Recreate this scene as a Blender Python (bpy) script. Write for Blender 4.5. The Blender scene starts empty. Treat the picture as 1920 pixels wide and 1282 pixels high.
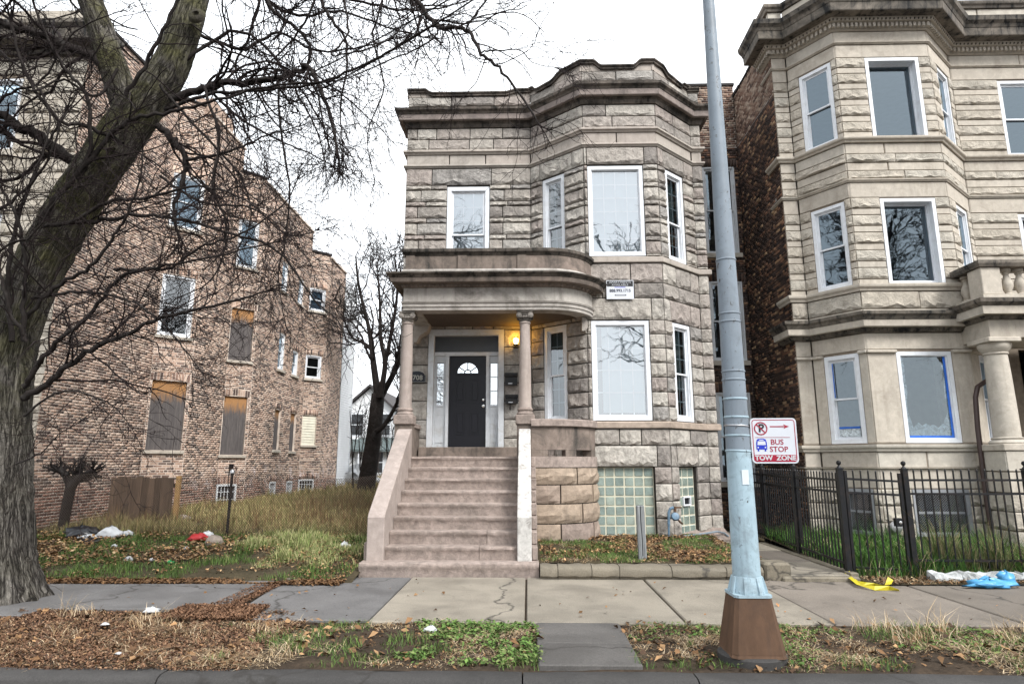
import bpy, math, random
import numpy as np
from mathutils import Matrix, Vector

sc = bpy.context.scene
random.seed(11)
RNG = np.random.default_rng(11)

# ------------------------------------------------------------------ camera, sky, sun, exposure
CAM_H = 1.65
PITCH, YAW, FPX = math.radians(10.84), math.radians(1.4), 1185.0
cam_data = bpy.data.cameras.new("camera")
cam = bpy.data.objects.new("camera", cam_data)
sc.collection.objects.link(cam)
cam.location = (0, 0, CAM_H)
cam.rotation_euler = (math.radians(90) + PITCH, 0, YAW)
cam_data.sensor_width = 36.0
cam_data.lens = FPX / 1920.0 * 36.0
cam_data.clip_start, cam_data.clip_end = 0.1, 2000.0
sc.camera = cam

SUN_EL, SUN_AZ = math.radians(46), math.radians(142)      # azimuth clockwise from +Y: behind the camera, to the right
world = bpy.data.worlds.new("World")
sc.world = world
world.use_nodes = True
_n = world.node_tree.nodes
_l = world.node_tree.links
for x in list(_n): _n.remove(x)
_sky = _n.new("ShaderNodeTexSky"); _sky.sky_type = 'NISHITA'; _sky.sun_disc = False
_sky.sun_elevation = SUN_EL; _sky.sun_rotation = SUN_AZ; _sky.dust_density = 3.0; _sky.air_density = 1.0
_tc = _n.new("ShaderNodeTexCoord")
_ns = _n.new("ShaderNodeTexNoise"); _ns.inputs["Scale"].default_value = 1.6; _ns.inputs["Detail"].default_value = 5
_l.new(_tc.outputs["Generated"], _ns.inputs["Vector"])
_cr = _n.new("ShaderNodeValToRGB")
_cr.color_ramp.elements[0].position = 0.3; _cr.color_ramp.elements[0].color = (8.6, 9.1, 9.6, 1)
_cr.color_ramp.elements[1].position = 0.7; _cr.color_ramp.elements[1].color = (10.2, 10.4, 10.6, 1)
_l.new(_ns.outputs["Fac"], _cr.inputs["Fac"])
_mx = _n.new("ShaderNodeMix"); _mx.data_type = 'RGBA'; _mx.inputs[0].default_value = 0.9   # overcast cloud deck over the clear sky
_l.new(_sky.outputs["Color"], _mx.inputs[6]); _l.new(_cr.outputs["Color"], _mx.inputs[7])
_bg = _n.new("ShaderNodeBackground"); _bg.inputs["Strength"].default_value = 0.068
_l.new(_mx.outputs[2], _bg.inputs["Color"])
_wo = _n.new("ShaderNodeOutputWorld"); _l.new(_bg.outputs["Background"], _wo.inputs["Surface"])

sun_d = bpy.data.lights.new("sun", 'SUN')
sun_d.energy = 1.5; sun_d.angle = math.radians(24); sun_d.color = (1.0, 0.985, 0.96)
sun = bpy.data.objects.new("sun", sun_d); sc.collection.objects.link(sun)
_sd = Vector((math.sin(SUN_AZ) * math.cos(SUN_EL), math.cos(SUN_AZ) * math.cos(SUN_EL), math.sin(SUN_EL)))
sun.rotation_euler = _sd.to_track_quat('Z', 'Y').to_euler()
sun.location = (0, -20, 30)

sc.view_settings.view_transform = 'Standard'
sc.view_settings.look = 'None'
sc.view_settings.exposure = 1.72
sc.view_settings.gamma = 1.0
sc.view_settings.use_curve_mapping = False

# ------------------------------------------------------------------ helpers
def at(px, py, Y):
    """world point on the plane y = Y that the photograph shows at pixel (px, py)"""
    a = (px - 960) / FPX; b = (641 - py) / FPX
    y = math.cos(PITCH) - b * math.sin(PITCH); z = math.sin(PITCH) + b * math.cos(PITCH)
    X = a * math.cos(YAW) - y * math.sin(YAW); Yd = a * math.sin(YAW) + y * math.cos(YAW)
    t = Y / Yd
    return Vector((X * t, Y, CAM_H + z * t))

W = {}
def link(o, parent=None, M=None):
    sc.collection.objects.link(o)
    M = M.copy() if M is not None else Matrix.Identity(4)
    if parent is not None:
        o.parent = parent
        o.matrix_parent_inverse = W[parent.name].inverted()
    o.matrix_basis = M
    W[o.name] = M
    return o

def tag(o, label=None, cat=None, group=None, kind=None):
    if label: o['label'] = label
    if cat: o['category'] = cat
    if group: o['group'] = group
    if kind: o['kind'] = kind
    return o

def empty(name, loc, label=None, cat=None, group=None, parent=None):
    o = bpy.data.objects.new(name, None)
    o.empty_display_size = 0.2
    link(o, parent, Matrix.Translation(Vector(loc)))
    return tag(o, label, cat, group)

def copy_tree(o, M, parent=None):
    """copy a thing with its parts; M = world offset matrix of the copy"""
    c = o.copy(); sc.collection.objects.link(c)
    if parent is not None: c.parent = parent
    else: c.matrix_basis = M @ o.matrix_basis
    W[c.name] = M @ W[o.name]
    for ch in o.children: copy_tree(ch, M, c)
    return c

def mesh_arrays(name, V, F, mats, midx=None, smooth=False):
    V = np.asarray(V, dtype=np.float32).reshape(-1, 3); F = np.asarray(F, dtype=np.int32)
    me = bpy.data.meshes.new(name)
    n, k = F.shape
    me.vertices.add(len(V)); me.vertices.foreach_set("co", V.ravel())
    me.loops.add(n * k); me.loops.foreach_set("vertex_index", F.ravel())
    me.polygons.add(n)
    me.polygons.foreach_set("loop_start", np.arange(0, n * k, k, dtype=np.int32))
    me.polygons.foreach_set("loop_total", np.full(n, k, dtype=np.int32))
    if midx is not None: me.polygons.foreach_set("material_index", np.asarray(midx, dtype=np.int32))
    if smooth: me.polygons.foreach_set("use_smooth", np.ones(n, dtype=bool))
    for m in mats: me.materials.append(m)
    me.update(calc_edges=True)
    return me

def face_attr(me, name, vals):
    a = me.attributes.new(name, 'FLOAT', 'FACE'); a.data.foreach_set("value", np.asarray(vals, dtype=np.float32))

def face_col(me, name, cols):
    a = me.attributes.new(name, 'FLOAT_COLOR', 'FACE')
    c = np.ones((len(cols), 4), dtype=np.float32); c[:, :3] = cols
    a.data.foreach_set("color", c.ravel())

def obj_arrays(name, V, F, mats, parent=None, M=None, smooth=False):
    o = bpy.data.objects.new(name, mesh_arrays(name, V, F, mats, None, smooth))
    return link(o, parent, M)

class MB:
    def __init__(s): s.v = []; s.f = []; s.m = []
    def add(s, vs, fs, m=0):
        b = len(s.v); s.v += [tuple(p) for p in vs]
        for f in fs: s.f.append(tuple(i + b for i in f)); s.m.append(m)
        return s
    def quad(s, a, b, c, d, m=0): return s.add([a, b, c, d], [(0, 1, 2, 3)], m)
    def box(s, x0, x1, y0, y1, z0, z1, m=0, bev=0.0):
        if bev > 0:
            e = bev
            ring = lambda z, i: [(x0 + i, y0 + i, z), (x1 - i, y0 + i, z), (x1 - i, y1 - i, z), (x0 + i, y1 - i, z)]
            # chamfered box: cross section octagon in plan
            def octo(z, i):
                return [(x0 + e + i, y0 + i, z), (x1 - e - i, y0 + i, z), (x1 - i, y0 + e + i, z), (x1 - i, y1 - e - i, z),
                        (x1 - e - i, y1 - i, z), (x0 + e + i, y1 - i, z), (x0 + i, y1 - e - i, z), (x0 + i, y0 + e + i, z)]
            L = octo(z0, e) + octo(z0 + e, 0) + octo(z1 - e, 0) + octo(z1, e)
            fs = [tuple(range(7, -1, -1)), tuple(range(24, 32))]
            for r in range(3):
                for k in range(8):
                    a = r * 8 + k; b = r * 8 + (k + 1) % 8
                    fs.append((a, b, b + 8, a + 8))
            return s.add(L, fs, m)
        v = [(x0, y0, z0), (x1, y0, z0), (x1, y1, z0), (x0, y1, z0), (x0, y0, z1), (x1, y0, z1), (x1, y1, z1), (x0, y1, z1)]
        return s.add(v, [(0, 3, 2, 1), (4, 5, 6, 7), (0, 1, 5, 4), (1, 2, 6, 5), (2, 3, 7, 6), (3, 0, 4, 7)], m)
    def prism(s, poly, z0, z1, m=0):
        n = len(poly)
        v = [(x, y, z0) for x, y in poly] + [(x, y, z1) for x, y in poly]
        fs = [tuple(range(n - 1, -1, -1)), tuple(range(n, 2 * n))] + [(i, (i + 1) % n, (i + 1) % n + n, i + n) for i in range(n)]
        return s.add(v, fs, m)
    def extr(s, poly, y0, y1, m=0):
        """polygon in (x, z), extruded in y"""
        n = len(poly)
        v = [(x, y0, z) for x, z in poly] + [(x, y1, z) for x, z in poly]
        fs = [tuple(range(n)), tuple(range(2 * n - 1, n - 1, -1))] + [((i + 1) % n, i, i + n, (i + 1) % n + n) for i in range(n)]
        return s.add(v, fs, m)
    def tube(s, pts, r, n=8, m=0, caps=True):
        pts = [Vector(p) for p in pts]; k = len(pts)
        rs = r if isinstance(r, (list, tuple)) else [r] * k
        vs = []; nrm = None
        for i in range(k):
            t = (pts[min(i + 1, k - 1)] - pts[max(i - 1, 0)])
            if t.length < 1e-9: t = Vector((0, 0, 1))
            t.normalize()
            if nrm is None:
                nrm = t.orthogonal().normalized()
            nrm = (nrm - t * nrm.dot(t))
            if nrm.length < 1e-6: nrm = t.orthogonal()
            nrm.normalize(); bb = t.cross(nrm)
            for j in range(n):
                a = 2 * math.pi * j / n
                vs.append(pts[i] + (nrm * math.cos(a) + bb * math.sin(a)) * rs[i])
        fs = []
        for i in range(k - 1):
            for j in range(n):
                fs.append((i * n + j, i * n + (j + 1) % n, (i + 1) * n + (j + 1) % n, (i + 1) * n + j))
        if caps: fs += [tuple(range(n - 1, -1, -1)), tuple(range((k - 1) * n, k * n))]
        return s.add(vs, fs, m)
    def lathe(s, prof, c=(0, 0, 0), n=20, m=0):
        vs = []; fs = []
        for r, z in prof:
            for j in range(n):
                a = 2 * math.pi * j / n
                vs.append((c[0] + r * math.cos(a), c[1] + r * math.sin(a), c[2] + z))
        for i in range(len(prof) - 1):
            for j in range(n):
                fs.append((i * n + j, i * n + (j + 1) % n, (i + 1) * n + (j + 1) % n, (i + 1) * n + j))
        fs += [tuple(range(n - 1, -1, -1)), tuple(range((len(prof) - 1) * n, len(prof) * n))]
        return s.add(vs, fs, m)
    def build(s, name, mats, parent=None, M=None, smooth=False, auto=None):
        me = bpy.data.meshes.new(name)
        me.from_pydata(s.v, [], s.f)
        if not isinstance(mats, (list, tuple)): mats = [mats]
        for m in mats: me.materials.append(m)
        if any(s.m): me.polygons.foreach_set("material_index", s.m)
        if smooth or auto:
            me.polygons.foreach_set("use_smooth", [True] * len(me.polygons))
            if auto: me.set_sharp_from_angle(angle=math.radians(auto))
        me.update()
        return link(bpy.data.objects.new(name, me), parent, M)

def frame(p0, p1, z=0.0):
    """local x along the wall left to right, local y INTO the wall, z up"""
    d = Vector((p1[0] - p0[0], p1[1] - p0[1], 0)).normalized()
    i = Vector((-d.y, d.x, 0))
    M = Matrix.Identity(4)
    for r in range(3):
        M[r][0] = d[r]; M[r][1] = i[r]; M[r][2] = (0, 0, 1)[r]
    M[0][3], M[1][3], M[2][3] = p0[0], p0[1], z
    return M
def flen(p0, p1): return math.hypot(p1[0] - p0[0], p1[1] - p0[1])
def T(x, y, z): return Matrix.Translation((x, y, z))
def S(x, y, z): return Matrix.Diagonal((x, y, z, 1))

def offset_path(P, off):
    """offset a plan polyline outward (to the right of its direction: towards -y for left to right) with mitres"""
    out = []
    n = len(P)
    for i in range(n):
        ns = []
        if i > 0: d = Vector((P[i][0] - P[i-1][0], P[i][1] - P[i-1][1])).normalized(); ns.append(Vector((d.y, -d.x)))
        if i < n - 1: d = Vector((P[i+1][0] - P[i][0], P[i+1][1] - P[i][1])).normalized(); ns.append(Vector((d.y, -d.x)))
        if len(ns) == 1: o = ns[0] * off
        else:
            b = ns[0] + ns[1]
            o = b * (off / (1 + ns[0].dot(ns[1])))
        out.append((P[i][0] + o.x, P[i][1] + o.y))
    return out

def sweep_parts(name, P, prof, mat, parent, merge=None, seg=None):
    """moulding: profile [(out, z)] closed loop swept along plan P, one object per run of segments"""
    rings = [offset_path(P, o) for o, z in prof]
    k = len(prof)
    if seg is None: seg = [[i] for i in range(len(P) - 1)]
    objs = []
    for run in seg:
        mb = MB()
        idx = [run[0]] + [i + 1 for i in run]
        vs = []
        for i in idx:
            for j in range(k): vs.append((rings[j][i][0], rings[j][i][1], prof[j][1]))
        fs = []
        for a in range(len(idx) - 1):
            for j in range(k):
                fs.append((a * k + j, a * k + (j + 1) % k, (a + 1) * k + (j + 1) % k, (a + 1) * k + j))
        fs += [tuple(range(k - 1, -1, -1)), tuple(range((len(idx) - 1) * k, len(idx) * k))]
        mb.add(vs, fs)
        objs.append(mb.build(name, mat, parent))
    return objs

def wall_panel(mb, M, w, z0, z1, openings, thick=0.3, y=0.03, m=0, x0=0.0):
    """backing wall with real holes; openings (u0, u1, za, zb)"""
    xs = sorted({x0, w} | {o[0] for o in openings} | {o[1] for o in openings})
    zs = sorted({z0, z1} | {max(z0, min(z1, o[2])) for o in openings} | {max(z0, min(z1, o[3])) for o in openings})
    P = lambda x, yy, z: tuple(M @ Vector((x, yy, z)))
    for a, b in zip(xs[:-1], xs[1:]):
        for c, d in zip(zs[:-1], zs[1:]):
            cx, cz = (a + b) / 2, (c + d) / 2
            if any(o[0] < cx < o[1] and o[2] < cz < o[3] for o in openings): continue
            mb.quad(P(a, y, c), P(b, y, c), P(b, y, d), P(a, y, d), m)
            mb.quad(P(b, y + thick, c), P(a, y + thick, c), P(a, y + thick, d), P(b, y + thick, d), m)
    for o in openings:
        a, b, c, d = o
        y2 = y + thick
        mb.quad(P(a, y, c), P(a, y2, c), P(b, y2, c), P(b, y, c), m)
        mb.quad(P(a, y2, d), P(a, y, d), P(b, y, d), P(b, y2, d), m)
        mb.quad(P(a, y2, c), P(a, y, c), P(a, y, d), P(a, y2, d), m)
        mb.quad(P(b, y, c), P(b, y2, c), P(b, y2, d), P(b, y, d), m)

# ------------------------------------------------------------------ material helpers
class NT:
    def __init__(s, name):
        s.mat = bpy.data.materials.new(name); s.mat.use_nodes = True
        s.t = s.mat.node_tree; s.t.nodes.clear()
        s.out = s.t.nodes.new("ShaderNodeOutputMaterial")
    def n(s, typ, **kw):
        nd = s.t.nodes.new(typ)
        for k, v in kw.items():
            if k in nd.inputs: s.set(nd.inputs[k], v)
            else: setattr(nd, k, v)
        return nd
    def set(s, sock, v):
        if hasattr(v, "links") or isinstance(v, bpy.types.NodeSocket): s.t.links.new(v, sock)
        else:
            if isinstance(v, tuple) and len(v) == 3 and sock.type == 'RGBA': v = (*v, 1)
            sock.default_value = v
    def noise(s, vec, scale, detail=6, rough=0.6, dist=0.0):
        return s.n("ShaderNodeTexNoise", Vector=vec, Scale=scale, Detail=detail, Roughness=rough, Distortion=dist).outputs["Fac"]
    def ramp(s, fac, stops, interp='LINEAR'):
        nd = s.n("ShaderNodeValToRGB"); s.t.links.new(fac, nd.inputs[0]); r = nd.color_ramp; r.interpolation = interp
        while len(r.elements) < len(stops): r.elements.new(0.5)
        for e, (p, c) in zip(r.elements, stops):
            e.position = p; e.color = (*c, 1) if isinstance(c, tuple) else (c, c, c, 1)
        return nd.outputs["Color"]
    def mix(s, fac, a, b, mode='MIX'):
        nd = s.n("ShaderNodeMix", data_type='RGBA', blend_type=mode)
        s.set(nd.inputs[0], fac); s.set(nd.inputs[6], a); s.set(nd.inputs[7], b)
        return nd.outputs[2]
    def math(s, op, a, b=0.0, clamp=False):
        nd = s.n("ShaderNodeMath", operation=op, use_clamp=clamp); s.set(nd.inputs[0], a); s.set(nd.inputs[1], b)
        return nd.outputs[0]
    def pos(s): return s.n("ShaderNodeNewGeometry").outputs["Position"]
    def scaled(s, vec, sx, sy, sz):
        nd = s.n("ShaderNodeMapping"); s.set(nd.inputs["Vector"], vec); nd.inputs["Scale"].default_value = (sx, sy, sz)
        return nd.outputs["Vector"]
    def rnd(s): return s.n("ShaderNodeObjectInfo").outputs["Random"]
    def attr(s, name, out="Fac"): return s.n("ShaderNodeAttribute", attribute_name=name).outputs[out]
    def bump(s, h, strength=0.5, dist=0.02):
        return s.n("ShaderNodeBump", Height=h, Strength=strength, Distance=dist).outputs["Normal"]
    def bsdf(s, color, rough=0.8, normal=None, spec=0.3, metal=0.0, **kw):
        b = s.n("ShaderNodeBsdfPrincipled")
        s.set(b.inputs["Base Color"], color); s.set(b.inputs["Roughness"], rough); s.set(b.inputs["Metallic"], metal)
        s.set(b.inputs["Specular IOR Level"], spec)
        if normal is not None: s.set(b.inputs["Normal"], normal)
        for k, v in kw.items(): s.set(b.inputs[k], v)
        s.t.links.new(b.outputs[0], s.out.inputs[0])
        return b

def stone_mat(name, cols, mott=0.35, mscale=7.0, dirt=(0.05, 0.045, 0.04), dirt_amt=0.5, dlo=0.52, dhi=0.72, streak=0.25, bump=0.7, bdist=0.025, rough=0.88, fine=45.0):
    t = NT(name); p = t.pos()
    base = t.ramp(t.rnd(), cols)
    n1 = t.noise(p, mscale, 9, 0.68, 0.4)
    shade = t.ramp(n1, [(0.25, 1 - mott), (0.5, 0.92), (0.75, 1 + mott * 0.7)])
    col = t.mix(1.0, base, shade, 'MULTIPLY')
    n2 = t.noise(p, 1.5, 8, 0.7, 0.8)
    st = t.noise(t.scaled(p, 9, 9, 0.8), 1.0, 5, 0.6)
    d = t.math('ADD', t.math('MULTIPLY', t.ramp(n2, [(dlo, 0.0), (dhi, 1.0)]), dirt_amt), t.math('MULTIPLY', t.ramp(st, [(0.52, 0.0), (0.75, 1.0)]), streak), True)
    col = t.mix(d, col, dirt)
    speck = t.noise(p, fine, 4, 0.75)
    col = t.mix(t.ramp(speck, [(0.58, 0.0), (0.72, 0.45)]), col, t.mix(1.0, col, (0.45, 0.43, 0.4), 'MULTIPLY'))
    h = t.math('ADD', t.math('MULTIPLY', n1, 1.0), t.math('MULTIPLY', speck, 0.35))
    t.bsdf(col, rough, t.bump(h, bump, bdist), 0.25)
    return t.mat

def brick_mat(name, stops, mott=0.3, bump=0.5, base=False):
    t = NT(name); p = t.pos()
    r = t.math('FRACT', t.math('ADD', t.attr("rnd"), t.rnd()))
    bc = t.ramp(r, stops)
    n1 = t.noise(p, 16, 6, 0.7)
    col = t.mix(1.0, bc, t.ramp(n1, [(0.25, 1 - mott), (0.75, 1 + mott)]), 'MULTIPLY')
    n2 = t.noise(p, 0.55, 6, 0.65, 0.5)
    col = t.mix(1.0, col, t.ramp(n2, [(0.35, 0.6), (0.5, 1.0), (0.68, 1.18)]), 'MULTIPLY')
    n3 = t.noise(t.scaled(p, 2.2, 2.2, 0.35), 1.0, 6, 0.7, 0.4)
    col = t.mix(t.ramp(n3, [(0.55, 0.0), (0.75, 0.45)]), col, (0.05, 0.04, 0.036))
    if base:      # dull red wash and flaking whitewash along the foot of the wall
        z = t.n("ShaderNodeSeparateXYZ", Vector=p).outputs["Z"]; nz = t.noise(p, 1.8, 6, 0.7)
        zz = t.math('ADD', z, t.math('MULTIPLY', nz, 1.1))
        col = t.mix(t.ramp(t.math('MULTIPLY', zz, 0.2), [(0.3, 0.75), (0.36, 0.0)]), col, t.mix(1.0, bc, (0.5, 0.3, 0.27), 'MULTIPLY'))
        band = t.math('MULTIPLY', t.ramp(t.math('MULTIPLY', z, 0.2), [(0.14, 0.0), (0.2, 1.0), (0.28, 1.0), (0.33, 0.0)]), t.ramp(t.noise(p, 2.6, 7, 0.72, 0.6), [(0.54, 0.0), (0.6, 1.0)]))
        y = t.n("ShaderNodeSeparateXYZ", Vector=p).outputs["Y"]
        col = t.mix(t.math('MULTIPLY', band, t.ramp(t.math('MULTIPLY', y, 0.02), [(0.36, 0.0), (0.38, 1.0)])), col, (0.55, 0.46, 0.44))
    t.bsdf(col, 0.9, t.bump(t.noise(p, 60, 5, 0.7), bump, 0.008), 0.2)
    return t.mat

def plain_mat(name, color, rough=0.6, spec=0.4, metal=0.0, var=0.15, nscale=5.0, bump=0.0, dirt=None, dirt_amt=0.4, bscale=40.0, objvar=0.0, stretch=None, specks=None):
    t = NT(name); p = t.pos()
    if stretch: p = t.scaled(p, *stretch)
    n1 = t.noise(p, nscale, 7, 0.65)
    col = t.mix(1.0, color, t.ramp(n1, [(0.28, 1 - var), (0.72, 1 + var)]), 'MULTIPLY')
    if objvar: col = t.mix(1.0, col, t.ramp(t.rnd(), [(0.0, 1 - objvar), (1.0, 1 + objvar)]), 'MULTIPLY')
    if dirt:
        n2 = t.noise(p, nscale * 0.6 + 0.5, 8, 0.72, 0.6)
        col = t.mix(t.math('MULTIPLY', t.ramp(n2, [(0.5, 0.0), (0.68, 1.0)]), dirt_amt), col, dirt)
    if specks:
        s1 = t.noise(t.scaled(p, 1, 1, .5), 26, 5, .75, .5); s2 = t.noise(p, 3.0, 4, .6)
        col = t.mix(t.math('MULTIPLY', t.ramp(s1, [(.6, 0.0), (.64, 1.0)]), t.ramp(s2, [(.42, 0.0), (.58, 1.0)])), col, specks)
        s3 = t.noise(t.scaled(p, 14, 14, .7), 1.0, 4, .6); col = t.mix(t.ramp(s3, [(.58, 0.0), (.75, .3)]), col, specks)
    nrm = t.bump(t.noise(p, bscale, 6, 0.65), bump, 0.01) if bump else None
    t.bsdf(col, rough, nrm, spec, metal)
    return t.mat

def glass_mat(name, tint=(0.75, 0.8, 0.82), refl=0.3, ripple=0.03, gtint=(0.93, 0.97, 1.0)):
    t = NT(name); p = t.pos()
    fr = t.n("ShaderNodeFresnel", IOR=1.5).outputs[0]
    fac = t.math('ADD', t.math('MULTIPLY', fr, 1.6), refl, True)
    tr = t.n("ShaderNodeBsdfTransparent", Color=(*tint, 1))
    gl = t.n("ShaderNodeBsdfGlossy", Color=(*gtint, 1), Roughness=0.015)
    t.set(gl.inputs["Normal"], t.bump(t.noise(p, 2.2, 2, 0.5), ripple, 0.05))
    mx = t.n("ShaderNodeMixShader"); t.set(mx.inputs[0], fac)
    t.t.links.new(tr.outputs[0], mx.inputs[1]); t.t.links.new(gl.outputs[0], mx.inputs[2])
    t.t.links.new(mx.outputs[0], t.out.inputs[0])
    return t.mat

# ------------------------------------------------------------------ materials
M_ROCK = stone_mat("greystone_rock_face", [(0.0, (0.26, 0.235, 0.215)), (0.25, (0.4, 0.365, 0.325)), (0.45, (0.35, 0.3, 0.272)), (0.6, (0.43, 0.395, 0.35)), (0.85, (0.5, 0.465, 0.415)), (1.0, (0.31, 0.292, 0.275))], mott=0.46, mscale=9, dirt_amt=0.55, streak=0.25, bump=1.0, bdist=0.05)
M_SMOOTH = stone_mat("greystone_dressed", [(0.0, (0.36, 0.315, 0.28)), (0.5, (0.42, 0.37, 0.325)), (1.0, (0.39, 0.355, 0.315))], mott=0.2, dirt_amt=0.45, bump=0.25, bdist=0.01)
M_WEATHER = stone_mat("sooty_cornice_stone", [(0.0, (0.24, 0.2, 0.17)), (1.0, (0.3, 0.25, 0.21))], mott=0.3, dirt=(0.025, 0.023, 0.02), dirt_amt=0.92, dlo=0.18, dhi=0.6, streak=0.6, bump=0.4, mscale=14)
M_PORCH = stone_mat("porch_limestone", [(0.0, (0.38, 0.35, 0.32)), (1.0, (0.44, 0.41, 0.37))], mott=0.25, dirt=(0.07, 0.06, 0.05), dirt_amt=0.7, dlo=0.47, dhi=0.68, streak=0.35, bump=0.3, bdist=0.012)
M_PARAPET = stone_mat("porch_parapet_brownish_stone", [(0.0, (0.19, 0.155, 0.13)), (1.0, (0.24, 0.19, 0.16))], mott=0.35, dirt=(0.05, 0.045, 0.04), dirt_amt=0.8, dlo=0.44, dhi=0.66, streak=0.5, bump=0.3, bdist=0.012)
M_STEP = stone_mat("pinkish_step_stone", [(0.0, (0.27, 0.218, 0.19)), (1.0, (0.33, 0.27, 0.238))], mott=0.5, dirt=(0.11, 0.095, 0.08), dirt_amt=0.6, bump=0.8, bdist=0.02, streak=0.1, mscale=9)
M_CHEEK = stone_mat("worn_pink_cheek_stone", [(0.0, (0.35, 0.29, 0.26)), (1.0, (0.38, 0.32, 0.288))], mott=0.25, dirt_amt=0.3, bump=0.4, bdist=0.012, streak=0.1)
M_CHEEKW = plain_mat("worn_white_paint_on_stone", (0.47, 0.455, 0.43), 0.8, 0.2, var=0.3, nscale=9, dirt=(0.16, 0.14, 0.125), dirt_amt=0.85, bump=0.3)
M_COL = stone_mat("column_stone", [(0.0, (0.34, 0.285, 0.255)), (1.0, (0.38, 0.32, 0.285))], mott=0.15, dirt_amt=0.3, bump=0.15, bdist=0.008, streak=0.35)
M_CAP = stone_mat("carved_capital_stone", [(0.0, (0.34, 0.31, 0.28)), (1.0, (0.38, 0.34, 0.3))], dirt_amt=0.8, dlo=0.4, dhi=0.6)
M_MORTAR = plain_mat("grey_mortar", (0.05, 0.045, 0.04), 0.95, 0.1, var=0.3, nscale=8, bump=0.4)
M_WHITE = plain_mat("white_window_frame", (0.66, 0.68, 0.71), 0.4, 0.4, var=0.07, nscale=7, dirt=(0.35, 0.33, 0.3), dirt_amt=0.25)
M_WOODW = plain_mat("chipped_white_door_paint", (0.6, 0.62, 0.64), 0.5, 0.4, var=0.08, nscale=6, dirt=(0.3, 0.26, 0.2), dirt_amt=0.4)
M_DOOR = plain_mat("near_black_door_paint", (0.0075, 0.0075, 0.012), 0.4, 0.3, var=0.15)
M_DOOR2 = plain_mat("dark_transom_board", (0.03, 0.032, 0.035), 0.35, 0.5, var=0.25, nscale=3)
M_GLASS = glass_mat("window_glass", (0.97, 0.99, 1.0), refl=0.27)
M_GLASSD = glass_mat("dark_window_glass", (0.6, 0.68, 0.7), refl=0.1)
M_GLASSC = glass_mat("clear_window_glass", (0.88, 0.93, 0.95), refl=0.07, gtint=(0.8, 0.92, 1.0))
M_GLASSB = glass_mat("bluish_window_glass", (0.45, 0.55, 0.62), refl=0.07, gtint=(0.72, 0.88, 1.0))
M_BLIND = plain_mat("pale_window_blind", (0.54, 0.62, 0.66), 0.7, 0.2, var=0.03)
M_CURT = plain_mat("grey_green_curtain", (0.2, 0.25, 0.255), 0.8, 0.1, var=0.2, nscale=14, stretch=(3, 3, .2))
M_SCREEN = plain_mat("dark_insect_screen", (0.012, 0.013, 0.016), 0.7, 0.15)
M_ROOM = plain_mat("interior_plaster", (0.3, 0.28, 0.25), 0.9, 0.1)
M_BLACK = plain_mat("black_painted_iron", (0.007, 0.0075, 0.009), 0.42, 0.3, var=0.3, nscale=12, dirt=(0.06, 0.035, 0.022), dirt_amt=0.35)
M_STEEL = plain_mat("dull_steel", (0.45, 0.45, 0.46), 0.4, 0.5, 0.8)
M_CHROME = plain_mat("bright_door_hardware", (0.8, 0.8, 0.78), 0.18, 0.5, 1.0, var=0.03)
M_ROOF = plain_mat("tar_roof", (0.04, 0.04, 0.042), 0.9, 0.2)
M_LIME = stone_mat("buff_limestone_rock_face", [(0.0, (0.43, 0.385, 0.32)), (0.5, (0.49, 0.44, 0.37)), (1.0, (0.46, 0.425, 0.365))], mott=0.34, dirt=(0.1, 0.085, 0.065), dirt_amt=0.4, streak=0.2, bump=1.0, bdist=0.045)
M_LIMES = stone_mat("buff_limestone_dressed", [(0.0, (0.44, 0.395, 0.335)), (0.5, (0.49, 0.44, 0.372)), (1.0, (0.46, 0.425, 0.368))], mott=0.2, dirt=(0.15, 0.12, 0.09), dirt_amt=0.4, streak=0.25, bump=0.2, bdist=0.008)
M_LIMEM = plain_mat("buff_mortar", (0.2, 0.165, 0.13), 0.95, 0.1, var=0.25, nscale=8)
M_LIMED = stone_mat("sooty_limestone_cornice", [(0.0, (0.3, 0.26, 0.21)), (1.0, (0.34, 0.29, 0.24))], mott=0.25, dirt=(0.02, 0.02, 0.02), dirt_amt=0.9, dlo=0.2, dhi=0.62, streak=0.6, bump=0.35, mscale=14)
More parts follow.
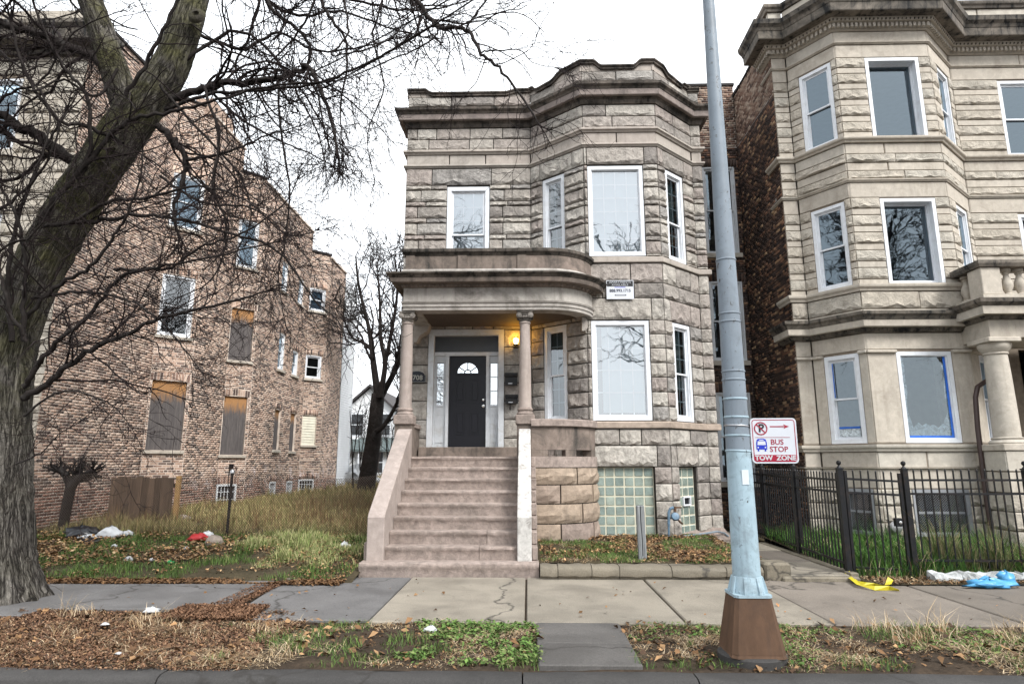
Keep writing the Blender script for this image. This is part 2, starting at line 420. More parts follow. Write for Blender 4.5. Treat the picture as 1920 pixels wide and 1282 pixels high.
# ------------------------------------------------------------------ stone blocks
def rock_mesh(nx, seed, mat, amp=1.0):
    r = random.Random(seed)
    zs = [0, 0.15, 0.4, 0.92, 1]
    prof = [0.004, 0.040, 0.034, 0.026, 0.002]
    vs = []; fs = []
    for k, z in enumerate(zs):
        for i in range(nx + 1):
            x = i / nx
            ed = 0.35 if i in (0, nx) else 1.0
            d = prof[k] * amp * ed * r.uniform(*((0.55, 1.5) if k < 3 else (0.75, 1.2)))
            zz = z + ((r.uniform(-.1, .13) if k == 1 else r.uniform(-.1, .12) if k == 2 else r.uniform(-.03, .03)) if 0 < k < 4 else 0)
            xx = x + (r.uniform(-.25, .25) / nx if 0 < i < nx and 0 < k < 4 else 0)
            vs.append((xx, -d, max(0, min(1, zz))))
    nr = len(zs)
    for k in range(nr - 1):
        for i in range(nx):
            a = k * (nx + 1) + i; b = a + 1; c = b + nx + 1; d = a + nx + 1
            if r.random() < .5: fs += [(a, b, c), (a, c, d)]
            else: fs += [(a, b, d), (b, c, d)]
    b = len(vs); D = 0.1
    vs += [(0, D, 0), (1, D, 0), (1, D, 1), (0, D, 1)]
    L = [k * (nx + 1) for k in range(nr)]; R = [k * (nx + 1) + nx for k in range(nr)]
    fs.append(tuple([b] + L[::1] + [b + 3])); fs.append(tuple([b + 2] + R[::-1] + [b + 1]))
    fs.append(tuple([b + 1] + list(range(nx, -1, -1)) + [b]))
    t = (nr - 1) * (nx + 1)
    fs.append(tuple([b + 3] + list(range(t, t + nx + 1)) + [b + 2]))
    me = bpy.data.meshes.new("stone_block"); me.from_pydata(vs, [], fs); me.materials.append(mat); me.update()
    return me

def smooth_mesh(mat, c=0.012):
    D = 0.1
    vs = []
    for y, i in ((D, 0), (c, 0), (0, c)):
        vs += [(i, y, i), (1 - i, y, i), (1 - i, y, 1 - i), (i, y, 1 - i)]
    fs = []
    for r in range(2):
        for k in range(4):
            a = r * 4 + k; b2 = r * 4 + (k + 1) % 4
            fs.append((a, b2, b2 + 4, a + 4))
    fs.append((8, 9, 10, 11))
    me = bpy.data.meshes.new("dressed_stone"); me.from_pydata(vs, [], fs); me.materials.append(mat); me.update()
    return me

_BM = {}
def block(parent, M, u0, u1, z0, z1, kind='rock', mat=None, name='stone_block', gap=0.0105, y=0.0, amp=1.0):
    w, h = u1 - u0 - 2 * gap, z1 - z0 - 2 * gap
    if w < 0.02 or h < 0.02: return None
    if kind == 'rock':
        nx = 3 if w < 0.3 else 5 if w < 0.5 else 7 if w < 0.8 else 10 if w < 1.3 else 14
        key = (kind, mat.name, nx, amp)
        if key not in _BM: _BM[key] = [rock_mesh(nx, nx * 100 + s, mat, amp) for s in range(9)]
        me = random.choice(_BM[key])
        sx = random.random() < 0
    else:
        key = (kind, mat.name)
        if key not in _BM: _BM[key] = [smooth_mesh(mat)]
        me = _BM[key][0]
    o = bpy.data.objects.new(name, me)
    yy = y + random.uniform(-.006, .006)
    return link(o, parent, M @ T(u0 + gap, yy, z0 + gap) @ S(w, 1, h))

def lay(parent, M, u0, u1, courses, openings=(), wr=(0.35, 0.8), kind='rock', mat=None, name='stone_block', joints=None, amp=1.0):
    """courses of blocks between u0 and u1, cut by openings (ua, ub, za, zb)"""
    for ci, (z0, z1) in enumerate(courses):
        spans = [(u0, u1)]
        for (a, b, c, d) in openings:
            if min(z1, d) - max(z0, c) > 0.03:
                ns = []
                for s0, s1 in spans:
                    if b <= s0 or a >= s1: ns.append((s0, s1)); continue
                    if a - s0 > 0.03: ns.append((s0, a))
                    if s1 - b > 0.03: ns.append((b, s1))
                spans = ns
        for s0, s1 in spans:
            L = s1 - s0
            if joints and ci in joints: cuts = [s0] + [j for j in joints[ci] if s0 < j < s1] + [s1]
            elif L < wr[1] * 1.15: cuts = [s0, s1]
            else:
                n = max(2, round(L / random.uniform(*wr)))
                f = [random.uniform(0.65, 1.35) for _ in range(n)]
                if ci % 2: f[0] *= 0.6
                t = sum(f); acc = s0; cuts = [s0]
                for q in f: acc += q / t * L; cuts.append(acc)
                cuts[-1] = s1
            for a, b in zip(cuts[:-1], cuts[1:]): block(parent, M, a, b, z0, z1, kind, mat, name, amp=amp)

# ------------------------------------------------------------------ windows
def make_window(parent, M, w, h, style='hung', fw=0.09, grid=None, glass=None, blind=None, inset=0.05, split=0.5, mat=None, bmat=None, glass2=None, grid2=None, label=None, fdepth=0.12, sill=False):
    """M: lower left corner of the opening, x along, y into the wall. window > sash, pane, muntin_grid, window_blind"""
    mat = mat or M_WHITE; glass = glass or M_GLASS
    mb = MB()
    y0, y1 = inset - 0.035, inset + fdepth
    mb.box(0.004, fw, y0, y1, 0.004, h - 0.004); mb.box(w - fw, w - 0.004, y0, y1, 0.004, h - 0.004)
    mb.box(fw, w - fw, y0, y1, 0.004, fw); mb.box(fw, w - fw, y0, y1, h - fw, h - 0.004)
    # inner lip
    e = fw + 0.02
    mb.box(fw, e, y0 + 0.03, y1 - .01, fw, h - fw); mb.box(w - e, w - fw, y0 + 0.03, y1 - .01, fw, h - fw)
    mb.box(e, w - e, y0 + 0.03, y1 - .01, fw, e); mb.box(e, w - e, y0 + 0.03, y1 - .01, h - e, h - fw)
    win = mb.build("window", mat, parent, M)
    if label: win['label'] = label
    def grid_obj(x0, x1, z0, z1, nx, nz, y):
        g = MB(); t = 0.011
        for i in range(1, nx):
            x = x0 + (x1 - x0) * i / nx; g.box(x - t, x + t, y, y + 0.012, z0, z1)
        for k in range(1, nz):
            z = z0 + (z1 - z0) * k / nz; g.box(x0, x1, y + 0.002, y + 0.010, z - t, z + t)
        g.build("muntin_grid", mat, win, M)
    def pane(x0, x1, z0, z1, y, gm):
        MB().quad((x0, y, z0), (x1, y, z0), (x1, y, z1), (x0, y, z1)).build("pane", gm, win, M)
    if style == 'fixed':
        pane(e, w - e, e, h - e, inset + 0.03, glass)
        if grid: grid_obj(e, w - e, e, h - e, grid[0], grid[1], inset + 0.036)
    else:
        zm = e + (h - 2 * e) * split
        for k, (a, b, yy) in enumerate(((e, zm + 0.02, inset + 0.055), (zm - 0.02, h - e, inset + 0.015))):
            sb = MB(); r = 0.035
            sb.box(e, e + r, yy, yy + 0.03, a, b); sb.box(w - e - r, w - e, yy, yy + 0.03, a, b)
            sb.box(e + r, w - e - r, yy, yy + 0.03, a, a + r); sb.box(e + r, w - e - r, yy, yy + 0.03, b - r, b)
            sb.build("sash", mat, win, M)
            gm = glass if k else (glass2 or glass)
            pane(e + r, w - e - r, a + r, b - r, yy + 0.012, gm)
            gr = grid if k else (grid2 if grid2 is not None else grid)
            if gr: grid_obj(e + r, w - e - r, a + r, b - r, gr[0], gr[1], yy + 0.016)
    if blind:
        b = MB(); x0, x1 = e + blind[0] * (w - 2 * e), e + blind[1] * (w - 2 * e)
        z0, z1 = e + blind[2] * (h - 2 * e), e + blind[3] * (h - 2 * e)
        n = max(4, int((z1 - z0) / 0.035))
        for i in range(n):
            z = z0 + (z1 - z0) * i / n; dz = (z1 - z0) / n
            b.quad((x0, inset + 0.135, z), (x1, inset + 0.135, z), (x1, inset + 0.125, z + dz * 1.02), (x0, inset + 0.125, z + dz * 1.02))
        b.build("window_blind", bmat or M_BLIND, win, M)
    return win

# ================================================================== THE GREYSTONE HOUSE
HX0, HX1 = -2.85, 4.12
HP = [(HX0, 13.9), (0.1, 13.9), (1.25, 12.95), (2.87, 12.95), (3.88, 13.9), (HX1, 13.9)]
house = empty("greystone_house", (0.6, 13.9, 0.2), "two-storey grey rock-faced stone house with a round-cornered entrance porch and a bay front", "house")
F = [frame(HP[i], HP[i + 1]) for i in range(5)]
FL = [flen(HP[i], HP[i + 1]) for i in range(5)]

ZW2 = (5.99, 8.06); ZW1 = (2.50, 4.58)
op = [[] for _ in range(5)]
op[0] = [(0.985, 1.985, 5.99, 8.04), (0.64, 2.33, 1.99, 4.6)]
op[1] = [(0.34, 0.96, *ZW2), (0.34, 0.96, *ZW1)]
cu = 0.085
op[2] = [(cu, cu + 1.21, *ZW2), (cu, cu + 1.21, *ZW1), (cu, cu + 1.2, 0.235, 1.575)]
op[3] = [(0.28, 0.96, *ZW2), (0.28, 0.94, *ZW1), (0.26, 0.92, 0.215, 1.565)]
core = MB()
for i in range(5): wall_panel(core, F[i], FL[i], 0.0, 10.35, op[i], 0.3, 0.028)
# side and rear walls, roof, floors, inner partition
def poly_in(off): return offset_path(HP, -off)
body = poly_in(0.03)
core.quad((HX0 + .03, 13.93, 0), (HX0 + .03, 13.93, 10.2), (HX0 + .03, 25, 10.2), (HX0 + .03, 25, 0))
core.quad((HX1 - .03, 13.93, 0), (HX1 - .03, 25, 0), (HX1 - .03, 25, 10.2), (HX1 - .03, 13.93, 10.2))
core.quad((HX0 + .03, 25, 0), (HX0 + .03, 25, 10.2), (HX1 - .03, 25, 10.2), (HX1 - .03, 25, 0))
core.build("wall", M_MORTAR, house)
inn = offset_path(HP, -0.36)
rm = MB()
for z in (1.6, 5.2, 9.3): rm.prism([*inn, (HX1 - .1, 24.9), (HX0 + .1, 24.9)], z, z + 0.25)
rm.box(HX0 + .1, HX1 - .1, 17.0, 17.1, 0, 1.58); rm.box(HX0 + .1, HX1 - .1, 17.0, 17.1, 1.87, 5.18); rm.box(HX0 + .1, HX1 - .1, 17.0, 17.1, 5.47, 9.28)
rm.build("inner_floors", M_ROOM, house)
MB().prism([*offset_path(HP, -0.31), (HX1 - .08, 24.95), (HX0 + .08, 24.95)], 9.8, 10.0).build("roof", M_ROOF, house)

C2 = []; z = 8.075
for k in range(5): C2 += [(z - .125, z), (z - .41, z - .125)]; z -= .41
C2.append((5.965, z))
# left wall, second floor
lay(house, F[0], 0, FL[0], [(8.075, 8.495)], mat=M_ROCK, joints={0: [0.62, 2.02]}, name="lintel_stone")
lay(house, F[0], 0, FL[0], C2, op[0], (0.4, 0.7), mat=M_ROCK)
for i in (1, 2, 3, 4):
    j = {1: [0.28, 1.2], 2: [0.07, 1.33], 3: [0.2, 1.02], 4: []}[i]
    lay(house, F[i], 0, FL[i], [(8.085, 8.495)], mat=M_ROCK, joints={0: j}, name="lintel_stone")
    lay(house, F[i], 0, FL[i], C2, op[i], (0.3, 0.55), mat=M_ROCK)
    # between the floors
    lay(house, F[i], 0, FL[i], [(5.39, 5.83), (5.06, 5.39)], [], (0.45, 0.95), mat=M_ROCK)
    lay(house, F[i], 0, FL[i], [(4.59, 5.06)], [], mat=M_ROCK, joints={0: {1: [0.3, 1.1], 2: [1.36], 3: [0.22, 1.0], 4: []}[i]}, name="lintel_stone")
    z = 4.59; cs = []
    for k in range(7): cs.append((z - 2.11 / 7, z)); z -= 2.11 / 7
    lay(house, F[i], 0, FL[i], cs, op[i], (0.3, 0.5), mat=M_ROCK)
    # basement courses
    lay(house, F[i], 0, FL[i], [(2.0, 2.335)], [], (0.5, 0.85), mat=M_ROCK)
    lay(house, F[i], 0, FL[i], [(1.58, 2.0)], [], mat=M_ROCK, joints={0: {1: [0.6], 2: [1.35], 3: [0.2, 0.98], 4: []}[i]}, name="lintel_stone")
    lay(house, F[i], 0, FL[i], [(1.25, 1.58), (0.915, 1.25), (0.58, 0.915), (0.235, 0.58)], op[i], (0.25, 0.45), mat=M_ROCK)
# door wall of the porch
lay(house, F[0], 0, FL[0], [(4.6, 5.1)], [], (0.5, 0.9), mat=M_ROCK, name="lintel_stone")
lay(house, F[0], 0, FL[0], [(1.78 + .403 * k, 1.78 + .403 * (k + 1)) for k in range(7)], op[0], (0.5, 0.8), mat=M_ROCK, amp=0.7)
# rock courses under the cornice, parapet
for i in range(5):
    lay(house, F[i], 0, FL[i], [(8.955, 9.24), (9.245, 9.525)], [], (0.6, 1.0), mat=M_ROCK, amp=0.6)
    lay(house, F[i], 0, FL[i], [(8.585, 8.845)], [], (0.9, 1.3), kind='smooth', mat=M_SMOOTH, name="dressed_band_stone")
    lay(house, F[i], 0, FL[i], [(9.945, 10.11)], [], (0.9, 1.3), kind='smooth', mat=M_SMOOTH, name="parapet_stone")
    lay(house, F[i], 0, FL[i], [(10.115, 10.36)], [], (0.7, 1.2), mat=M_ROCK, name="parapet_stone", amp=0.6)
HPR = [(HX0, 14.6)] + HP + [(HX1, 14.6)]
ringed = lambda prof: prof
def molding(z0, z1, out, top=0.01):
    h = z1 - z0
    return [(-.05, z0), (out * .35, z0), (out * .6, z0 + h * .35), (out, z0 + h * .5), (out, z0 + h * .85), (out * .8, z1), (-.05, z1 + top * 0)]
sweep_parts("string_course", HPR, molding(8.845, 8.95, 0.075), M_SMOOTH, house)
sweep_parts("string_course", HPR, molding(8.50, 8.58, 0.06), M_SMOOTH, house)
sweep_parts("architrave_molding", HPR, [(-.05, 9.53), (.03, 9.53), (.05, 9.57), (.06, 9.62), (.11, 9.66), (-.05, 9.66)], M_WEATHER, house)
M_CORONA = stone_mat("pinkish_corona_stone", [(0.0, (0.25, 0.21, 0.19)), (1.0, (0.3, 0.25, 0.225))], mott=0.3, dirt_amt=0.7)
sweep_parts("cornice_corona", HPR, [(-.05, 9.663), (.17, 9.663), (.18, 9.675), (.19, 9.80), (-.05, 9.80)], M_CORONA, house)
sweep_parts("cornice_crown", HPR, [(-.05, 9.803), (.2, 9.803), (.22, 9.84), (.27, 9.88), (.28, 9.935), (.26, 9.945), (-.05, 9.955)], M_WEATHER, house)
BAYP = HP[1:] + [(HX1, 14.5)]
# sill courses (bay only on the first floor; the second floor sill starts behind the porch parapet)
sweep_parts("sill_course", BAYP, [(-.05, 2.345), (.055, 2.345), (.06, 2.36), (.06, 2.46), (.03, 2.48), (-.05, 2.485)], stone_mat("banded_sill_stone", [(0, (0.36, 0.29, 0.235)), (1, (0.42, 0.34, 0.28))], mott=0.3, streak=0.1), house)
sweep_parts("sill_course", BAYP, [(-.05, 5.835), (.055, 5.835), (.06, 5.85), (.06, 5.94), (.03, 5.96), (-.05, 5.965)], M_SMOOTH, house)
sweep_parts("plinth", BAYP, [(-.05, 0.05), (.09, 0.05), (.09, 0.20), (.05, 0.228), (-.05, 0.23)], M_STEP, house)

# coping with raised horns: heights along each stretch
def rise(M, seq):
    poly = [(seq[0][0], 10.362), (seq[-1][2], 10.362)] + [(s[2], max(10.364, s[3])) for s in reversed(seq)] + [(seq[0][0], max(10.364, seq[0][1]))]
    MB().extr(poly, 0.0, .3).build("parapet_rise", M_SMOOTH, house, M)
def coping(i, knots):
    M = F[i]; L = FL[i]
    us = np.linspace(-0.03, L + 0.03, 40)
    def hz(u):
        ks = knots
        if u <= ks[0][0]: return ks[0][1]
        for (a, za), (b, zb) in zip(ks[:-1], ks[1:]):
            if a <= u <= b:
                t = (u - a) / (b - a + 1e-9); t = t * t * (3 - 2 * t); return za + (zb - za) * t
        return ks[-1][1]
    cp = MB()
    pts = [(u, hz(u)) for u in us]
    prof = [(-.05, -.005), (-.055, .03), (-.085, .055), (-.085, .085), (.38, .085), (.38, -.005)]
    k = len(prof); vs = []; fs = []
    for u, z in pts:
        for y, dz in prof: vs.append((u, y, z + dz))
    n = len(pts)
    for a in range(n - 1):
        for j in range(k): fs.append((a * k + j, (a + 1) * k + j, (a + 1) * k + (j + 1) % k, a * k + (j + 1) % k))
    fs += [tuple(range(k)), tuple(range(n * k - 1, (n - 1) * k - 1, -1))]
    cp.add(vs, fs)
    # one filling per horn
    seq = []
    for (u0, z0), (u1, z1) in zip(pts[:-1], pts[1:]):
        if max(z0, z1) > 10.375: seq.append((u0, z0, u1, z1))
        elif seq: rise(M, seq); seq = []
    if seq: rise(M, seq)
    cp.build("coping_stone", M_WEATHER, house, M)
lo, hi, mid = 10.37, 10.53, 10.44
coping(0, [(0.42, 10.47), (0.56, lo), (FL[0] - 0.62, lo), (FL[0] - 0.3, 10.44), (FL[0], 10.44)])
coping(1, [(0.0, 10.46), (0.1, 10.46), (0.24, 10.35), (0.62, 10.37), (1.0, 10.52), (FL[1], hi)])
coping(2, [(0.26, hi), (0.46, 10.39), (FL[2] - 0.46, 10.39), (FL[2] - 0.26, hi)])
coping(3, [(0.3, hi), (0.55, 10.40), (1.05, 10.36), (1.16, 10.44), (1.3, 10.44)])
coping(4, [(0.1, 10.40)])
"""side faces so the parapet has an end"""
MB().box(HX0, HX0 + .3, 13.92, 24.9, 9.9, 10.4).build("side_parapet", M_MORTAR, house)
MB().box(HX1 - .3, HX1, 13.92, 24.9, 9.9, 10.36).build("side_parapet", M_MORTAR, house)

# windows
def wn(i, k, **kw):
    a, b, c, d = op[i][k]
    return make_window(house, F[i] @ T(a, 0, c), b - a, d - c, **kw)
wn(0, 0, fw=0.1, grid=(3, 3), split=0.42, grid2=(3, 2), glass=M_GLASS, blind=(0, 1, 0, 1))
wn(1, 0, fw=0.085, grid=(2, 3), split=0.42, glass=M_GLASSD, glass2=M_GLASSD, blind=(0, .45, 0, 1), bmat=M_CURT)
wn(2, 0, style='fixed', fw=0.085, grid=(4, 6), blind=(0.0, 1, 0, 1), glass=M_GLASS)
wn(3, 0, fw=0.085, grid=(2, 3), split=0.42, glass=M_GLASSD, blind=(0, 1, .45, 1), bmat=M_CURT)
wn(1, 1, fw=0.085, grid=(2, 3), split=0.48, glass=M_GLASSD, blind=(0, 1, .4, 1), bmat=M_CURT)
wn(2, 1, style='fixed', fw=0.095, grid=(4, 4), blind=(0.12, 1, 0.03, 1), glass=M_GLASS)
wn(3, 1, fw=0.085, grid=(2, 3), split=0.48, glass=M_GLASSD, blind=(0, 1, .3, 1), bmat=M_CURT)

# glass block windows
M_GB = None
def _gb():
    t = NT("wavy_glass_block"); p = t.pos()
    w = t.n("ShaderNodeTexWave", wave_type='BANDS', bands_direction='DIAGONAL', Vector=p, Scale=26.0, Distortion=1.5, Detail=2.0)
    n = t.noise(p, 4, 4, 0.6)
    col = t.mix(1.0, t.ramp(t.rnd(), [(0, (0.17, 0.225, 0.205)), (0.5, (0.22, 0.275, 0.245)), (1, (0.28, 0.325, 0.275))]), t.ramp(w.outputs["Fac"], [(0.2, 0.65), (0.8, 1.35)]), 'MULTIPLY')
    col = t.mix(1.0, col, t.ramp(n, [(0.3, 0.7), (0.7, 1.25)]), 'MULTIPLY')
    t.bsdf(col, 0.12, t.bump(w.outputs["Fac"], 0.6, 0.01), 0.7)
    return t.mat
M_GB = _gb()
M_GROUT = plain_mat("pale_glass_block_grout", (0.5, 0.48, 0.38), 0.9, 0.1)
def glass_blocks(i, k, nx, nz, skip=None):
    a, b, c, d = op[i][k]; w, h = b - a, d - c
    M = F[i] @ T(a, 0, c)
    bk = MB().box(0.01, w - .01, 0.095, 0.2, 0.005, h - .005).build("glass_block_window", M_GROUT, house, M)
    me = None; g = 0.011; cw, ch = (w - .03) / nx, (h - .02) / nz
    mb = MB(); mb.box(0, cw - 2 * g, 0.085, 0.13, 0, ch - 2 * g, bev=0.012)
    for r in range(nz):
        for q in range(nx):
            if skip and (q, r) in skip: continue
            Mo = M @ T(0.015 + q * cw + g, 0, 0.01 + r * ch + g)
            if me is None: o = mb.build("glass_block", M_GB, bk, Mo); me = o.data
            else: link(bpy.data.objects.new("glass_block", me), bk, Mo)
    return bk, M, cw, ch
glass_blocks(2, 2, 6, 7)
gbw, gM, gcw, gch = glass_blocks(3, 2, 3, 7, skip={(1, 3)})
vb = MB(); vx, vz = 0.015 + gcw, 0.01 + 3 * gch
vb.box(vx - .03, vx + gcw + .03, 0.05, 0.09, vz, vz + .03); vb.box(vx - .03, vx + gcw + .03, 0.05, 0.09, vz + gch - .03, vz + gch)
vb.box(vx - .03, vx + .0, 0.05, 0.09, vz + .03, vz + gch - .03); vb.box(vx + gcw, vx + gcw + .03, 0.05, 0.09, vz + .03, vz + gch - .03)
vb.box(vx, vx + gcw, 0.088, 0.1, vz + .03, vz + gch - .03, 1)
vb.build("vent_frame", [M_WHITE, M_SCREEN], gbw, gM)

# ------------------------------------------------------------------ front door, sidelights, transom
D = F[0]
a, b, c, d = op[0][1]                                    # 0.64..2.33, 1.99..4.6  (world x = u - 2.85)
fr = MB()
fr.box(a, a + .12, -0.02, 0.25, c, d); fr.box(b - .12, b, -0.02, 0.25, c, d); fr.box(a + .12, b - .12, -0.02, 0.25, d - .13, d)
fr.box(a + .12, b - .12, 0.08, 0.25, 4.02, 4.1)           # transom bar
fr.box(1.03, 1.095, 0.08, 0.25, c, 4.02); fr.box(1.93, 1.995, 0.08, 0.25, c, 4.02)
fr.build("door_surround", M_WOODW, house, D)
fr = MB(); fr.box(a + .12, b - .12, 0.15, 0.2, 4.1, d - .13)
fr.build("transom_panel", M_DOOR2, house, D)
# door leaf with four sunk panels and a fanlight
leaf = MB(); x0, x1, z0, z1 = 1.1, 1.925, 1.995, 4.015
yd = 0.16
pans = [(x0 + .14, x0 + .36, z0 + .27, z0 + .78), (x0 + .47, x0 + .69, z0 + .27, z0 + .78), (x0 + .14, x0 + .36, z0 + .98, z0 + 1.5), (x0 + .47, x0 + .69, z0 + .98, z0 + 1.5)]
leaf.box(x0, x1, yd, yd + .045, z0, z1)
door = leaf.build("front_door", M_DOOR, house, D)
for (pa, pb, pc, pd) in pans:
    q = MB(); e = .022
    q.box(pa, pb, yd - .012, yd - .001, pc, pc + e); q.box(pa, pb, yd - .012, yd - .001, pd - e, pd)
    q.box(pa, pa + e, yd - .012, yd - .001, pc + e, pd - e); q.box(pb - e, pb, yd - .012, yd - .001, pc + e, pd - e)
    q.box(pa + .05, pb - .05, yd - .009, yd - .001, pc + .05, pd - .05, bev=0.004)
    q.build("door_panel", M_DOOR, door, D)
cx, cz, R1 = (x0 + x1) / 2, z0 + 1.64, 0.265
def arc(r, n, a0=0.0, a1=math.pi): return [(cx + r * math.cos(a0 + (a1 - a0) * k / n), cz + r * math.sin(a0 + (a1 - a0) * k / n)) for k in range(n + 1)]
g = MB(); P = arc(R1 - .03, 16); g.extr(P, yd - .006, yd - .003); g.build("fanlight", glass_mat("fanlight_glass", refl=0.85), door, D)
g = MB(); outer, inner = arc(R1, 16), arc(R1 - .035, 16)
for k in range(16):
    p = [outer[k], outer[k + 1], inner[k + 1], inner[k]]; g.extr(p, yd - .02, yd - .001)
g.box(cx - R1, cx + R1, yd - .02, yd - .001, cz - .035, cz)
for an in (35, 67, 90, 113, 145):
    if an == 90 or an in (35, 145):
        c_, s_ = math.cos(math.radians(an)), math.sin(math.radians(an)); t = .012
        g.extr([(cx + .07 * c_ - t * s_, cz + .07 * s_ + t * c_), (cx + .07 * c_ + t * s_, cz + .07 * s_ - t * c_), (cx + (R1 - .02) * c_ + t * s_, cz + (R1 - .02) * s_ - t * c_), (cx + (R1 - .02) * c_ - t * s_, cz + (R1 - .02) * s_ + t * c_)], yd - .017, yd - .003)
oi, ii = arc(.085, 8), arc(.06, 8)
for k in range(8): g.extr([oi[k], oi[k + 1], ii[k + 1], ii[k]], yd - .016, yd - .003)
g.build("fanlight_bars", M_DOOR, door, D)
for zz, r in ((z0 + 1.04, .03), (z0 + .9, .035)):
    k = MB()
    k.lathe([(r * .6, 0), (r, .006), (r, .014), (r * .45, .02), (r * .45, .035), (r * .8, .045), (r * .85, .06), (r * .4, .072)], n=14)
    k.build("door_knob", M_CHROME, door, D @ T(x1 - .055, yd, zz) @ Matrix.Rotation(math.radians(90), 4, 'X'), auto=40)
for (s0, s1) in ((a + .12, 1.03), (1.995, b - .12)):
    q = MB(); w = s1 - s0; mx = (s0 + s1) / 2
    q.box(s0, s1, 0.15, 0.19, c, 2.9); q.box(s0, s1, 0.15, 0.19, 3.9, 4.02)
    pw = .075
    q.box(s0, mx - pw - .02, 0.15, 0.19, 2.9, 3.9); q.box(mx + pw + .02, s1, 0.15, 0.19, 2.9, 3.9)
    e = .025
    q.box(mx - pw - .02, mx + pw + .02, .135, .149, 2.88, 2.92); q.box(mx - pw - .02, mx + pw + .02, .135, .149, 3.87, 3.91)
    q.box(mx - pw - .02, mx - pw, .135, .149, 2.92, 3.87); q.box(mx + pw, mx + pw + .02, .135, .149, 2.92, 3.87)
    # raised lower panel
    q.box(s0 + .04, s1 - .04, .138, .149, c + .1, c + .12); q.box(s0 + .04, s1 - .04, .138, .149, 2.7, 2.72)
    q.box(s0 + .04, s0 + .06, .138, .149, c + .12, 2.7); q.box(s1 - .06, s1 - .04, .138, .149, c + .12, 2.7)
    sl = q.build("sidelight", M_WOODW, house, D)
    for k in range(3):
        za = 2.92 + k * .317; MB().quad((mx - pw, .165, za), (mx + pw, .165, za), (mx + pw, .165, za + .3), (mx - pw, .165, za + .3)).build("pane", glass_mat("sidelight_glass", (0.3, .34, .36), refl=0.5) if k == 0 and s0 < 1 else bpy.data.materials["sidelight_glass"], sl, D)
    g = MB()
    for k in (1, 2): g.box(mx - pw, mx + pw, .15, .164, 2.92 + k * .317 - .017, 2.92 + k * .317 - .001)
    g.build("muntin_grid", M_WOODW, sl, D)
# plywood infill above the wall opening interior (keeps the hall dark)
MB().box(a - .1, b + .1, 1.6, 1.65, 1.9, 4.7).build("hall_partition", M_ROOM, house, D)

# ------------------------------------------------------------------ porch
def porch_path(off, y_front=12.15, xl=-2.48, rad=1.05, cxp=0.38, n=14, back=13.9):
    """left return, front, round corner into the bay; off = outward"""
    cyp = y_front + rad
    P = [(xl - off, back), (xl - off, y_front - off)]
    P += [(-1.2, y_front - off), (0.07, y_front - off)]
    R = rad + off
    for k in range(n + 1):
        an = math.radians(92.0 * k / n)
        P.append((cxp + R * math.sin(an), cyp - R * math.cos(an)))
    return P
def porch_ring(name, prof, mat, segs=((0,), (1, 2), tuple(range(3, 18))), y_front=12.15, xl=-2.48, merge=True, parent=None):
    """profile [(out, z)] swept round the porch; one object per stretch"""
    paths = [porch_path(o, y_front, xl) for o, z in prof]
    k = len(prof); N = len(paths[0]); out = []
    for run in segs:
        idx = [i for i in run if i < N - 1]; idx = idx + [idx[-1] + 1]
        vs = [(paths[j][i][0], paths[j][i][1], prof[j][1]) for i in idx for j in range(k)]
        fs = []
        for a_ in range(len(idx) - 1):
            for j in range(k): fs.append((a_ * k + j, a_ * k + (j + 1) % k, (a_ + 1) * k + (j + 1) % k, (a_ + 1) * k + j))
        fs += [tuple(range(k - 1, -1, -1)), tuple(range((len(idx) - 1) * k, len(idx) * k))]
        out.append(MB().add(vs, fs).build(name, mat, parent or house, auto=35))
    return out
# entablature
porch_ring("porch_architrave", [(-.34, 4.63), (-.02, 4.63), (-.02, 4.69), (0.0, 4.70), (0.0, 4.76), (.02, 4.77), (.035, 4.80), (-.34, 4.80)], M_PORCH)
porch_ring("porch_frieze", [(-.34, 4.803), (-.015, 4.803), (-.015, 5.085), (-.34, 5.085)], M_PORCH)
porch_ring("egg_and_dart_bed", [(-.34, 5.088), (.0, 5.088), (.04, 5.12), (.07, 5.15), (-.34, 5.15)], M_PARAPET)
porch_ring("porch_corona", [(-.34, 5.153), (.2, 5.153), (.21, 5.17), (.215, 5.245), (-.34, 5.245)], M_PARAPET)
porch_ring("porch_crown", [(-.34, 5.248), (.225, 5.248), (.245, 5.28), (.29, 5.31), (.295, 5.335), (-.34, 5.36)], M_WEATHER)
porch_ring("parapet_base", [(-.3, 5.363), (.03, 5.363), (.03, 5.44), (.0, 5.475), (-.3, 5.475)], M_PORCH)
porch_ring("parapet_panel", [(-.27, 5.478), (-.03, 5.478), (-.03, 5.76), (-.27, 5.76)], M_PARAPET)
porch_ring("parapet_coping", [(-.3, 5.763), (-.02, 5.763), (0.0, 5.80), (.035, 5.83), (.04, 5.885), (.02, 5.90), (-.3, 5.90)], M_WEATHER)
# eggs along the bed moulding
def _eggs():
    pth = porch_path(.045); L = 0; pts = []
    for (p, q) in zip(pth[1:-1], pth[2:]):
        d = math.hypot(q[0] - p[0], q[1] - p[1]); n = max(1, int(d / .085))
        for k in range(n): t = (k + .5) / n; pts.append((p[0] + (q[0] - p[0]) * t, p[1] + (q[1] - p[1]) * t))
    mb = MB()
    for x, y in pts: mb.lathe([(.006, -.03), (.024, -.02), (.03, 0), (.024, .02), (.006, .03)], (x, y, 5.118), 6)
    o = mb.build("egg_molding", M_PARAPET, house); o['kind'] = 'stuff'
_eggs()
# panel pilasters on the parapet
for x in (-2.35, -1.3, -0.1): MB().box(x - .09, x + .09, 12.15, 12.2, 5.478, 5.758).build("parapet_pilaster", M_PARAPET, house)
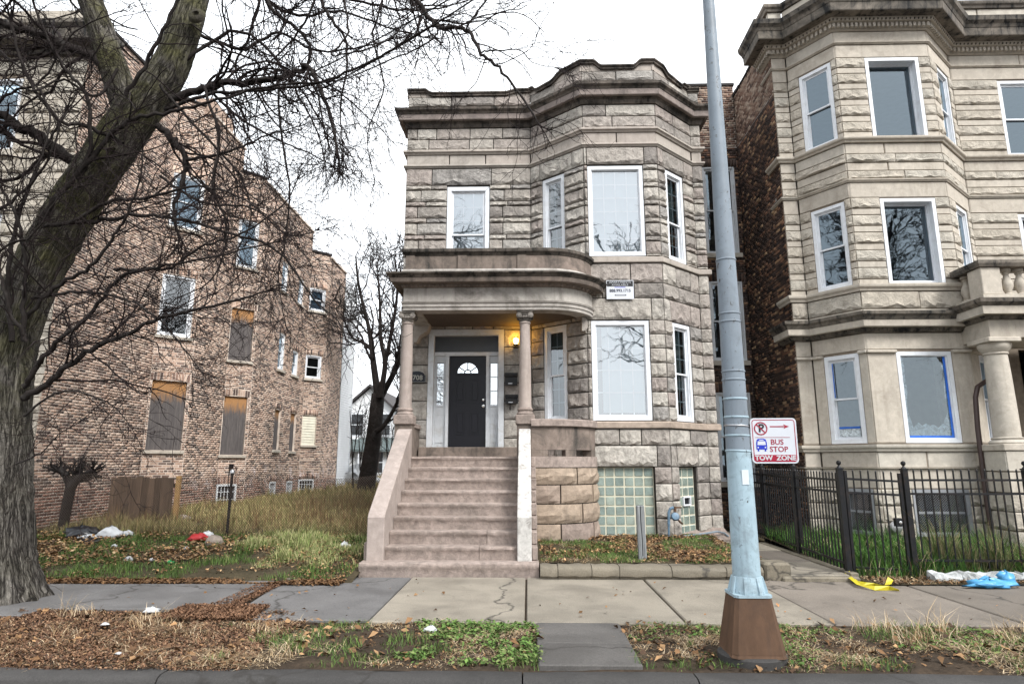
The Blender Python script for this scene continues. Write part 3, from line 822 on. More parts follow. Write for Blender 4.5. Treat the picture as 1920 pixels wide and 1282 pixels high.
# ceiling and roof slab of the porch
def slab_poly(off):
    P = porch_path(off); return [p for p in P] + [(1.3, 13.9)]
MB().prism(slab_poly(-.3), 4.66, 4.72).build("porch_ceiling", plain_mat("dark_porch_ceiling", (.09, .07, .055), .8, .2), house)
MB().prism(slab_poly(-.2), 5.36, 5.41).build("porch_roof", M_ROOF, house)
# inner beam over the left side
# floor and its round base wall
FLOORP = [(-2.5, 13.9), (-2.5, 12.13), (0.07, 12.13)]
porch_ring("porch_base_band", [(-.3, 1.575), (.0, 1.575), (.0, 1.775), (-.3, 1.775)], M_STEP, segs=(tuple(range(3, 18)),))
porch_ring("porch_side_panel", [(-.22, 1.90), (-.03, 1.90), (-.03, 2.335), (-.22, 2.335)], M_PARAPET, segs=((3, 4, 5, 6, 7, 8), tuple(range(9, 18))))
porch_ring("porch_side_panel", [(-.22, 1.778), (-.03, 1.778), (-.03, 1.897), (-.22, 1.897)], M_PARAPET, segs=((3,), (7, 8), (13, 14, 15, 16, 17)))
porch_ring("porch_coping", [(-.26, 2.338), (.02, 2.338), (.03, 2.35), (.03, 2.46), (.015, 2.48), (-.26, 2.48)], M_STEP, segs=(tuple(range(3, 18)),))
MB().prism([(-2.5, 13.9), (-2.5, 12.14), (0.0, 12.14)] + porch_path(-.1)[3:] + [(1.3, 13.9)], 1.6, 1.774).build("porch_floor", M_STEP, house)
# stones of the round base
pb = porch_path(-.02)
core = MB()
for (p, q) in zip(pb[3:-1], pb[4:]): core.quad((p[0], p[1] + .02, .1), (q[0] - .01, q[1] + .02, .1), (q[0] - .01, q[1] + .02, 1.57), (p[0], p[1] + .02, 1.57))
core.build("porch_base_core", M_MORTAR, house)
runs = [[(3, 9), (9, 17)], [(3, 6), (6, 13), (13, 17)], [(3, 10), (10, 17)], [(3, 6), (6, 13), (13, 17)]]
M_ROCKB = stone_mat("tan_basement_stone", [(0.0, (0.27, 0.215, 0.185)), (0.4, (0.33, 0.26, 0.2)), (1.0, (0.36, 0.285, 0.215))], dirt_amt=0.4)
for ci, (zb, zt) in enumerate(((1.25, 1.57), (0.9, 1.25), (0.54, 0.9), (0.17, 0.54))):
    for (i0, i1) in runs[ci]:
        n = i1 - i0; rr = random.Random(ci * 10 + i0)
        zs = [zb + .01, zb + .07, zb + .16, zt - .1, zt - .01]; amp = [0, .03, .045, .03, .004]
        vs = []; fs = []
        for k in range(5):
            for i in range(n + 1):
                e = 0.3 if i in (0, n) else 1
                P = porch_path(amp[k] * e * rr.uniform(.5, 1.4) - .02)[i0 + i]
                sh = .012 if i == 0 else -.012 if i == n else 0
                vs.append((P[0] + sh, P[1], zs[k] + (rr.uniform(-.02, .02) if 0 < k < 4 else 0)))
        for k in range(4):
            for i in range(n):
                a_ = k * (n + 1) + i
                fs += [(a_, a_ + 1, a_ + n + 2), (a_, a_ + n + 2, a_ + n + 1)]
        bb = len(vs); Q = [porch_path(-.1)[i0], porch_path(-.1)[i1]]
        vs += [(Q[0][0] + .012, Q[0][1], zs[0]), (Q[1][0] - .012, Q[1][1], zs[0]), (Q[1][0] - .012, Q[1][1], zs[4]), (Q[0][0] + .012, Q[0][1], zs[4])]
        fs += [tuple([bb] + [k * (n + 1) for k in range(5)] + [bb + 3]), tuple([bb + 2] + [k * (n + 1) + n for k in range(4, -1, -1)] + [bb + 1]),
               tuple([bb + 1] + list(range(n, -1, -1)) + [bb]), tuple([bb + 3] + list(range(4 * (n + 1), 5 * (n + 1))) + [bb + 2])]
        MB().add(vs, fs).build("base_stone", M_ROCKB, house)
porch_ring("porch_plinth", [(-.3, 0.05), (.05, 0.05), (.05, .14), (.03, .165), (-.3, .165)], M_STEP, segs=(tuple(range(3, 18)),))

# columns
for cxx in (-2.395, -0.045):
    cy = 12.36
    ped = MB(); ped.box(cxx - .185, cxx + .185, cy - .215, cy + .2, 2.38, 2.56, bev=.015)
    col = ped.build("porch_column", M_STEP, house)
    MB().box(cxx - .16, cxx + .16, cy - .17, cy + .16, 1.78, 2.378).build("pedestal", M_PARAPET, col)
    MB().lathe([(.165, 2.562), (.168, 2.59), (.15, 2.62), (.135, 2.64), (.155, 2.66), (.15, 2.69), (.13, 2.71)], (cxx, cy, 0), 28).build("column_base", M_STEP, col, auto=35)
    MB().lathe([(.128, 2.712), (.122, 2.78), (.12, 3.1), (.112, 3.7), (.1, 4.3), (.1, 4.37), (.115, 4.385), (.115, 4.41), (.1, 4.42)], (cxx, cy, 0), 28).build("column_shaft", M_COL, col, auto=35)
    cap = MB()
    cap.lathe([(.1, 4.42), (.115, 4.44), (.125, 4.48), (.11, 4.52), (.13, 4.56)], (cxx, cy, 0), 20)
    cap.box(cxx - .16, cxx + .16, cy - .16, cy + .16, 4.585, 4.628, bev=.01)
    cap.box(cxx - .13, cxx + .13, cy - .13, cy + .13, 4.55, 4.584)
    for sx in (-1, 1):
        for yy in (cy - .155, cy + .125):
            # volute spiral disc
            for r0, dd in ((.055, 0.0), (.032, .012)):
                L0 = []
                c0 = (cxx + sx * .115, 4.535)
                pl = [(c0[0] + r0 * math.cos(t * math.pi / 8), c0[1] + r0 * math.sin(t * math.pi / 8)) for t in range(16)]
                cap.extr(pl, yy - dd, yy + .03 - dd * .5)
        cap.tube([(cxx + sx * .115, cy - .13, 4.535), (cxx + sx * .115, cy, 4.535), (cxx + sx * .115, cy + .13, 4.535)], [.05, .035, .05], 10)
    for k in range(5):
        x = cxx - .06 + k * .03
        cap.tube([(x, cy - .125, 4.47), (x, cy - .15, 4.5), (x, cy - .14, 4.53)], [.012, .014, .006], 6)
    cap.build("capital", M_CAP, col, auto=40)
# left pedestal parapet wall running back to the house
MB().box(-2.52, -2.36, 12.52, 13.88, 1.778, 2.36).build("porch_side_wall", M_PARAPET, house)
MB().box(-2.55, -2.33, 12.57, 13.87, 2.363, 2.46, bev=.012).build("porch_side_coping", M_STEP, house)
for x in (-2.5, -2.24): pass
# wall respond (corner bracket) under the left beam, corbel at the bay corner
MB().extr([(-2.5, 4.63), (-2.15, 4.63), (-2.2, 4.5), (-2.36, 4.4), (-2.42, 4.25), (-2.5, 4.25)], 13.55, 13.87).build("porch_bracket", M_SMOOTH, house)
cb = MB()
cbM = F[2] @ T(-0.02, 0, 0)
cb.extr([(-.1, 4.62), (.0, 4.62), (.03, 4.5), (.02, 4.4), (-.02, 4.33), (-.1, 4.33)], -0.16, 0.0)
cb.build("corbel", M_CAP, house, cbM)
# door step
MB().box(-2.33, 0.1, 13.55, 13.87, 1.777, 1.985, bev=.015).build("door_sill", M_PARAPET, house)

# ------------------------------------------------------------------ front steps
RISE, TREAD = 0.1975, 0.29
def step_mesh(x0, x1, y0, y1, z0, z1, seed):
    r = random.Random(seed); n = 12; mb = MB()
    prof = [(0.02, 0.0), (0.012, .05), (0.02, .11), (0.004, .145), (-.012, .165), (-.006, .19), (.02, .1975)]
    vs = []; fs = []; k = len(prof)
    for i in range(n + 1):
        x = x0 + (x1 - x0) * i / n
        for j, (dy, dz) in enumerate(prof):
            jit = r.uniform(-.006, .006) if 0 < j < k - 1 else r.uniform(-.004, .004)
            vs.append((x, y0 + dy + jit, z0 + dz * (z1 - z0) / .1975 + (r.uniform(-.004, .004) if j == k - 1 else 0)))
        vs.append((x, y1, z1)); vs.append((x, y1, z0))
    K = k + 2
    for i in range(n):
        for j in range(K): fs.append((i * K + (j + 1) % K, i * K + j, (i + 1) * K + j, (i + 1) * K + (j + 1) % K))
    fs += [tuple(range(K)), tuple(range((n + 1) * K - 1, n * K - 1, -1))]
    return mb.add(vs, fs)
stairs = empty("front_steps", (-1.2, 9.8, 0), "worn pinkish stone steps with sloping side walls leading up to the black door", "steps")
for k in range(9):
    y0 = 9.8 + TREAD * k; z1 = RISE * (k + 1) - .003
    x0, x1 = (-2.52, 0.16) if k == 0 else (-2.2, 0.1)
    y1 = y0 + (TREAD + .08 if k < 8 else .35)
    if k == 0: y1 = 10.35
    zb = RISE * k - (.05 if k else .12)
    if k in (1, 2):
        xm = -1.2 + .35 + .1 * k
        step_mesh(x0, xm - .004, y0, y1, zb, z1, k).build("step", M_STEP, stairs, auto=50); step_mesh(xm + .004, x1, y0, y1, zb, z1, k + 40).build("step", M_STEP, stairs, auto=50)
    else: step_mesh(x0, x1, y0, y1, zb, z1, k).build("step", M_STEP, stairs, auto=50)
def cheek(x0, x1, mats, yb=10.0, hz=0.70):
    z0 = 0.19
    pr = [(yb, z0), (yb, z0 + hz - .06), (yb + .05, z0 + hz), (12.0, 2.27), (12.12, 2.29), (12.14, 2.29), (12.14, z0)]
    n = len(pr); mb = MB(); e = .012
    # slight rounding at the arrises
    sec = []
    for x, ins in ((x0, e), (x0 + e, 0), (x1 - e, 0), (x1, e)):
        sec.append([(x, y + (ins if i <= 1 else 0), z - (ins if i in (2, 3, 4, 5) else 0)) for i, (y, z) in enumerate(pr)])
    vs = [p for s_ in sec for p in s_]; fs = []; ms = []
    for a_ in range(3):
        for i in range(n): fs.append((a_ * n + i, (a_ + 1) * n + i, (a_ + 1) * n + (i + 1) % n, a_ * n + (i + 1) % n))
    fs += [tuple(range(n)), tuple(range(4 * n - 1, 3 * n - 1, -1))]
    mb.add(vs, fs)
    return mb.build("cheek_wall", mats, stairs)
cheek(-2.47, -2.205, M_CHEEK)
cheek(-0.165, 0.055, M_CHEEKW)
# stacked rough ends of the steps outside the right cheek
for k in range(1, 9):
    MB().box(.058, .15 - .004 * (k % 3), 10.05 + TREAD * (k - 1), 12.13, RISE * k + .004, RISE * (k + 1) - .004, bev=.012).build("step_end", M_STEP, stairs)
MB().box(-2.53, -2.473, 10.1, 12.1, .19, .45, bev=.01).build("step_end", M_STEP, stairs)
# ================================================================== BRICKWORK
M_BRICKL = brick_mat("mixed_common_brick", [(0.0, (0.085, 0.065, 0.058)), (0.15, (0.13, 0.092, 0.078)), (0.32, (0.23, 0.15, 0.12)), (0.5, (0.39, 0.26, 0.195)), (0.76, (0.5, 0.355, 0.275)), (1.0, (0.56, 0.43, 0.345))], base=True)
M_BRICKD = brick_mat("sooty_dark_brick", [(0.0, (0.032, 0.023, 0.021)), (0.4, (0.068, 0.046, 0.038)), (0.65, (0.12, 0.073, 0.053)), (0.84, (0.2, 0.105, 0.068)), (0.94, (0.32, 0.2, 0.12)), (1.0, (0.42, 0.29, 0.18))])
M_BRICKP = brick_mat("pale_washed_brick", [(0.0, (0.08, 0.055, 0.045)), (0.3, (0.16, 0.095, 0.07)), (0.6, (0.26, 0.18, 0.135)), (1.0, (0.36, 0.29, 0.23))])
M_MORTL = plain_mat("pale_lime_mortar", (0.6, 0.51, 0.435), 0.95, 0.1, var=0.3, nscale=3, bump=0.4, dirt=(0.17, 0.14, 0.12), dirt_amt=0.5)
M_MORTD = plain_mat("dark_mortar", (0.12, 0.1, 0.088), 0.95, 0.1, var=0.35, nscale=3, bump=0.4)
M_MORTP = plain_mat("whitish_mortar", (0.4, 0.36, 0.33), 0.95, 0.1, var=0.3, nscale=3, bump=0.4)

CAMV = Vector((0, 0, CAM_H))
def brick_list(M, u0, u1, z0, z1, openings=(), bw=0.21, bh=0.0667, gamma=1.0, rr=None, header_every=6, arches=True, gap=.0065):
    """rows of bricks (u0, u1, z0, z1, random) on a wall face, cut round the openings, soldier courses over them"""
    rr = rr or random.Random(5)
    out = []
    ops = list(openings)
    sold = []
    if arches:
        for (a, b, c, d) in openings:
            n = max(3, int((b - a + .12) / 0.075)); w = (b - a + .12) / n
            for k in range(n):
                t = (k + .5) / n * 2 - 1; dz = .05 * (1 - t * t)
                out.append((a - .06 + k * w + .006, a - .06 + (k + 1) * w - .006, d + dz - .02, d + dz + .19, rr.random() ** gamma))
            sold.append((a - .06, b + .06, d - .01, d + .2))
    row = 0; z = z0
    while z < z1 - .02:
        hd = header_every and row % header_every == 3
        w = 0.105 if hd else bw
        u = u0 - (w * .5 if row % 2 else 0) - rr.random() * .01
        while u < u1:
            a, b = max(u, u0), min(u + w, u1)
            u += w
            if b - a < .03: continue
            segs = [(a, b)]
            for (oa, ob, oc, od) in ops + sold:
                if z + bh > oc + .02 and z < od - .02:
                    ns = []
                    for s0, s1 in segs:
                        if ob <= s0 or oa >= s1: ns.append((s0, s1)); continue
                        if oa - s0 > .03: ns.append((s0, oa))
                        if s1 - ob > .03: ns.append((ob, s1))
                    segs = ns
            for s0, s1 in segs:
                r = rr.random() ** gamma
                out.append((s0 + gap, s1 - gap, z + gap, min(z + bh, z1) - gap, r))
        z += bh; row += 1
    return out

def emit_bricks(groups, parent, mat, singles=300, name="brick", vis=None):
    """groups: [(M, list)]. The bricks that show largest become objects, the rest one joined part"""
    recs = []
    for M, L in groups:
        for b in L: recs.append((M, b))
    P = np.array([tuple(M @ Vector(((b[0] + b[1]) / 2, 0, (b[2] + b[3]) / 2))) for M, b in recs])
    d = np.linalg.norm(P - np.array(CAMV), axis=1)
    N = np.array([tuple(M.to_3x3() @ Vector((0, -1, 0))) for M, b in recs])
    cosv = np.abs(((P - np.array(CAMV)) * N).sum(1)) / d
    sz = np.array([(b[1] - b[0]) * (b[3] - b[2]) for M, b in recs])
    score = sz * cosv / d ** 2
    # inside the frame?
    yc = P[:, 0] * -math.sin(YAW) + P[:, 1] * math.cos(YAW); xc = P[:, 0] * math.cos(YAW) + P[:, 1] * math.sin(YAW); zc = P[:, 2] - CAM_H
    dep = yc * math.cos(PITCH) + zc * math.sin(PITCH); up = -yc * math.sin(PITCH) + zc * math.cos(PITCH)
    px = 960 + FPX * xc / dep; py = 641 - FPX * up / dep
    inside = (px > 5) & (px < 1915) & (py > 5) & (py < 1275)
    if vis is not None: inside &= vis(px, py)
    score = np.where(inside, score, score * 1e-3)
    order = np.argsort(-score); one = set(order[:singles].tolist())
    me = None; V = []; F = []; R = []; nv = 0
    rr = random.Random(9)
    for i, (M, b) in enumerate(recs):
        y = rr.uniform(-.005, .001); tilt = rr.uniform(-.003, .003)
        if i in one:
            if me is None:
                mb = MB(); mb.add([(0, 0, 0), (1, 0, 0), (1, .06, 0), (0, .06, 0), (0, 0, 1), (1, 0, 1), (1, .06, 1), (0, .06, 1)],
                                  [(0, 3, 2, 1), (4, 5, 6, 7), (0, 1, 5, 4), (1, 2, 6, 5), (3, 0, 4, 7)])
                o = mb.build(name, mat, parent, M @ T(b[0], y, b[2]) @ S(b[1] - b[0], 1, b[3] - b[2])); me = o.data
            else: link(bpy.data.objects.new(name, me), parent, M @ T(b[0], y, b[2]) @ S(b[1] - b[0], 1, b[3] - b[2]))
            continue
        a0, a1, c0, c1, r = b
        V += [tuple(M @ Vector(p)) for p in ((a0, y + tilt, c0), (a1, y - tilt, c0), (a1, y - tilt, c1), (a0, y + tilt, c1), (a0, .06, c0), (a1, .06, c0), (a1, .06, c1), (a0, .06, c1))]
        F += [(nv, nv + 1, nv + 2, nv + 3), (nv + 1, nv + 5, nv + 6, nv + 2), (nv + 4, nv, nv + 3, nv + 7), (nv + 3, nv + 2, nv + 6, nv + 7), (nv + 4, nv + 5, nv + 1, nv)]
        nv += 8; R += [r] * 5
    if F:
        m = mesh_arrays("brickwork", V, F, [mat]); face_attr(m, "rnd", R)
        o = link(bpy.data.objects.new("brickwork", m), parent); o['kind'] = 'stuff'

# ================================================================== THE LEFT BRICK BUILDING
leftb = empty("brick_apartment_building", (-10.4, 13.3, 0.2), "three-storey common brick flats with boarded-up windows and a sawtooth side wall", "apartment building")
LP = [(-10.4, 13.25), (-10.4, 17.07)]
def stepu(ang, L):
    x, y = LP[-1]; a = math.radians(ang); LP.append((x + L * math.cos(a), y + L * math.sin(a)))
stepu(45, 1.05); stepu(90, 2.05); stepu(45, .85); stepu(90, 4.85); stepu(45, .88); stepu(90, 2.26)
LF = [frame(LP[i], LP[i + 1]) for i in range(7)]; LL = [flen(LP[i], LP[i + 1]) for i in range(7)]
LTOP = [12.3, 12.45, 12.2, 11.4, 11.25, 10.42, 10.3]
LOP = [[] for _ in range(7)]
LOP[1] = [(0.04, 0.92, 8.42, 10.08), (0.04, 0.92, 5.2, 6.98), (0.06, 0.96, 2.0, 3.92)]
LOP[3] = [(0.02, 0.7, 8.08, 9.74), (0.02, 0.76, 4.93, 6.66), (0.02, 0.75, 1.91, 3.76), (0.0, 0.62, 0.3, 1.0)]
LOP[4] = [(1.86, 2.4, 7.93, 9.05), (3.56, 4.12, 7.87, 8.92), (2.0, 2.56, 5.01, 6.36), (3.42, 4.0, 5.0, 5.95), (2.07, 2.6, 2.12, 3.55), (3.62, 4.18, 2.1, 3.54), (2.0, 2.57, 0.35, 1.0), (3.6, 4.2, 0.4, 0.98)]
LOP[5] = [(0.0, 0.72, 7.9, 8.87), (0.0, 0.7, 5.05, 6.02), (0.03, 0.62, 2.37, 3.54), (0.0, 0.66, 0.45, 1.02)]
core = MB()
for i in range(7): wall_panel(core, LF[i], LL[i], -0.1, LTOP[i] - .03, LOP[i], 0.3, 0.003)
core.build("wall", M_MORTL, leftb)
M_TARW = plain_mat("tar_coping", (0.03, 0.027, 0.026), 0.9, 0.2, var=0.4, nscale=6)
gr = []
for i in range(7):
    gr.append((LF[i], brick_list(LF[i], 0, LL[i], 0.0, LTOP[i], LOP[i], gamma=[1.35, 1.1, 0.6, 0.9, 0.6, 0.85, 0.55][i], rr=random.Random(20 + i), gap=.0095, header_every=2 if i == 0 else 6)))
emit_bricks(gr, leftb, M_BRICKL, vis=lambda px, py: ~((px < 330) & (py < 480) & (px < 420 - py * .75)))
for i in range(7):
    # ragged tile coping
    cp = MB(); u = -.02; rr = random.Random(i)
    while u < LL[i]:
        w = rr.uniform(.25, .5); cp.box(u, min(u + w, LL[i] + .02) - .008, -.05, .32, LTOP[i], LTOP[i] + rr.uniform(.05, .09)); u += w
    o = cp.build("coping_tile", M_TARW if i in (0, 1, 3, 5) else M_MORTL, leftb, LF[i]); o['kind'] = 'stuff'
# body behind
inn = offset_path(LP, -.32)
bd = MB()
for z in (1.5, 4.6, 7.8): bd.prism([*inn, (-16, LP[-1][1] - .2), (-16, 13.7)], z, z + .2)
bd.prism([*inn, (-16, LP[-1][1] - .2), (-16, 13.7)], 10.1, 10.25)
bd.box(-16.1, -16.0, 13.4, LP[-1][1], 0, 12); bd.box(-16, LP[-1][0], LP[-1][1] - .1, LP[-1][1] - .02, 0, 10.2)
bd.build("inner_floors", M_ROOM, leftb)
MB().box(-13.2, -13.1, 13.6, 30, 0, 10).build("inner_partition", M_ROOM, leftb)
# parapet returns where the roof line steps down, chimney
ch = MB(); ch.box(-0.25, 1.15, 0.02, .55, 12.2, 12.72)
ch.build("chimney", M_BRICKL, leftb, LF[2])
# windows and boards
M_PLY = None
def _ply():
    t = NT("weathered_plywood"); p = t.pos()
    g = t.noise(t.scaled(p, 30, 30, 1.6), 1.0, 7, 0.7, 1.2)
    col = t.ramp(g, [(0.25, (0.045, 0.04, 0.04)), (0.5, (0.1, 0.09, 0.088)), (0.75, (0.17, 0.15, 0.138))])
    lz = t.attr("top")
    nn = t.noise(t.scaled(p, 14, 14, 2.5), 1.0, 5, 0.7)
    m = t.ramp(t.math('ADD', lz, t.math('MULTIPLY', t.math('SUBTRACT', nn, 0.5), 0.5)), [(0.7, 0.0), (0.88, 1.0)])
    col = t.mix(m, col, t.mix(g, (0.26, 0.12, 0.045), (0.42, 0.24, 0.11)))
    t.bsdf(col, 0.8, t.bump(g, 0.5, 0.01), 0.2)
    return t.mat
M_PLY = _ply()
def board(M, w, h, name="plywood_board", inset=.07, label=None, arch=.06):
    n = 10; vs = []; fs = []; vals = []
    zs = [i / n for i in range(n + 1)]
    nx = 6
    for k, t in enumerate(zs):
        for i in range(nx + 1):
            x = i / nx; top = h + arch * (1 - (2 * x - 1) ** 2)
            vs.append((.01 + x * (w - .02), inset, .005 + t * top)); vals.append(t)
    for k in range(n):
        for i in range(nx): a = k * (nx + 1) + i; fs.append((a, a + 1, a + nx + 2, a + nx + 1))
    N = len(vs)
    vs += [(x, y + .02, z) for x, y, z in vs]; vals += vals
    fs += [tuple(i + N for i in reversed(f)) for f in fs]
    mb = MB().add(vs, fs); o = mb.build(name, M_PLY, leftb, M)
    at_ = o.data.attributes.new("top", 'FLOAT', 'POINT'); at_.data.foreach_set("value", vals)
    if label: o['label'] = label
    return o
def sillL(M, w, z): MB().box(-.06, w + .06, -.07, .1, z - .1, z - .008, bev=.01).build("window_sill", M_LIMES, leftb, M)
for i, k, kind in ((1, 0, 'w'), (1, 1, 'd'), (1, 2, 'b'), (3, 0, 'w'), (3, 1, 'b'), (3, 2, 'b'), (4, 0, 'w'), (4, 1, 'w'), (4, 2, 'w'), (4, 3, 'w'), (4, 4, 'b'), (4, 5, 'b'), (5, 0, 'w'), (5, 1, 'd'), (5, 2, 's')):
    a, b, c, d = LOP[i][k]; M = LF[i] @ T(a, 0, c)
    if kind in 'wd':
        make_window(leftb, M, b - a, d - c, fw=.06, glass=M_GLASSB if kind == 'w' else M_GLASSD, inset=.06, fdepth=.1)
        if kind == 'd': MB().box(.07, b - a - .07, .2, .21, .08, d - c - .08).build("window_screen", M_SCREEN, leftb, M)
        if kind == 'w': MB().box(.02, b - a - .02, .19, .2, .02, d - c - .02).build("window_blind", plain_mat("grey_blue_blind", (0.45, 0.5, 0.55)) if "grey_blue_blind" not in bpy.data.materials else bpy.data.materials["grey_blue_blind"], leftb, M)
    elif kind == 'b': board(M, b - a, d - c - .04)
    else:
        sh = MB(); n = 11; hh = d - c
        for q in range(n): sh.add([(.01, .03, hh * q / n), (b - a - .01, .03, hh * q / n), (b - a - .01, .055, hh * (q + 1) / n), (.01, .055, hh * (q + 1) / n), (.01, .05, hh * q / n), (b - a - .01, .05, hh * q / n)], [(0, 1, 2, 3), (4, 5, 1, 0)])
        sh.build("cream_siding_panel", plain_mat("cream_vinyl_siding", (0.7, 0.67, 0.55), 0.5), leftb, M)
    sillL(LF[i] @ T(a, 0, 0), b - a, c)
for i, k in ((3, 3), (4, 6), (4, 7), (5, 3)):
    a, b, c, d = LOP[i][k]; w, h = b - a, d - c; M = LF[i] @ T(a, 0, c)
    mb = MB(); e = .06
    mb.box(0.005, e, -.01, .1, 0, h); mb.box(w - e, w - .005, -.01, .1, 0, h); mb.box(e, w - e, -.01, .1, h - e, h); mb.box(e, w - e, -.01, .1, 0, .04)
    fr_ = mb.build("basement_window", M_WOODW, leftb, M)
    mb = MB()
    for q in range(1, 5): x = e + (w - 2 * e) * q / 5; mb.box(x - .01, x + .01, .02, .035, .04, h - e)
    for q in (1, 2): z = h * q / 3; mb.box(e, w - e, .018, .03, z - .01, z + .01)
    mb.build("window_grille", M_WOODW, fr_, M)
    MB().box(e, w - e, .07, .08, .04, h - e).build("pane", M_SCREEN, fr_, M)
# white clapboard rear porch
M_SIDING = plain_mat("white_clapboard", (0.7, 0.71, 0.72), 0.55, 0.3, var=0.06, nscale=2)
x0, y0 = LP[-1]
sg = MB()
for q in range(90):
    z = .1 + q * .11
    sg.box(x0 - 2, x0 + .02, y0 + .01, y0 + 2.0, z, z + .108) if False else None
    sg.add([(x0 - .02, y0 + .02, z), (x0 - .02, y0 + 1.85, z), (x0 + .02, y0 + 1.85, z), (x0 + .02, y0 + .02, z), (x0 - .02, y0 + .02, z + .112), (x0 - .02, y0 + 1.85, z + .112), (x0 - .005, y0 + 1.85, z + .112), (x0 - .005, y0 + .02, z + .112)],
           [(3, 2, 6, 7), (0, 1, 2, 3)])
sgo = sg.build("clapboard_siding", M_SIDING, leftb); sgo['kind'] = 'stuff'
MB().box(x0 - 5, x0 - .03, y0 + .02, y0 + 1.84, 0, 10.0).build("rear_porch_body", M_SIDING, leftb)
MB().box(x0 - .02, x0 + .03, y0 + 1.86, y0 + 1.95, 0, 10.0).build("corner_board", M_WHITE, leftb)
# limestone front of the left building
FX = -16.5
fM = frame((FX, 13.25), (-10.4, 13.25)); fw_ = 6.1
P_ = at(20, 150, 13.25); Q_ = at(76, 285, 13.25)
fops = []
for (za, zb) in ((8.75, 10.6), (5.4, 7.2), (2.1, 3.9)):
    for ua in (1.2, 3.55): fops.append((ua, ua + 1.05, za, zb))
mb = MB(); wall_panel(mb, fM, fw_, 0, 11.9, fops, .3, .03); mb.build("front_wall", M_LIMEM, leftb)
zc = .2; cs = []
while zc < 11.1: cs += [(zc, zc + .33), (zc + .33, zc + .5)]; zc += .5
for q, c_ in enumerate(cs): lay(leftb, fM, 3.0, fw_, [c_], fops, (0.6, 1.1), 'rock' if q % 2 == 0 else 'smooth', M_LIME if q % 2 == 0 else M_LIMES, "front_stone")
for (a, b, c, d) in fops:
    make_window(leftb, fM @ T(a, 0, c), b - a, d - c, fw=.07, glass=M_GLASSB)
    MB().box(-.1, b - a + .1, -.09, .1, -.16, -.005).build("window_sill", M_LIMES, leftb, fM @ T(a, 0, c))
lp2 = [(FX, 13.25), (-10.4, 13.25), (-10.4, 13.7)]
sweep_parts("front_cornice", lp2, [(-.05, 11.15), (.1, 11.15), (.15, 11.3), (.4, 11.36), (.42, 11.6), (.5, 11.7), (.5, 11.8), (-.05, 11.85)], M_LIMED, leftb)
MB().box(0, fw_, 0, .3, 11.86, 12.4).build("front_parapet", M_LIMES, leftb, fM)
# conduit box and wires low on the wall
cbx = MB(); cbx.box(.32, .44, -.1, 0, 1.5, 1.62); cbx.tube([(.36, -.03, 1.5), (.33, -.03, 1.2), (.35, -.03, .9)], .012, 6)
cbx.tube([(.5, -.04, 1.55), (.56, -.06, 1.5), (.55, -.06, 1.42), (.48, -.05, 1.4), (.47, -.05, 1.47)], .012, 6)
cbx.build("junction_box", M_BLACK, leftb, LF[3])

# ================================================================== THE RIGHT LIMESTONE BUILDING
RP = [(5.72, 13.4), (6.05, 13.4), (6.72, 12.5), (8.73, 12.5), (9.78, 13.4), (14.0, 13.4)]
rb = empty("limestone_apartment_building", (8.0, 13.4, 0.2), "three-storey buff limestone flats with dark brick side wall, bay windows and a balustraded porch", "apartment building")
RF = [frame(RP[i], RP[i + 1]) for i in range(5)]; RL = [flen(RP[i], RP[i + 1]) for i in range(5)]
Z3, Z2, Z1 = (8.40, 10.27), (5.21, 7.03), (2.03, 3.82)
rop = [[] for _ in range(5)]
rop[1] = [(.265, 1.0, *Z3), (.255, .985, *Z2), (.24, .955, *Z1), (.42, .97, .3, 1.16)]
rop[2] = [(.62, 1.76, *Z3), (.60, 1.72, *Z2), (.575, 1.65, *Z1), (.57, 1.62, .3, 1.16)]
rop[3] = [(.42, 1.15, *Z3), (.42, 1.15, *Z2), (.55, 1.2, *Z1)]
rop[4] = [(1.03, 2.1, *Z3), (1.03, 2.1, *Z2), (2.6, 3.6, *Z3), (2.6, 3.6, *Z2), (0.6, 1.6, 2.0, 4.0)]
core = MB()
for i in range(5): wall_panel(core, RF[i], RL[i], -0.1, 12.2, rop[i], .3, .022)
core.build("wall", M_LIMEM, rb)
inn = offset_path(RP, -.34)
rm = MB()
for z in (1.3, 4.3, 7.4, 10.6): rm.prism([*inn, (13.9, 24.9), (5.85, 24.9)], z, z + .25)
rm.box(5.9, 13.9, 17, 17.1, 0, 12)
rm.box(13.9, 14.0, 13.7, 25, 0, 12); rm.box(5.74, 14, 24.9, 25, 0, 12)
rm.build("inner_floors", M_ROOM, rb)
MB().prism([*offset_path(RP, -.3), (13.9, 24.9), (5.85, 24.9)], 11.5, 11.6).build("roof", M_ROOF, rb)
def courses(lo, hi, rock_h=.23, thin=.148):
    out = []; z = hi; k = 0
    while z > lo + .02:
        h = thin if k % 2 else rock_h
        out.append((max(lo, z - h), z, k % 2)); z -= h; k += 1
    return out
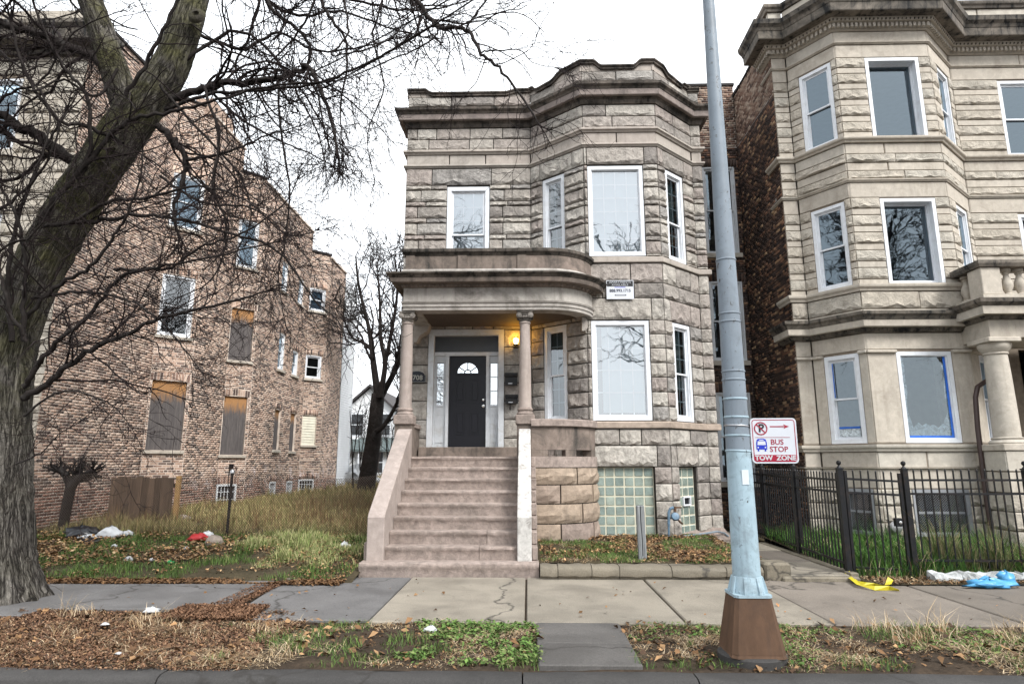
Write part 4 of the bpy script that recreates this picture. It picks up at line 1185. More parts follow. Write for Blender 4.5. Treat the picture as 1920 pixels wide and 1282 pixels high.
for i in range(5):
    for (lo_, hi_) in ((8.4, 10.29), (5.21, 7.06)):
        for (a, b, k) in courses(lo_, hi_, .238, .14):
            lay(rb, RF[i], 0, RL[i], [(a, b)], rop[i], (0.7, 1.5), 'smooth' if k else 'rock', M_LIMES if k else M_LIME, "dressed_stone" if k else "rock_stone", amp=.7)
    for (a, b, k) in ((8.04, 8.28, 1), (7.84, 8.04, 0), (7.66, 7.84, 1), (7.46, 7.66, 0)):
        lay(rb, RF[i], 0, RL[i], [(a, b)], (), (0.8, 1.5), 'smooth' if k else 'rock', M_LIMES if k else M_LIME, "dressed_stone" if k else "rock_stone", amp=.9)
    lay(rb, RF[i], 0, RL[i], [(10.29, 10.6)], (), (1.2, 2.4), 'smooth', M_LIMES, "lintel_stone")
    lay(rb, RF[i], 0, RL[i], [(10.65, 10.92)], (), (1.2, 2.4), 'smooth', M_LIMES, "frieze_stone")
    lay(rb, RF[i], 0, RL[i], [(7.06, 7.40)], (), (1.2, 2.4), 'smooth', M_LIMES, "lintel_stone")
    if i < 4:
        lay(rb, RF[i], 0, RL[i], [(4.69, 5.05)], (), (0.9, 1.6), 'rock', M_LIME, "rock_stone")
        lay(rb, RF[i], 0, RL[i], [(4.60, 4.69)], (), (1.2, 2.4), 'smooth', M_LIMES, "dressed_stone")
        lay(rb, RF[i], 0, RL[i], [(3.86, 4.2)], (), (1.0, 2.2), 'smooth', M_LIMES, "frieze_stone")
        lay(rb, RF[i], 0, RL[i], [(2.02, 3.855)], rop[i], (0.9, 1.6), 'smooth', M_LIMES, "pier_stone")
    lay(rb, RF[i], 0, RL[i], [(1.56, 1.87)], (), (0.8, 1.2), 'smooth', M_LIMES, "dressed_stone")
    lay(rb, RF[i], 0, RL[i], [(1.17, 1.54)], (), (0.9, 1.4), 'smooth', M_LIMES, "dressed_stone")
    lay(rb, RF[i], 0, RL[i], [(.86, 1.17), (.55, .86), (.2, .55)], rop[i], (0.4, .8), 'rock', M_LIME, "basement_stone")
    for zz in (11.58, 11.86): lay(rb, RF[i], 0, RL[i], [(zz, zz + .27)], (), (1.0, 1.8), 'smooth', M_LIMES, "parapet_stone")
RPR = [(5.72, 14.0)] + RP
def mold(z0, z1, o): h = z1 - z0; return [(-.05, z0), (o * .4, z0), (o * .55, z0 + h * .3), (o * .9, z0 + h * .5), (o, z0 + h * .7), (o, z1 - .004), (-.05, z1)]
for (a, b, o, m, nm) in ((10.602, 10.648, .05, M_LIMES, "string_course"), (10.922, 10.955, .05, M_LIMES, "string_course"), (8.285, 8.40, .1, M_LIMES, "sill_course"), (7.402, 7.46, .05, M_LIMES, "string_course"), (5.055, 5.2, .09, M_LIMES, "sill_course"), (1.875, 2.01, .08, M_LIMES, "sill_course"), (1.535, 1.565, .05, M_LIMES, "base_molding"), (12.13, 12.3, .1, M_LIMED, "parapet_coping"), (11.845, 11.865, .02, M_LIMED, "parapet_joint")):
    sweep_parts(nm, RPR, mold(a, b, o), m, rb)
sweep_parts("bed_molding", RPR, [(-.05, 10.957), (.06, 10.957), (.06, 11.06), (.17, 11.07), (.2, 11.14), (-.05, 11.14)], M_LIMES, rb)
sweep_parts("cornice_corona", RPR, [(-.05, 11.142), (.4, 11.142), (.41, 11.16), (.42, 11.33), (-.05, 11.33)], M_LIMED, rb)
sweep_parts("cornice_crown", RPR, [(-.05, 11.333), (.43, 11.333), (.46, 11.4), (.52, 11.46), (.54, 11.56), (-.05, 11.6)], M_LIMED, rb)
RPR4 = RPR[:6]
sweep_parts("first_floor_corona", RPR4, [(-.05, 4.285), (.2, 4.285), (.21, 4.3), (.22, 4.42), (-.05, 4.42)], M_LIMES, rb)
sweep_parts("first_floor_crown", RPR4, [(-.05, 4.423), (.23, 4.423), (.26, 4.48), (.3, 4.52), (.31, 4.58), (-.05, 4.62)], M_LIMED, rb)
sweep_parts("egg_and_dart_bed", RPR4, [(-.05, 4.2), (.05, 4.2), (.09, 4.25), (.14, 4.283), (-.05, 4.283)], M_LIMED, rb)
# dentils and eggs, per stretch
def row_of(name, P, out, z0, z1, w, step, mat, parent, egg=False):
    Q = offset_path(P, out); R_ = offset_path(P, out - .1)
    for i in range(len(P) - 1):
        M = frame(Q[i], Q[i + 1]); L = flen(Q[i], Q[i + 1]); n = max(1, int(L / step)); mb = MB()
        for k in range(n):
            u = (k + .5) * L / n
            if egg: mb.lathe([(.01, z0), (w * .5, z0 + (z1 - z0) * .3), (w * .5, z0 + (z1 - z0) * .65), (.01, z1)], tuple(M @ Vector((u, .02, 0))), 6)
            else:
                a = [M @ Vector(p) for p in ((u - w / 2, 0, z0), (u + w / 2, 0, z0), (u + w / 2, .12, z0), (u - w / 2, .12, z0), (u - w / 2, 0, z1), (u + w / 2, 0, z1), (u + w / 2, .12, z1), (u - w / 2, .12, z1))]
                mb.add(a, [(0, 3, 2, 1), (4, 5, 6, 7), (0, 1, 5, 4), (1, 2, 6, 5), (2, 3, 7, 6), (3, 0, 4, 7)])
        o = mb.build(name, mat, parent); o['kind'] = 'stuff'
row_of("dentil_row", RPR, .125, 10.962, 11.055, .055, .095, M_LIMES, rb)
row_of("egg_row", RPR, .19, 11.075, 11.138, .05, .085, M_LIMED, rb, True)
row_of("egg_row", RPR4, .1, 4.215, 4.28, .05, .085, M_LIMED, rb, True)
# pier capitals between the first floor windows
for i, (a, b) in ((0, (-.02, .33)), (1, (-.02, .235)), (1, (.96, 1.13)), (2, (-.01, .57)), (2, (1.655, 2.02)), (3, (0, .55))):
    MB().box(a, b, -.06, .05, 3.79, 3.85, bev=.01).build("pier_capital", M_LIMES, rb, RF[i])
# windows
def rw(i, k, **kw):
    a, b, c, d = rop[i][k]; return make_window(rb, RF[i] @ T(a, 0, c), b - a, d - c, **kw)
for k in (0, 1): rw(1, k, fw=.075, glass=M_GLASSB, glass2=M_GLASSB); rw(3, k, fw=.075, glass=M_GLASSB)
for k in (0, 1, 2, 3): rw(4, k, fw=.07, glass=M_GLASSB)
rw(2, 0, style='fixed', fw=.08, glass=M_GLASSB, inset=.16, fdepth=.1); rw(2, 1, style='fixed', fw=.08, glass=M_GLASSB, inset=.16, fdepth=.1)
w1 = rw(1, 2, fw=.085, glass=M_GLASSC, glass2=M_GLASSC); w2 = rw(2, 2, style='fixed', fw=.08, glass=M_GLASSC)
rw(3, 2, fw=.075, glass=M_GLASSB)
# reveals of the two big upper windows
for k in (0, 1):
    a, b, c, d = rop[2][k]; w, h = b - a, d - c; mb = MB()
    mb.box(-.0, .07, -.01, .13, 0, h); mb.box(w - .07, w, -.01, .13, 0, h); mb.box(.07, w - .07, -.01, .13, h - .07, h)
    mb.build("window_casing", M_WHITE, rb, RF[2] @ T(a, 0, c))
# plastic sheeting taped inside the first floor windows
M_TAPE = plain_mat("blue_painters_tape", (0.03, 0.13, 0.5), 0.6, 0.3)
def _film():
    t = NT("crumpled_plastic_film"); p = t.pos()
    n = t.noise(p, 9, 7, 0.75, 1.4)
    tr = t.n("ShaderNodeBsdfTransparent", Color=(1, 1, 1, 1)); b = t.n("ShaderNodeBsdfPrincipled")
    b.inputs["Base Color"].default_value = (0.75, 0.82, 0.85, 1); b.inputs["Roughness"].default_value = .25
    t.set(b.inputs["Normal"], t.bump(n, 1.0, .05))
    mx = t.n("ShaderNodeMixShader"); t.set(mx.inputs[0], t.ramp(n, [(.36, 0.35), (.58, 1.0)]))
    t.t.links.new(tr.outputs[0], mx.inputs[1]); t.t.links.new(b.outputs[0], mx.inputs[2]); t.t.links.new(mx.outputs[0], t.out.inputs[0])
    return t.mat
M_FILM = _film()
a, b, c, d = rop[2][2]; w, h = b - a, d - c; MW = RF[2] @ T(a, 0, c)
tp = MB(); tp.box(.1, w - .1, .072, .076, .1, .145); tp.box(w - .145, w - .1, .071, .075, .145, h - .1); tp.build("tape_border", M_TAPE, w2, MW)
# film: a ring along the left, bottom and right edges of the pane
fm = MB(); rr = random.Random(3); n = 26
path = [(.1, h - .1)] + [(.1, h - .1 - (h - .35) * k / 8) for k in range(1, 9)] + [(.16 + (w - .32) * k / 8, .12) for k in range(0, 9)] + [(w - .1, .25 + (h - .5) * k / 8) for k in range(0, 9)]
vs = []
for k, (x, z) in enumerate(path):
    cx_, cz_ = w / 2, h / 2; t = rr.uniform(.24, .42) if 7 < k < 20 else rr.uniform(.1, .22)
    vs += [(x, .082, z), (x + (cx_ - x) * t * (1 if k < 9 or k > 18 else .6), .084, z + (max(cz_ * .6, z * .9) - z) * t * (1.6 if 8 < k < 18 else .1))]
fm.add(vs, [(2 * k, 2 * k + 1, 2 * k + 3, 2 * k + 2) for k in range(len(path) - 1)]); fm.build("plastic_film", M_FILM, w2, MW)
a, b, c, d = rop[1][2]; w, h = b - a, d - c; MW = RF[1] @ T(a, 0, c)
tp = MB(); tp.box(.15, w - .15, .085, .088, .3, .34); tp.box(.14, .16, .04, .044, h * .52, h - .15); tp.build("tape_strip", M_TAPE, w1, MW)
MB().quad((.15, .095, .14), (w - .15, .095, .14), (w - .15, .095, .3), (.15, .095, .3)).build("plastic_film", M_FILM, w1, MW)
# basement windows with mesh grilles
for i, k in ((1, 3), (2, 3)):
    a, b, c, d = rop[i][k]; w, h = b - a, d - c; M = RF[i] @ T(a, 0, c); mb = MB(); e = .07
    mb.box(0, e, -.02, .05, 0, h); mb.box(w - e, w, -.02, .05, 0, h); mb.box(e, w - e, -.02, .05, h - e, h); mb.box(e, w - e, -.02, .05, 0, e); mb.box(e, w - e, .0, .03, h * .5 - .02, h * .5 + .02)
    bw_ = mb.build("basement_window", plain_mat("galvanised_grille", (0.3, 0.31, 0.33), .5, .4, .4) if "galvanised_grille" not in bpy.data.materials else bpy.data.materials["galvanised_grille"], rb, M)
    mb = MB(); s_ = .045
    for q in range(-int(h / s_), int(w / s_) + 1):
        for sg_ in (1, -1):
            x0_, z0_ = q * s_, 0.0; pts = []
            for (x, z) in ((x0_, 0), (x0_ + h, h)):
                pts.append((x if sg_ > 0 else w - x, z))
            (xa, za), (xb, zb) = pts
            # clip to the frame
            def clip(xa, za, xb, zb):
                t0, t1 = 0, 1
                for p_, q_ in ((-(xb - xa), xa - e), ((xb - xa), w - e - xa), (-(zb - za), za - e), ((zb - za), h - e - za)):
                    if abs(p_) < 1e-9:
                        if q_ < 0: return None
                        continue
                    r_ = q_ / p_
                    if p_ < 0: t0 = max(t0, r_)
                    else: t1 = min(t1, r_)
                return (t0, t1) if t1 > t0 else None
            cl = clip(xa, za, xb, zb)
            if cl: mb.tube([(xa + (xb - xa) * t, -.005, za + (zb - za) * t) for t in cl], .0017, 3, caps=False)
    o = mb.build("grille_mesh", bpy.data.materials["galvanised_grille"], bw_, M); o['kind'] = 'stuff'
    MB().quad((e, .06, e), (w - e, .06, e), (w - e, .06, h - e), (e, .06, h - e)).build("pane", M_GLASSD, bw_, M)
    MB().box(e, w - e, .2, .21, e, h - e).build("window_screen", M_SCREEN, bw_, M)
# dark brick side wall
SM = frame((5.72, 16.0), (5.72, 13.42)); 
SMW = frame((1.6, 16.0), (5.72, 16.0))
side = MB(); wall_panel(side, SM, 2.58, -.1, 11.55, [], .3, .012); 
wops = [(4.12 - .98, 4.12 - .12, 7.05, 9.5), (4.12 - .98, 4.12 - .12, 4.2, 6.3), (4.12 - .98, 4.12 - .12, 1.2, 3.4)]
wall_panel(side, SMW, 4.12, -.1, 11.9, wops, .3, .012)
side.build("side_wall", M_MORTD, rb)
pale = MB(); pale.quad(*[tuple(SM @ Vector(p)) for p in ((0, .008, 10.05), (2.58, .008, 10.05), (2.58, .008, 11.55), (0, .008, 11.55))]); pale.quad(*[tuple(SMW @ Vector(p)) for p in ((0, .008, 10.05), (4.12, .008, 10.05), (4.12, .008, 11.9), (0, .008, 11.9))])
pale.build("upper_mortar", M_MORTP, rb)
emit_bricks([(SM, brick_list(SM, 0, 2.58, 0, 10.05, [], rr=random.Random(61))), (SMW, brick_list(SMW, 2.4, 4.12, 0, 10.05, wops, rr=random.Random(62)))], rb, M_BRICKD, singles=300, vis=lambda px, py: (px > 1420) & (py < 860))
emit_bricks([(SM, brick_list(SM, 0, 2.58, 10.07, 11.55, [], rr=random.Random(63))), (SMW, brick_list(SMW, 2.4, 4.12, 10.07, 11.9, [], rr=random.Random(64)))], rb, M_BRICKP, singles=0, name="upper_brick")
for (a, b, c, d) in wops:
    make_window(rb, SMW @ T(a, 0, c), b - a, d - c, fw=.045, glass=M_GLASSB, inset=.05, mat=M_WOODW)
    MB().box(a - .05, b + .05, -.07, .1, c - .12, c - .005).build("window_sill", M_LIMES, rb, SMW)
tar = MB()
rr = random.Random(8); u = 0
while u < 2.58: w = rr.uniform(.2, .4); tar.box(u, min(2.58, u + w), -.03, .3, 11.55, 11.58 + rr.uniform(0, .07)); u += w
o = tar.build("tar_coping", M_TARW, rb, SM); o['kind'] = 'stuff'
MB().box(2.0, 4.15, -.03, .3, 11.9, 11.97).build("tar_coping", M_TARW, rb, SMW)
wing = MB(); wing.box(1.6, 5.72, 24.9, 25, 0, 11.9); wing.box(1.6, 5.7, 16.4, 24.9, 11.6, 11.7); wing.box(1.6, 5.7, 19, 19.1, 0, 11.6); wing.build("rear_wing_body", M_ROOM, rb)
# ---- porch of the right building
PX, PY = 8.62, 11.75
rp = [(PX, 13.0), (PX, PY), (12.6, PY)]
lay(rb, frame(rp[0], rp[1]), 0, .01, [], ())
sweep_parts("porch_frieze", rp, [(-.45, 3.95), (0, 3.95), (0, 4.28), (-.45, 4.28)], M_LIMES, rb)
sweep_parts("porch_bed", rp, [(-.4, 4.283), (.04, 4.283), (.12, 4.35), (-.4, 4.35)], M_LIMED, rb)
sweep_parts("porch_corona", rp, [(-.4, 4.353), (.22, 4.353), (.23, 4.5), (-.4, 4.5)], M_LIMES, rb)
sweep_parts("porch_crown", rp, [(-.4, 4.503), (.24, 4.503), (.3, 4.56), (.32, 4.63), (-.4, 4.66)], M_LIMED, rb)
row_of("egg_row", rp, .08, 4.29, 4.345, .05, .085, M_LIMED, rb, True)
MB().box(PX + .45, 12.6, PY + .45, 13.3, 4.0, 4.1).build("porch_ceiling", M_LIMES, rb)
sweep_parts("balustrade_base", rp, [(-.3, 4.663), (.06, 4.663), (.06, 4.76), (-.3, 4.76)], M_LIMES, rb)
sweep_parts("balustrade_rail", rp, [(-.3, 5.3), (.07, 5.3), (.1, 5.36), (.1, 5.42), (-.3, 5.44)], M_LIMED, rb)
MB().box(PX - .03, PX + .34, PY - .03, PY + .34, 4.763, 5.297, bev=.012).build("balustrade_pedestal", M_LIMES, rb)
bal = [(.055, 0), (.09, .0), (.09, .04), (.05, .06), (.06, .1), (.1, .2), (.09, .28), (.05, .38), (.045, .42), (.07, .45), (.045, .47), (.085, .49), (.085, .533)]
bme = None
for (x, y) in [(PX + .12, PY + .62), (PX + .12, PY + .92)] + [(PX + .55 + .24 * k, PY + .13) for k in range(14)]:
    if bme is None: o = MB().lathe(bal, (0, 0, 0), 16).build("baluster", M_LIMES, rb, T(x, y, 4.763), auto=35); bme = o.data
    else: link(bpy.data.objects.new("baluster", bme), rb, T(x, y, 4.763))
for x in (PX + .22, PX + 2.2):
    cy = PY + .24
    col = MB().box(x - .3, x + .3, cy - .3, cy + .3, 3.86, 3.947, bev=.012).build("porch_column", M_LIMES, rb)
    MB().lathe([(.19, 3.64), (.21, 3.66), (.2, 3.69), (.24, 3.74), (.27, 3.8), (.27, 3.857)], (x, cy, 0), 32).build("capital", M_LIMES, col, auto=35)
    MB().lathe([(.215, 2.12), (.212, 2.5), (.2, 3.2), (.185, 3.64)], (x, cy, 0), 32).build("column_shaft", M_LIMES, col, auto=35)
    MB().lathe([(.29, 1.99), (.3, 2.02), (.28, 2.05), (.24, 2.07), (.26, 2.1), (.22, 2.118)], (x, cy, 0), 32).build("column_base", M_LIMES, col, auto=35)
    MB().box(x - .33, x + .33, cy - .33, cy + .33, 1.87, 1.987, bev=.012).build("pedestal_cap", M_LIMES, col)
    pM = frame((x - .3, cy - .3), (x + .3, cy - .3)); pM2 = frame((x - .3, cy + .3), (x - .3, cy - .3))
    MB().box(x - .27, x + .27, cy - .27, cy + .27, 0, 1.868).build("pedestal_core", M_LIMEM, col)
    for zz, kk in ((1.5, 'smooth'), (1.13, 'smooth'), (.8, 'rock'), (.48, 'rock'), (.15, 'rock')):
        for q in (pM, pM2): block(rb, q, 0, .6, zz, zz + (.37 if kk == 'smooth' else .325), kk, M_LIMES if kk == 'smooth' else M_LIME, "pedestal_stone")
    MB().box(x - .3, x + .3, 13.1, 13.38, 2.0, 3.95).build("pilaster", M_LIMES, rb)
MB().box(PX - .05, 12.6, PY + .6, 13.35, 1.6, 1.85).build("porch_floor", M_LIMES, rb)
# brown downpipe
M_BROWN = plain_mat("brown_downpipe", (0.045, 0.026, 0.022), .45, .4)
dp = MB(); pth = [at(1868, 708, 12.35), at(1848, 715, 12.35), at(1833, 725, 12.3), at(1829, 745, 12.28), at(1833, 800, 12.27), at(1845, 900, 12.25), at(1857, 985, 12.22)]
dp.tube(pth, .045, 10); dp.build("downpipe", M_BROWN, rb, auto=40)
# gas regulator by the basement window
gv = MB(); p = at(1680, 988, 12.42); gv.lathe([(.03, -.06), (.1, -.04), (.12, 0), (.1, .04), (.03, .06)], (0, 0, 0), 14)
gv.build("gas_regulator", M_STEEL, rb, T(*p) @ Matrix.Rotation(math.radians(90), 4, 'X'), auto=40)
gv = MB(); gv.tube([p + Vector((0, .05, -.25)), p + Vector((0, .02, -.05)), p, p + Vector((.15, .02, .02)), p + Vector((.15, .1, .02))], .02, 8); gv.build("gas_pipe", M_STEEL, rb, auto=40)
# ================================================================== GROUND
def ground_mat(name, c1, c2, c3, scale=3.0, bump=0.6, rough=0.95):
    t = NT(name); p = t.pos()
    n = t.noise(p, scale, 9, .7, .5); n2 = t.noise(p, scale * 9, 6, .75)
    col = t.ramp(n, [(.3, c1), (.5, c2), (.72, c3)])
    col = t.mix(1.0, col, t.ramp(n2, [(.25, .45), (.55, 1.0), (.8, 1.5)]), 'MULTIPLY')
    t.bsdf(col, rough, t.bump(n2, bump, .03), .15)
    return t.mat
M_EARTH = ground_mat("damp_earth", (.035, .027, .02), (.055, .04, .028), (.085, .06, .04))
M_LOT = ground_mat("lot_soil", (.04, .032, .02), (.06, .048, .028), (.09, .07, .04), 2.0)
def concrete(name, c, wet=0.35, tone=1.0):
    t = NT(name); p = t.pos()
    n = t.noise(p, 1.3, 9, .65, .4); n2 = t.noise(p, 70, 4, .7); n3 = t.noise(p, 240, 2, .8)
    base = t.ramp(t.rnd(), [(0, tuple(x * .86 for x in c)), (1, tuple(x * 1.1 for x in c))])
    col = t.mix(t.math('MULTIPLY', t.ramp(n, [(.42, 0.0), (.68, 1.0)]), wet), base, tuple(x * .33 for x in c))
    col = t.mix(1.0, col, t.ramp(n2, [(.3, .72), (.7, 1.22)]), 'MULTIPLY')
    col = t.mix(t.ramp(n3, [(.6, 0.0), (.75, .35)]), col, (.36, .33, .28))
    vor = t.n("ShaderNodeTexVoronoi", feature='DISTANCE_TO_EDGE', Vector=t.mix(.35, p, t.n("ShaderNodeTexNoise", Vector=p, Scale=2.5, Detail=6.0).outputs["Color"]), Scale=.42)
    col = t.mix(t.math('MULTIPLY', t.ramp(vor.outputs["Distance"], [(0, 1.0), (.007, 0.0)]), .85), col, (.03, .027, .024))
    n4 = t.noise(p, 5.5, 6, .7, 1.0); col = t.mix(t.ramp(n4, [(.58, 0.0), (.7, .5)]), col, tuple(x * .45 for x in c))
    t.bsdf(col, t.ramp(n, [(.4, .9), (.7, .6)]), t.bump(n2, .35, .006), .3)
    return t.mat
M_WALK = concrete("tan_pavement_concrete", (.265, .235, .19), .55)
M_WALKG = concrete("grey_pavement_concrete", (.135, .13, .128), .55)
M_WALKB = concrete("brown_pavement_concrete", (.18, .155, .13), .45)
M_WALKW = concrete("damp_dark_concrete", (.12, .112, .105), .6)
M_CURB = concrete("dark_curb_concrete", (.055, .052, .05), .6)
M_EDGE = concrete("mossy_edging_concrete", (.19, .165, .125), .5)
M_ASPH = concrete("asphalt", (.026, .027, .031), .3)

def sheet(name, x0, x1, y0, y1, zf, mat, nx=20, ny=20, kind='structure', smooth=True):
    xs = np.linspace(x0, x1, nx + 1); ys = np.linspace(y0, y1, ny + 1)
    V = [(x, y, zf(x, y)) for y in ys for x in xs]
    F_ = [(j * (nx + 1) + i, j * (nx + 1) + i + 1, (j + 1) * (nx + 1) + i + 1, (j + 1) * (nx + 1) + i) for j in range(ny) for i in range(nx)]
    o = obj_arrays(name, V, F_, [mat], smooth=smooth); o['kind'] = kind
    return o
def hsh(x, y): return math.sin(x * 2.3 + 1.7 * math.sin(y * 1.9)) * .5 + math.sin(x * 5.1 - y * 4.3) * .25 + math.sin(x * 11.3 + y * 9.7) * .12
sheet("ground", -400, 400, -400, 400, lambda x, y: -.45, M_EARTH, 8, 8)
sheet("street", -80, 80, -6.0, 5.42, lambda x, y: -.19, M_ASPH, 4, 4)
def kz(x, y): return -.03 - .02 * max(0, 1 - abs(y - 5.63) / .12) + .018 * hsh(x * 1.3, y * 1.7)
sheet("parkway", -40, 40, 5.63, 7.2, kz, M_EARTH, 400, 40)
def lotz(x, y):
    if y < 9.3: b = -.02
    elif y < 12.4: b = .27 * ((y - 9.3) / 3.1) ** .8
    else: b = .27 + (y - 12.4) * .0145
    return b + .025 * hsh(x, y)
sheet("vacant_lot", -60, -2.49, 9.15, 70, lotz, M_LOT, 150, 160)
sheet("back_lot", -60, 60, 25.2, 72, lambda x, y: .3 + .02 * (y - 25), M_LOT, 30, 20)
def lawnz(x, y): return .185 + (y - 9.95) * .02 + .012 * hsh(x * 2, y * 2)
sheet("front_lawn", .12, 3.62, 9.9, 13.4, lawnz, M_LOT, 40, 40)
def yardz(x, y): return .02 + max(0, y - 9.6) * .05 + .015 * hsh(x, y)
sheet("side_yard", 4.72, 16, 9.27, 13.45, yardz, M_LOT, 60, 30)
sheet("gangway_ground", 4.1, 5.75, 13.3, 25.2, lambda x, y: .1, M_LOT, 4, 10)

# pavement slabs
walk = empty("sidewalk", (0, 8.2, 0)); walk['kind'] = 'structure'
def slab(x0b, x1b, x0f, x1f, mat, yf=7.12, yb=9.78, dz=0.0, tilt=0.0):
    """front edge x0f..x1f at yf, back edge x0b..x1b at yb"""
    g = .012; nx = 6
    mb = MB(); e = .012
    A = [(x0f + g, yf), (x1f - g, yf), (x1b - g, yb), (x0b + g, yb)]
    cx = sum(p[0] for p in A) / 4; cy = sum(p[1] for p in A) / 4
    ins = [(p[0] + (e if p[0] < cx else -e), p[1] + (e if p[1] < cy else -e)) for p in A]
    vs = [(x, y, -.12) for x, y in A] + [(x, y, dz - e + tilt * (x - cx)) for x, y in A] + [(x, y, dz + tilt * (x - cx)) for x, y in ins]
    mb.add(vs, [(0, 1, 5, 4), (1, 2, 6, 5), (2, 3, 7, 6), (3, 0, 4, 7), (4, 5, 9, 8), (5, 6, 10, 9), (6, 7, 11, 10), (7, 4, 8, 11), (8, 9, 10, 11)])
    return mb.build("paving_slab", mat, walk)
xs = [-1.72, -.03, 1.67]
slab(-1.72, -.03, -1.72, -.03, M_WALK); slab(-.03, 1.67, -.03, 1.67, M_WALK)
slab(1.67, 3.2, 1.67, 3.2, M_WALK, dz=.004); slab(3.2, 5.2, 3.2, 5.2, M_WALKB, dz=-.004); slab(5.2, 7.0, 5.2, 7.0, M_WALKB, yb=9.3); slab(7.0, 8.8, 7.0, 8.8, M_WALKB, yb=9.3)
for k in range(4): slab(8.8 + 1.8 * k, 10.6 + 1.8 * k, 8.8 + 1.8 * k, 10.6 + 1.8 * k, M_WALKB, yb=9.3)
slab(-3.55, -1.72, -3.3, -1.72, M_WALKG, dz=-.006, yf=7.2)
slab(-5.6, -3.55, -5.6, -3.55, M_WALKG, dz=.012, yf=7.6, yb=9.35, tilt=.004); slab(-7.5, -5.6, -7.5, -5.6, M_WALKG, yf=7.3, yb=9.3, dz=.005)
for k in range(4): slab(-9.4 - 1.9 * k, -7.5 - 1.9 * k, -9.4 - 1.9 * k, -7.5 - 1.9 * k, M_WALKG, yb=9.3)
sheet("sidewalk_bed", -40, 40, 7.1, 9.9, lambda x, y: -.035, M_EARTH, 40, 4)
# strip of concrete across the parkway
cw = empty("carriage_walk", (.5, 6.3, 0)); cw['kind'] = 'structure'
for (a, b) in ((5.68, 6.33), (6.345, 7.1)):
    mb = MB(); mb.box(.08, .95, a, b, -.1, .004, bev=.01); mb.build("paving_slab", M_WALKW, cw)
# kerb
kerb = empty("curb", (0, 5.5, -.05)); kerb['kind'] = 'structure'
x = -14.0; rr = random.Random(4)
cuts = [-14, -11.2, -8.4, -5.6, -3.0, -.05, 1.35, 4.0, 6.6, 9.4, 12.2]
for a, b in zip(cuts[:-1], cuts[1:]):
    mb = MB(); n = 8
    prof = [(5.40, -.3), (5.42, -.2), (5.435, -.085), (5.46, -.05), (5.5, -.042), (5.64, -.038), (5.655, -.05), (5.66, -.3)]
    vs = []; k = len(prof)
    for i in range(n + 1):
        xx = a + .006 + (b - a - .012) * i / n
        for y, z in prof: vs.append((xx, y + rr.uniform(-.006, .006), z + rr.uniform(-.005, .005)))
    fs = [(i * k + j, i * k + (j + 1) % k, (i + 1) * k + (j + 1) % k, (i + 1) * k + j) for i in range(n) for j in range(k)]
    fs = [tuple(reversed(f)) for f in fs] + [tuple(range(k)), tuple(range((n + 1) * k - 1, n * k - 1, -1))]
    mb.add(vs, fs); mb.build("curb_stone", M_CURB, kerb, auto=50)
# low edging in front of the house lawn
edg = empty("lawn_edging", (1.8, 9.75, 0)); edg['kind'] = 'structure'
for a, b in ((.17, .43), (.43, .92), (.92, 1.32), (1.32, 2.07), (2.07, 2.85), (2.85, 3.38)):
    mb = MB(); n = 6; rr = random.Random(int(a * 100))
    prof = [(9.66, -.03), (9.655, .03), (9.61, .045), (9.60, .12), (9.63, .165), (9.7, .18), (9.88, .185), (9.93, .15), (9.94, -.03)]
    k = len(prof); vs = []
    for i in range(n + 1):
        xx = a + .005 + (b - a - .01) * i / n
        for y, z in prof: vs.append((xx, y + rr.uniform(-.008, .008), z + rr.uniform(-.008, .008)))
    fs = [tuple(reversed((i * k + j, i * k + (j + 1) % k, (i + 1) * k + (j + 1) % k, (i + 1) * k + j))) for i in range(n) for j in range(k)]
    mb.add(vs, fs + [tuple(range(k)), tuple(range((n + 1) * k - 1, n * k - 1, -1))]); mb.build("edging_stone", M_EDGE, edg, auto=50)
# gangway path beside the house
gp = empty("gangway_path", (4.2, 11, 0)); gp['kind'] = 'structure'
for k in range(9):
    a = 9.66 + k * 1.25
    mb = MB(); mb.box(3.66 - (.0 if k > 2 else .0), 4.62, a, a + 1.235, -.1, .075 + k * .008, bev=.012); mb.build("path_slab", M_WALKB if k % 2 else M_WALK, gp)
mb = MB(); mb.box(3.63, 4.72, 9.55, 9.655, -.1, .06, bev=.02); mb.build("path_lip", M_EDGE, gp)
mb = MB(); mb.box(4.63, 4.75, 9.66, 19, -.1, .1, bev=.01); mb.build("path_border", M_EDGE, gp)
# sloping concrete skirt at the foot of the house corner
sk = MB(); sk.add([(2.75, 12.72, .12), (3.85, 13.35, .12), (4.2, 13.6, .12), (4.2, 14.4, .12), (2.75, 13.0, .24), (3.75, 13.9, .34), (4.1, 13.95, .36), (4.1, 14.4, .36), (2.75, 12.72, -.1), (3.85, 13.35, -.1), (4.2, 13.6, -.1), (4.2, 14.4, -.1)],
       [(0, 1, 5, 4), (1, 2, 6, 5), (2, 3, 7, 6), (8, 9, 1, 0), (9, 10, 2, 1), (10, 11, 3, 2)]); o = sk.build("corner_skirt", M_STEP); o['kind'] = 'structure'

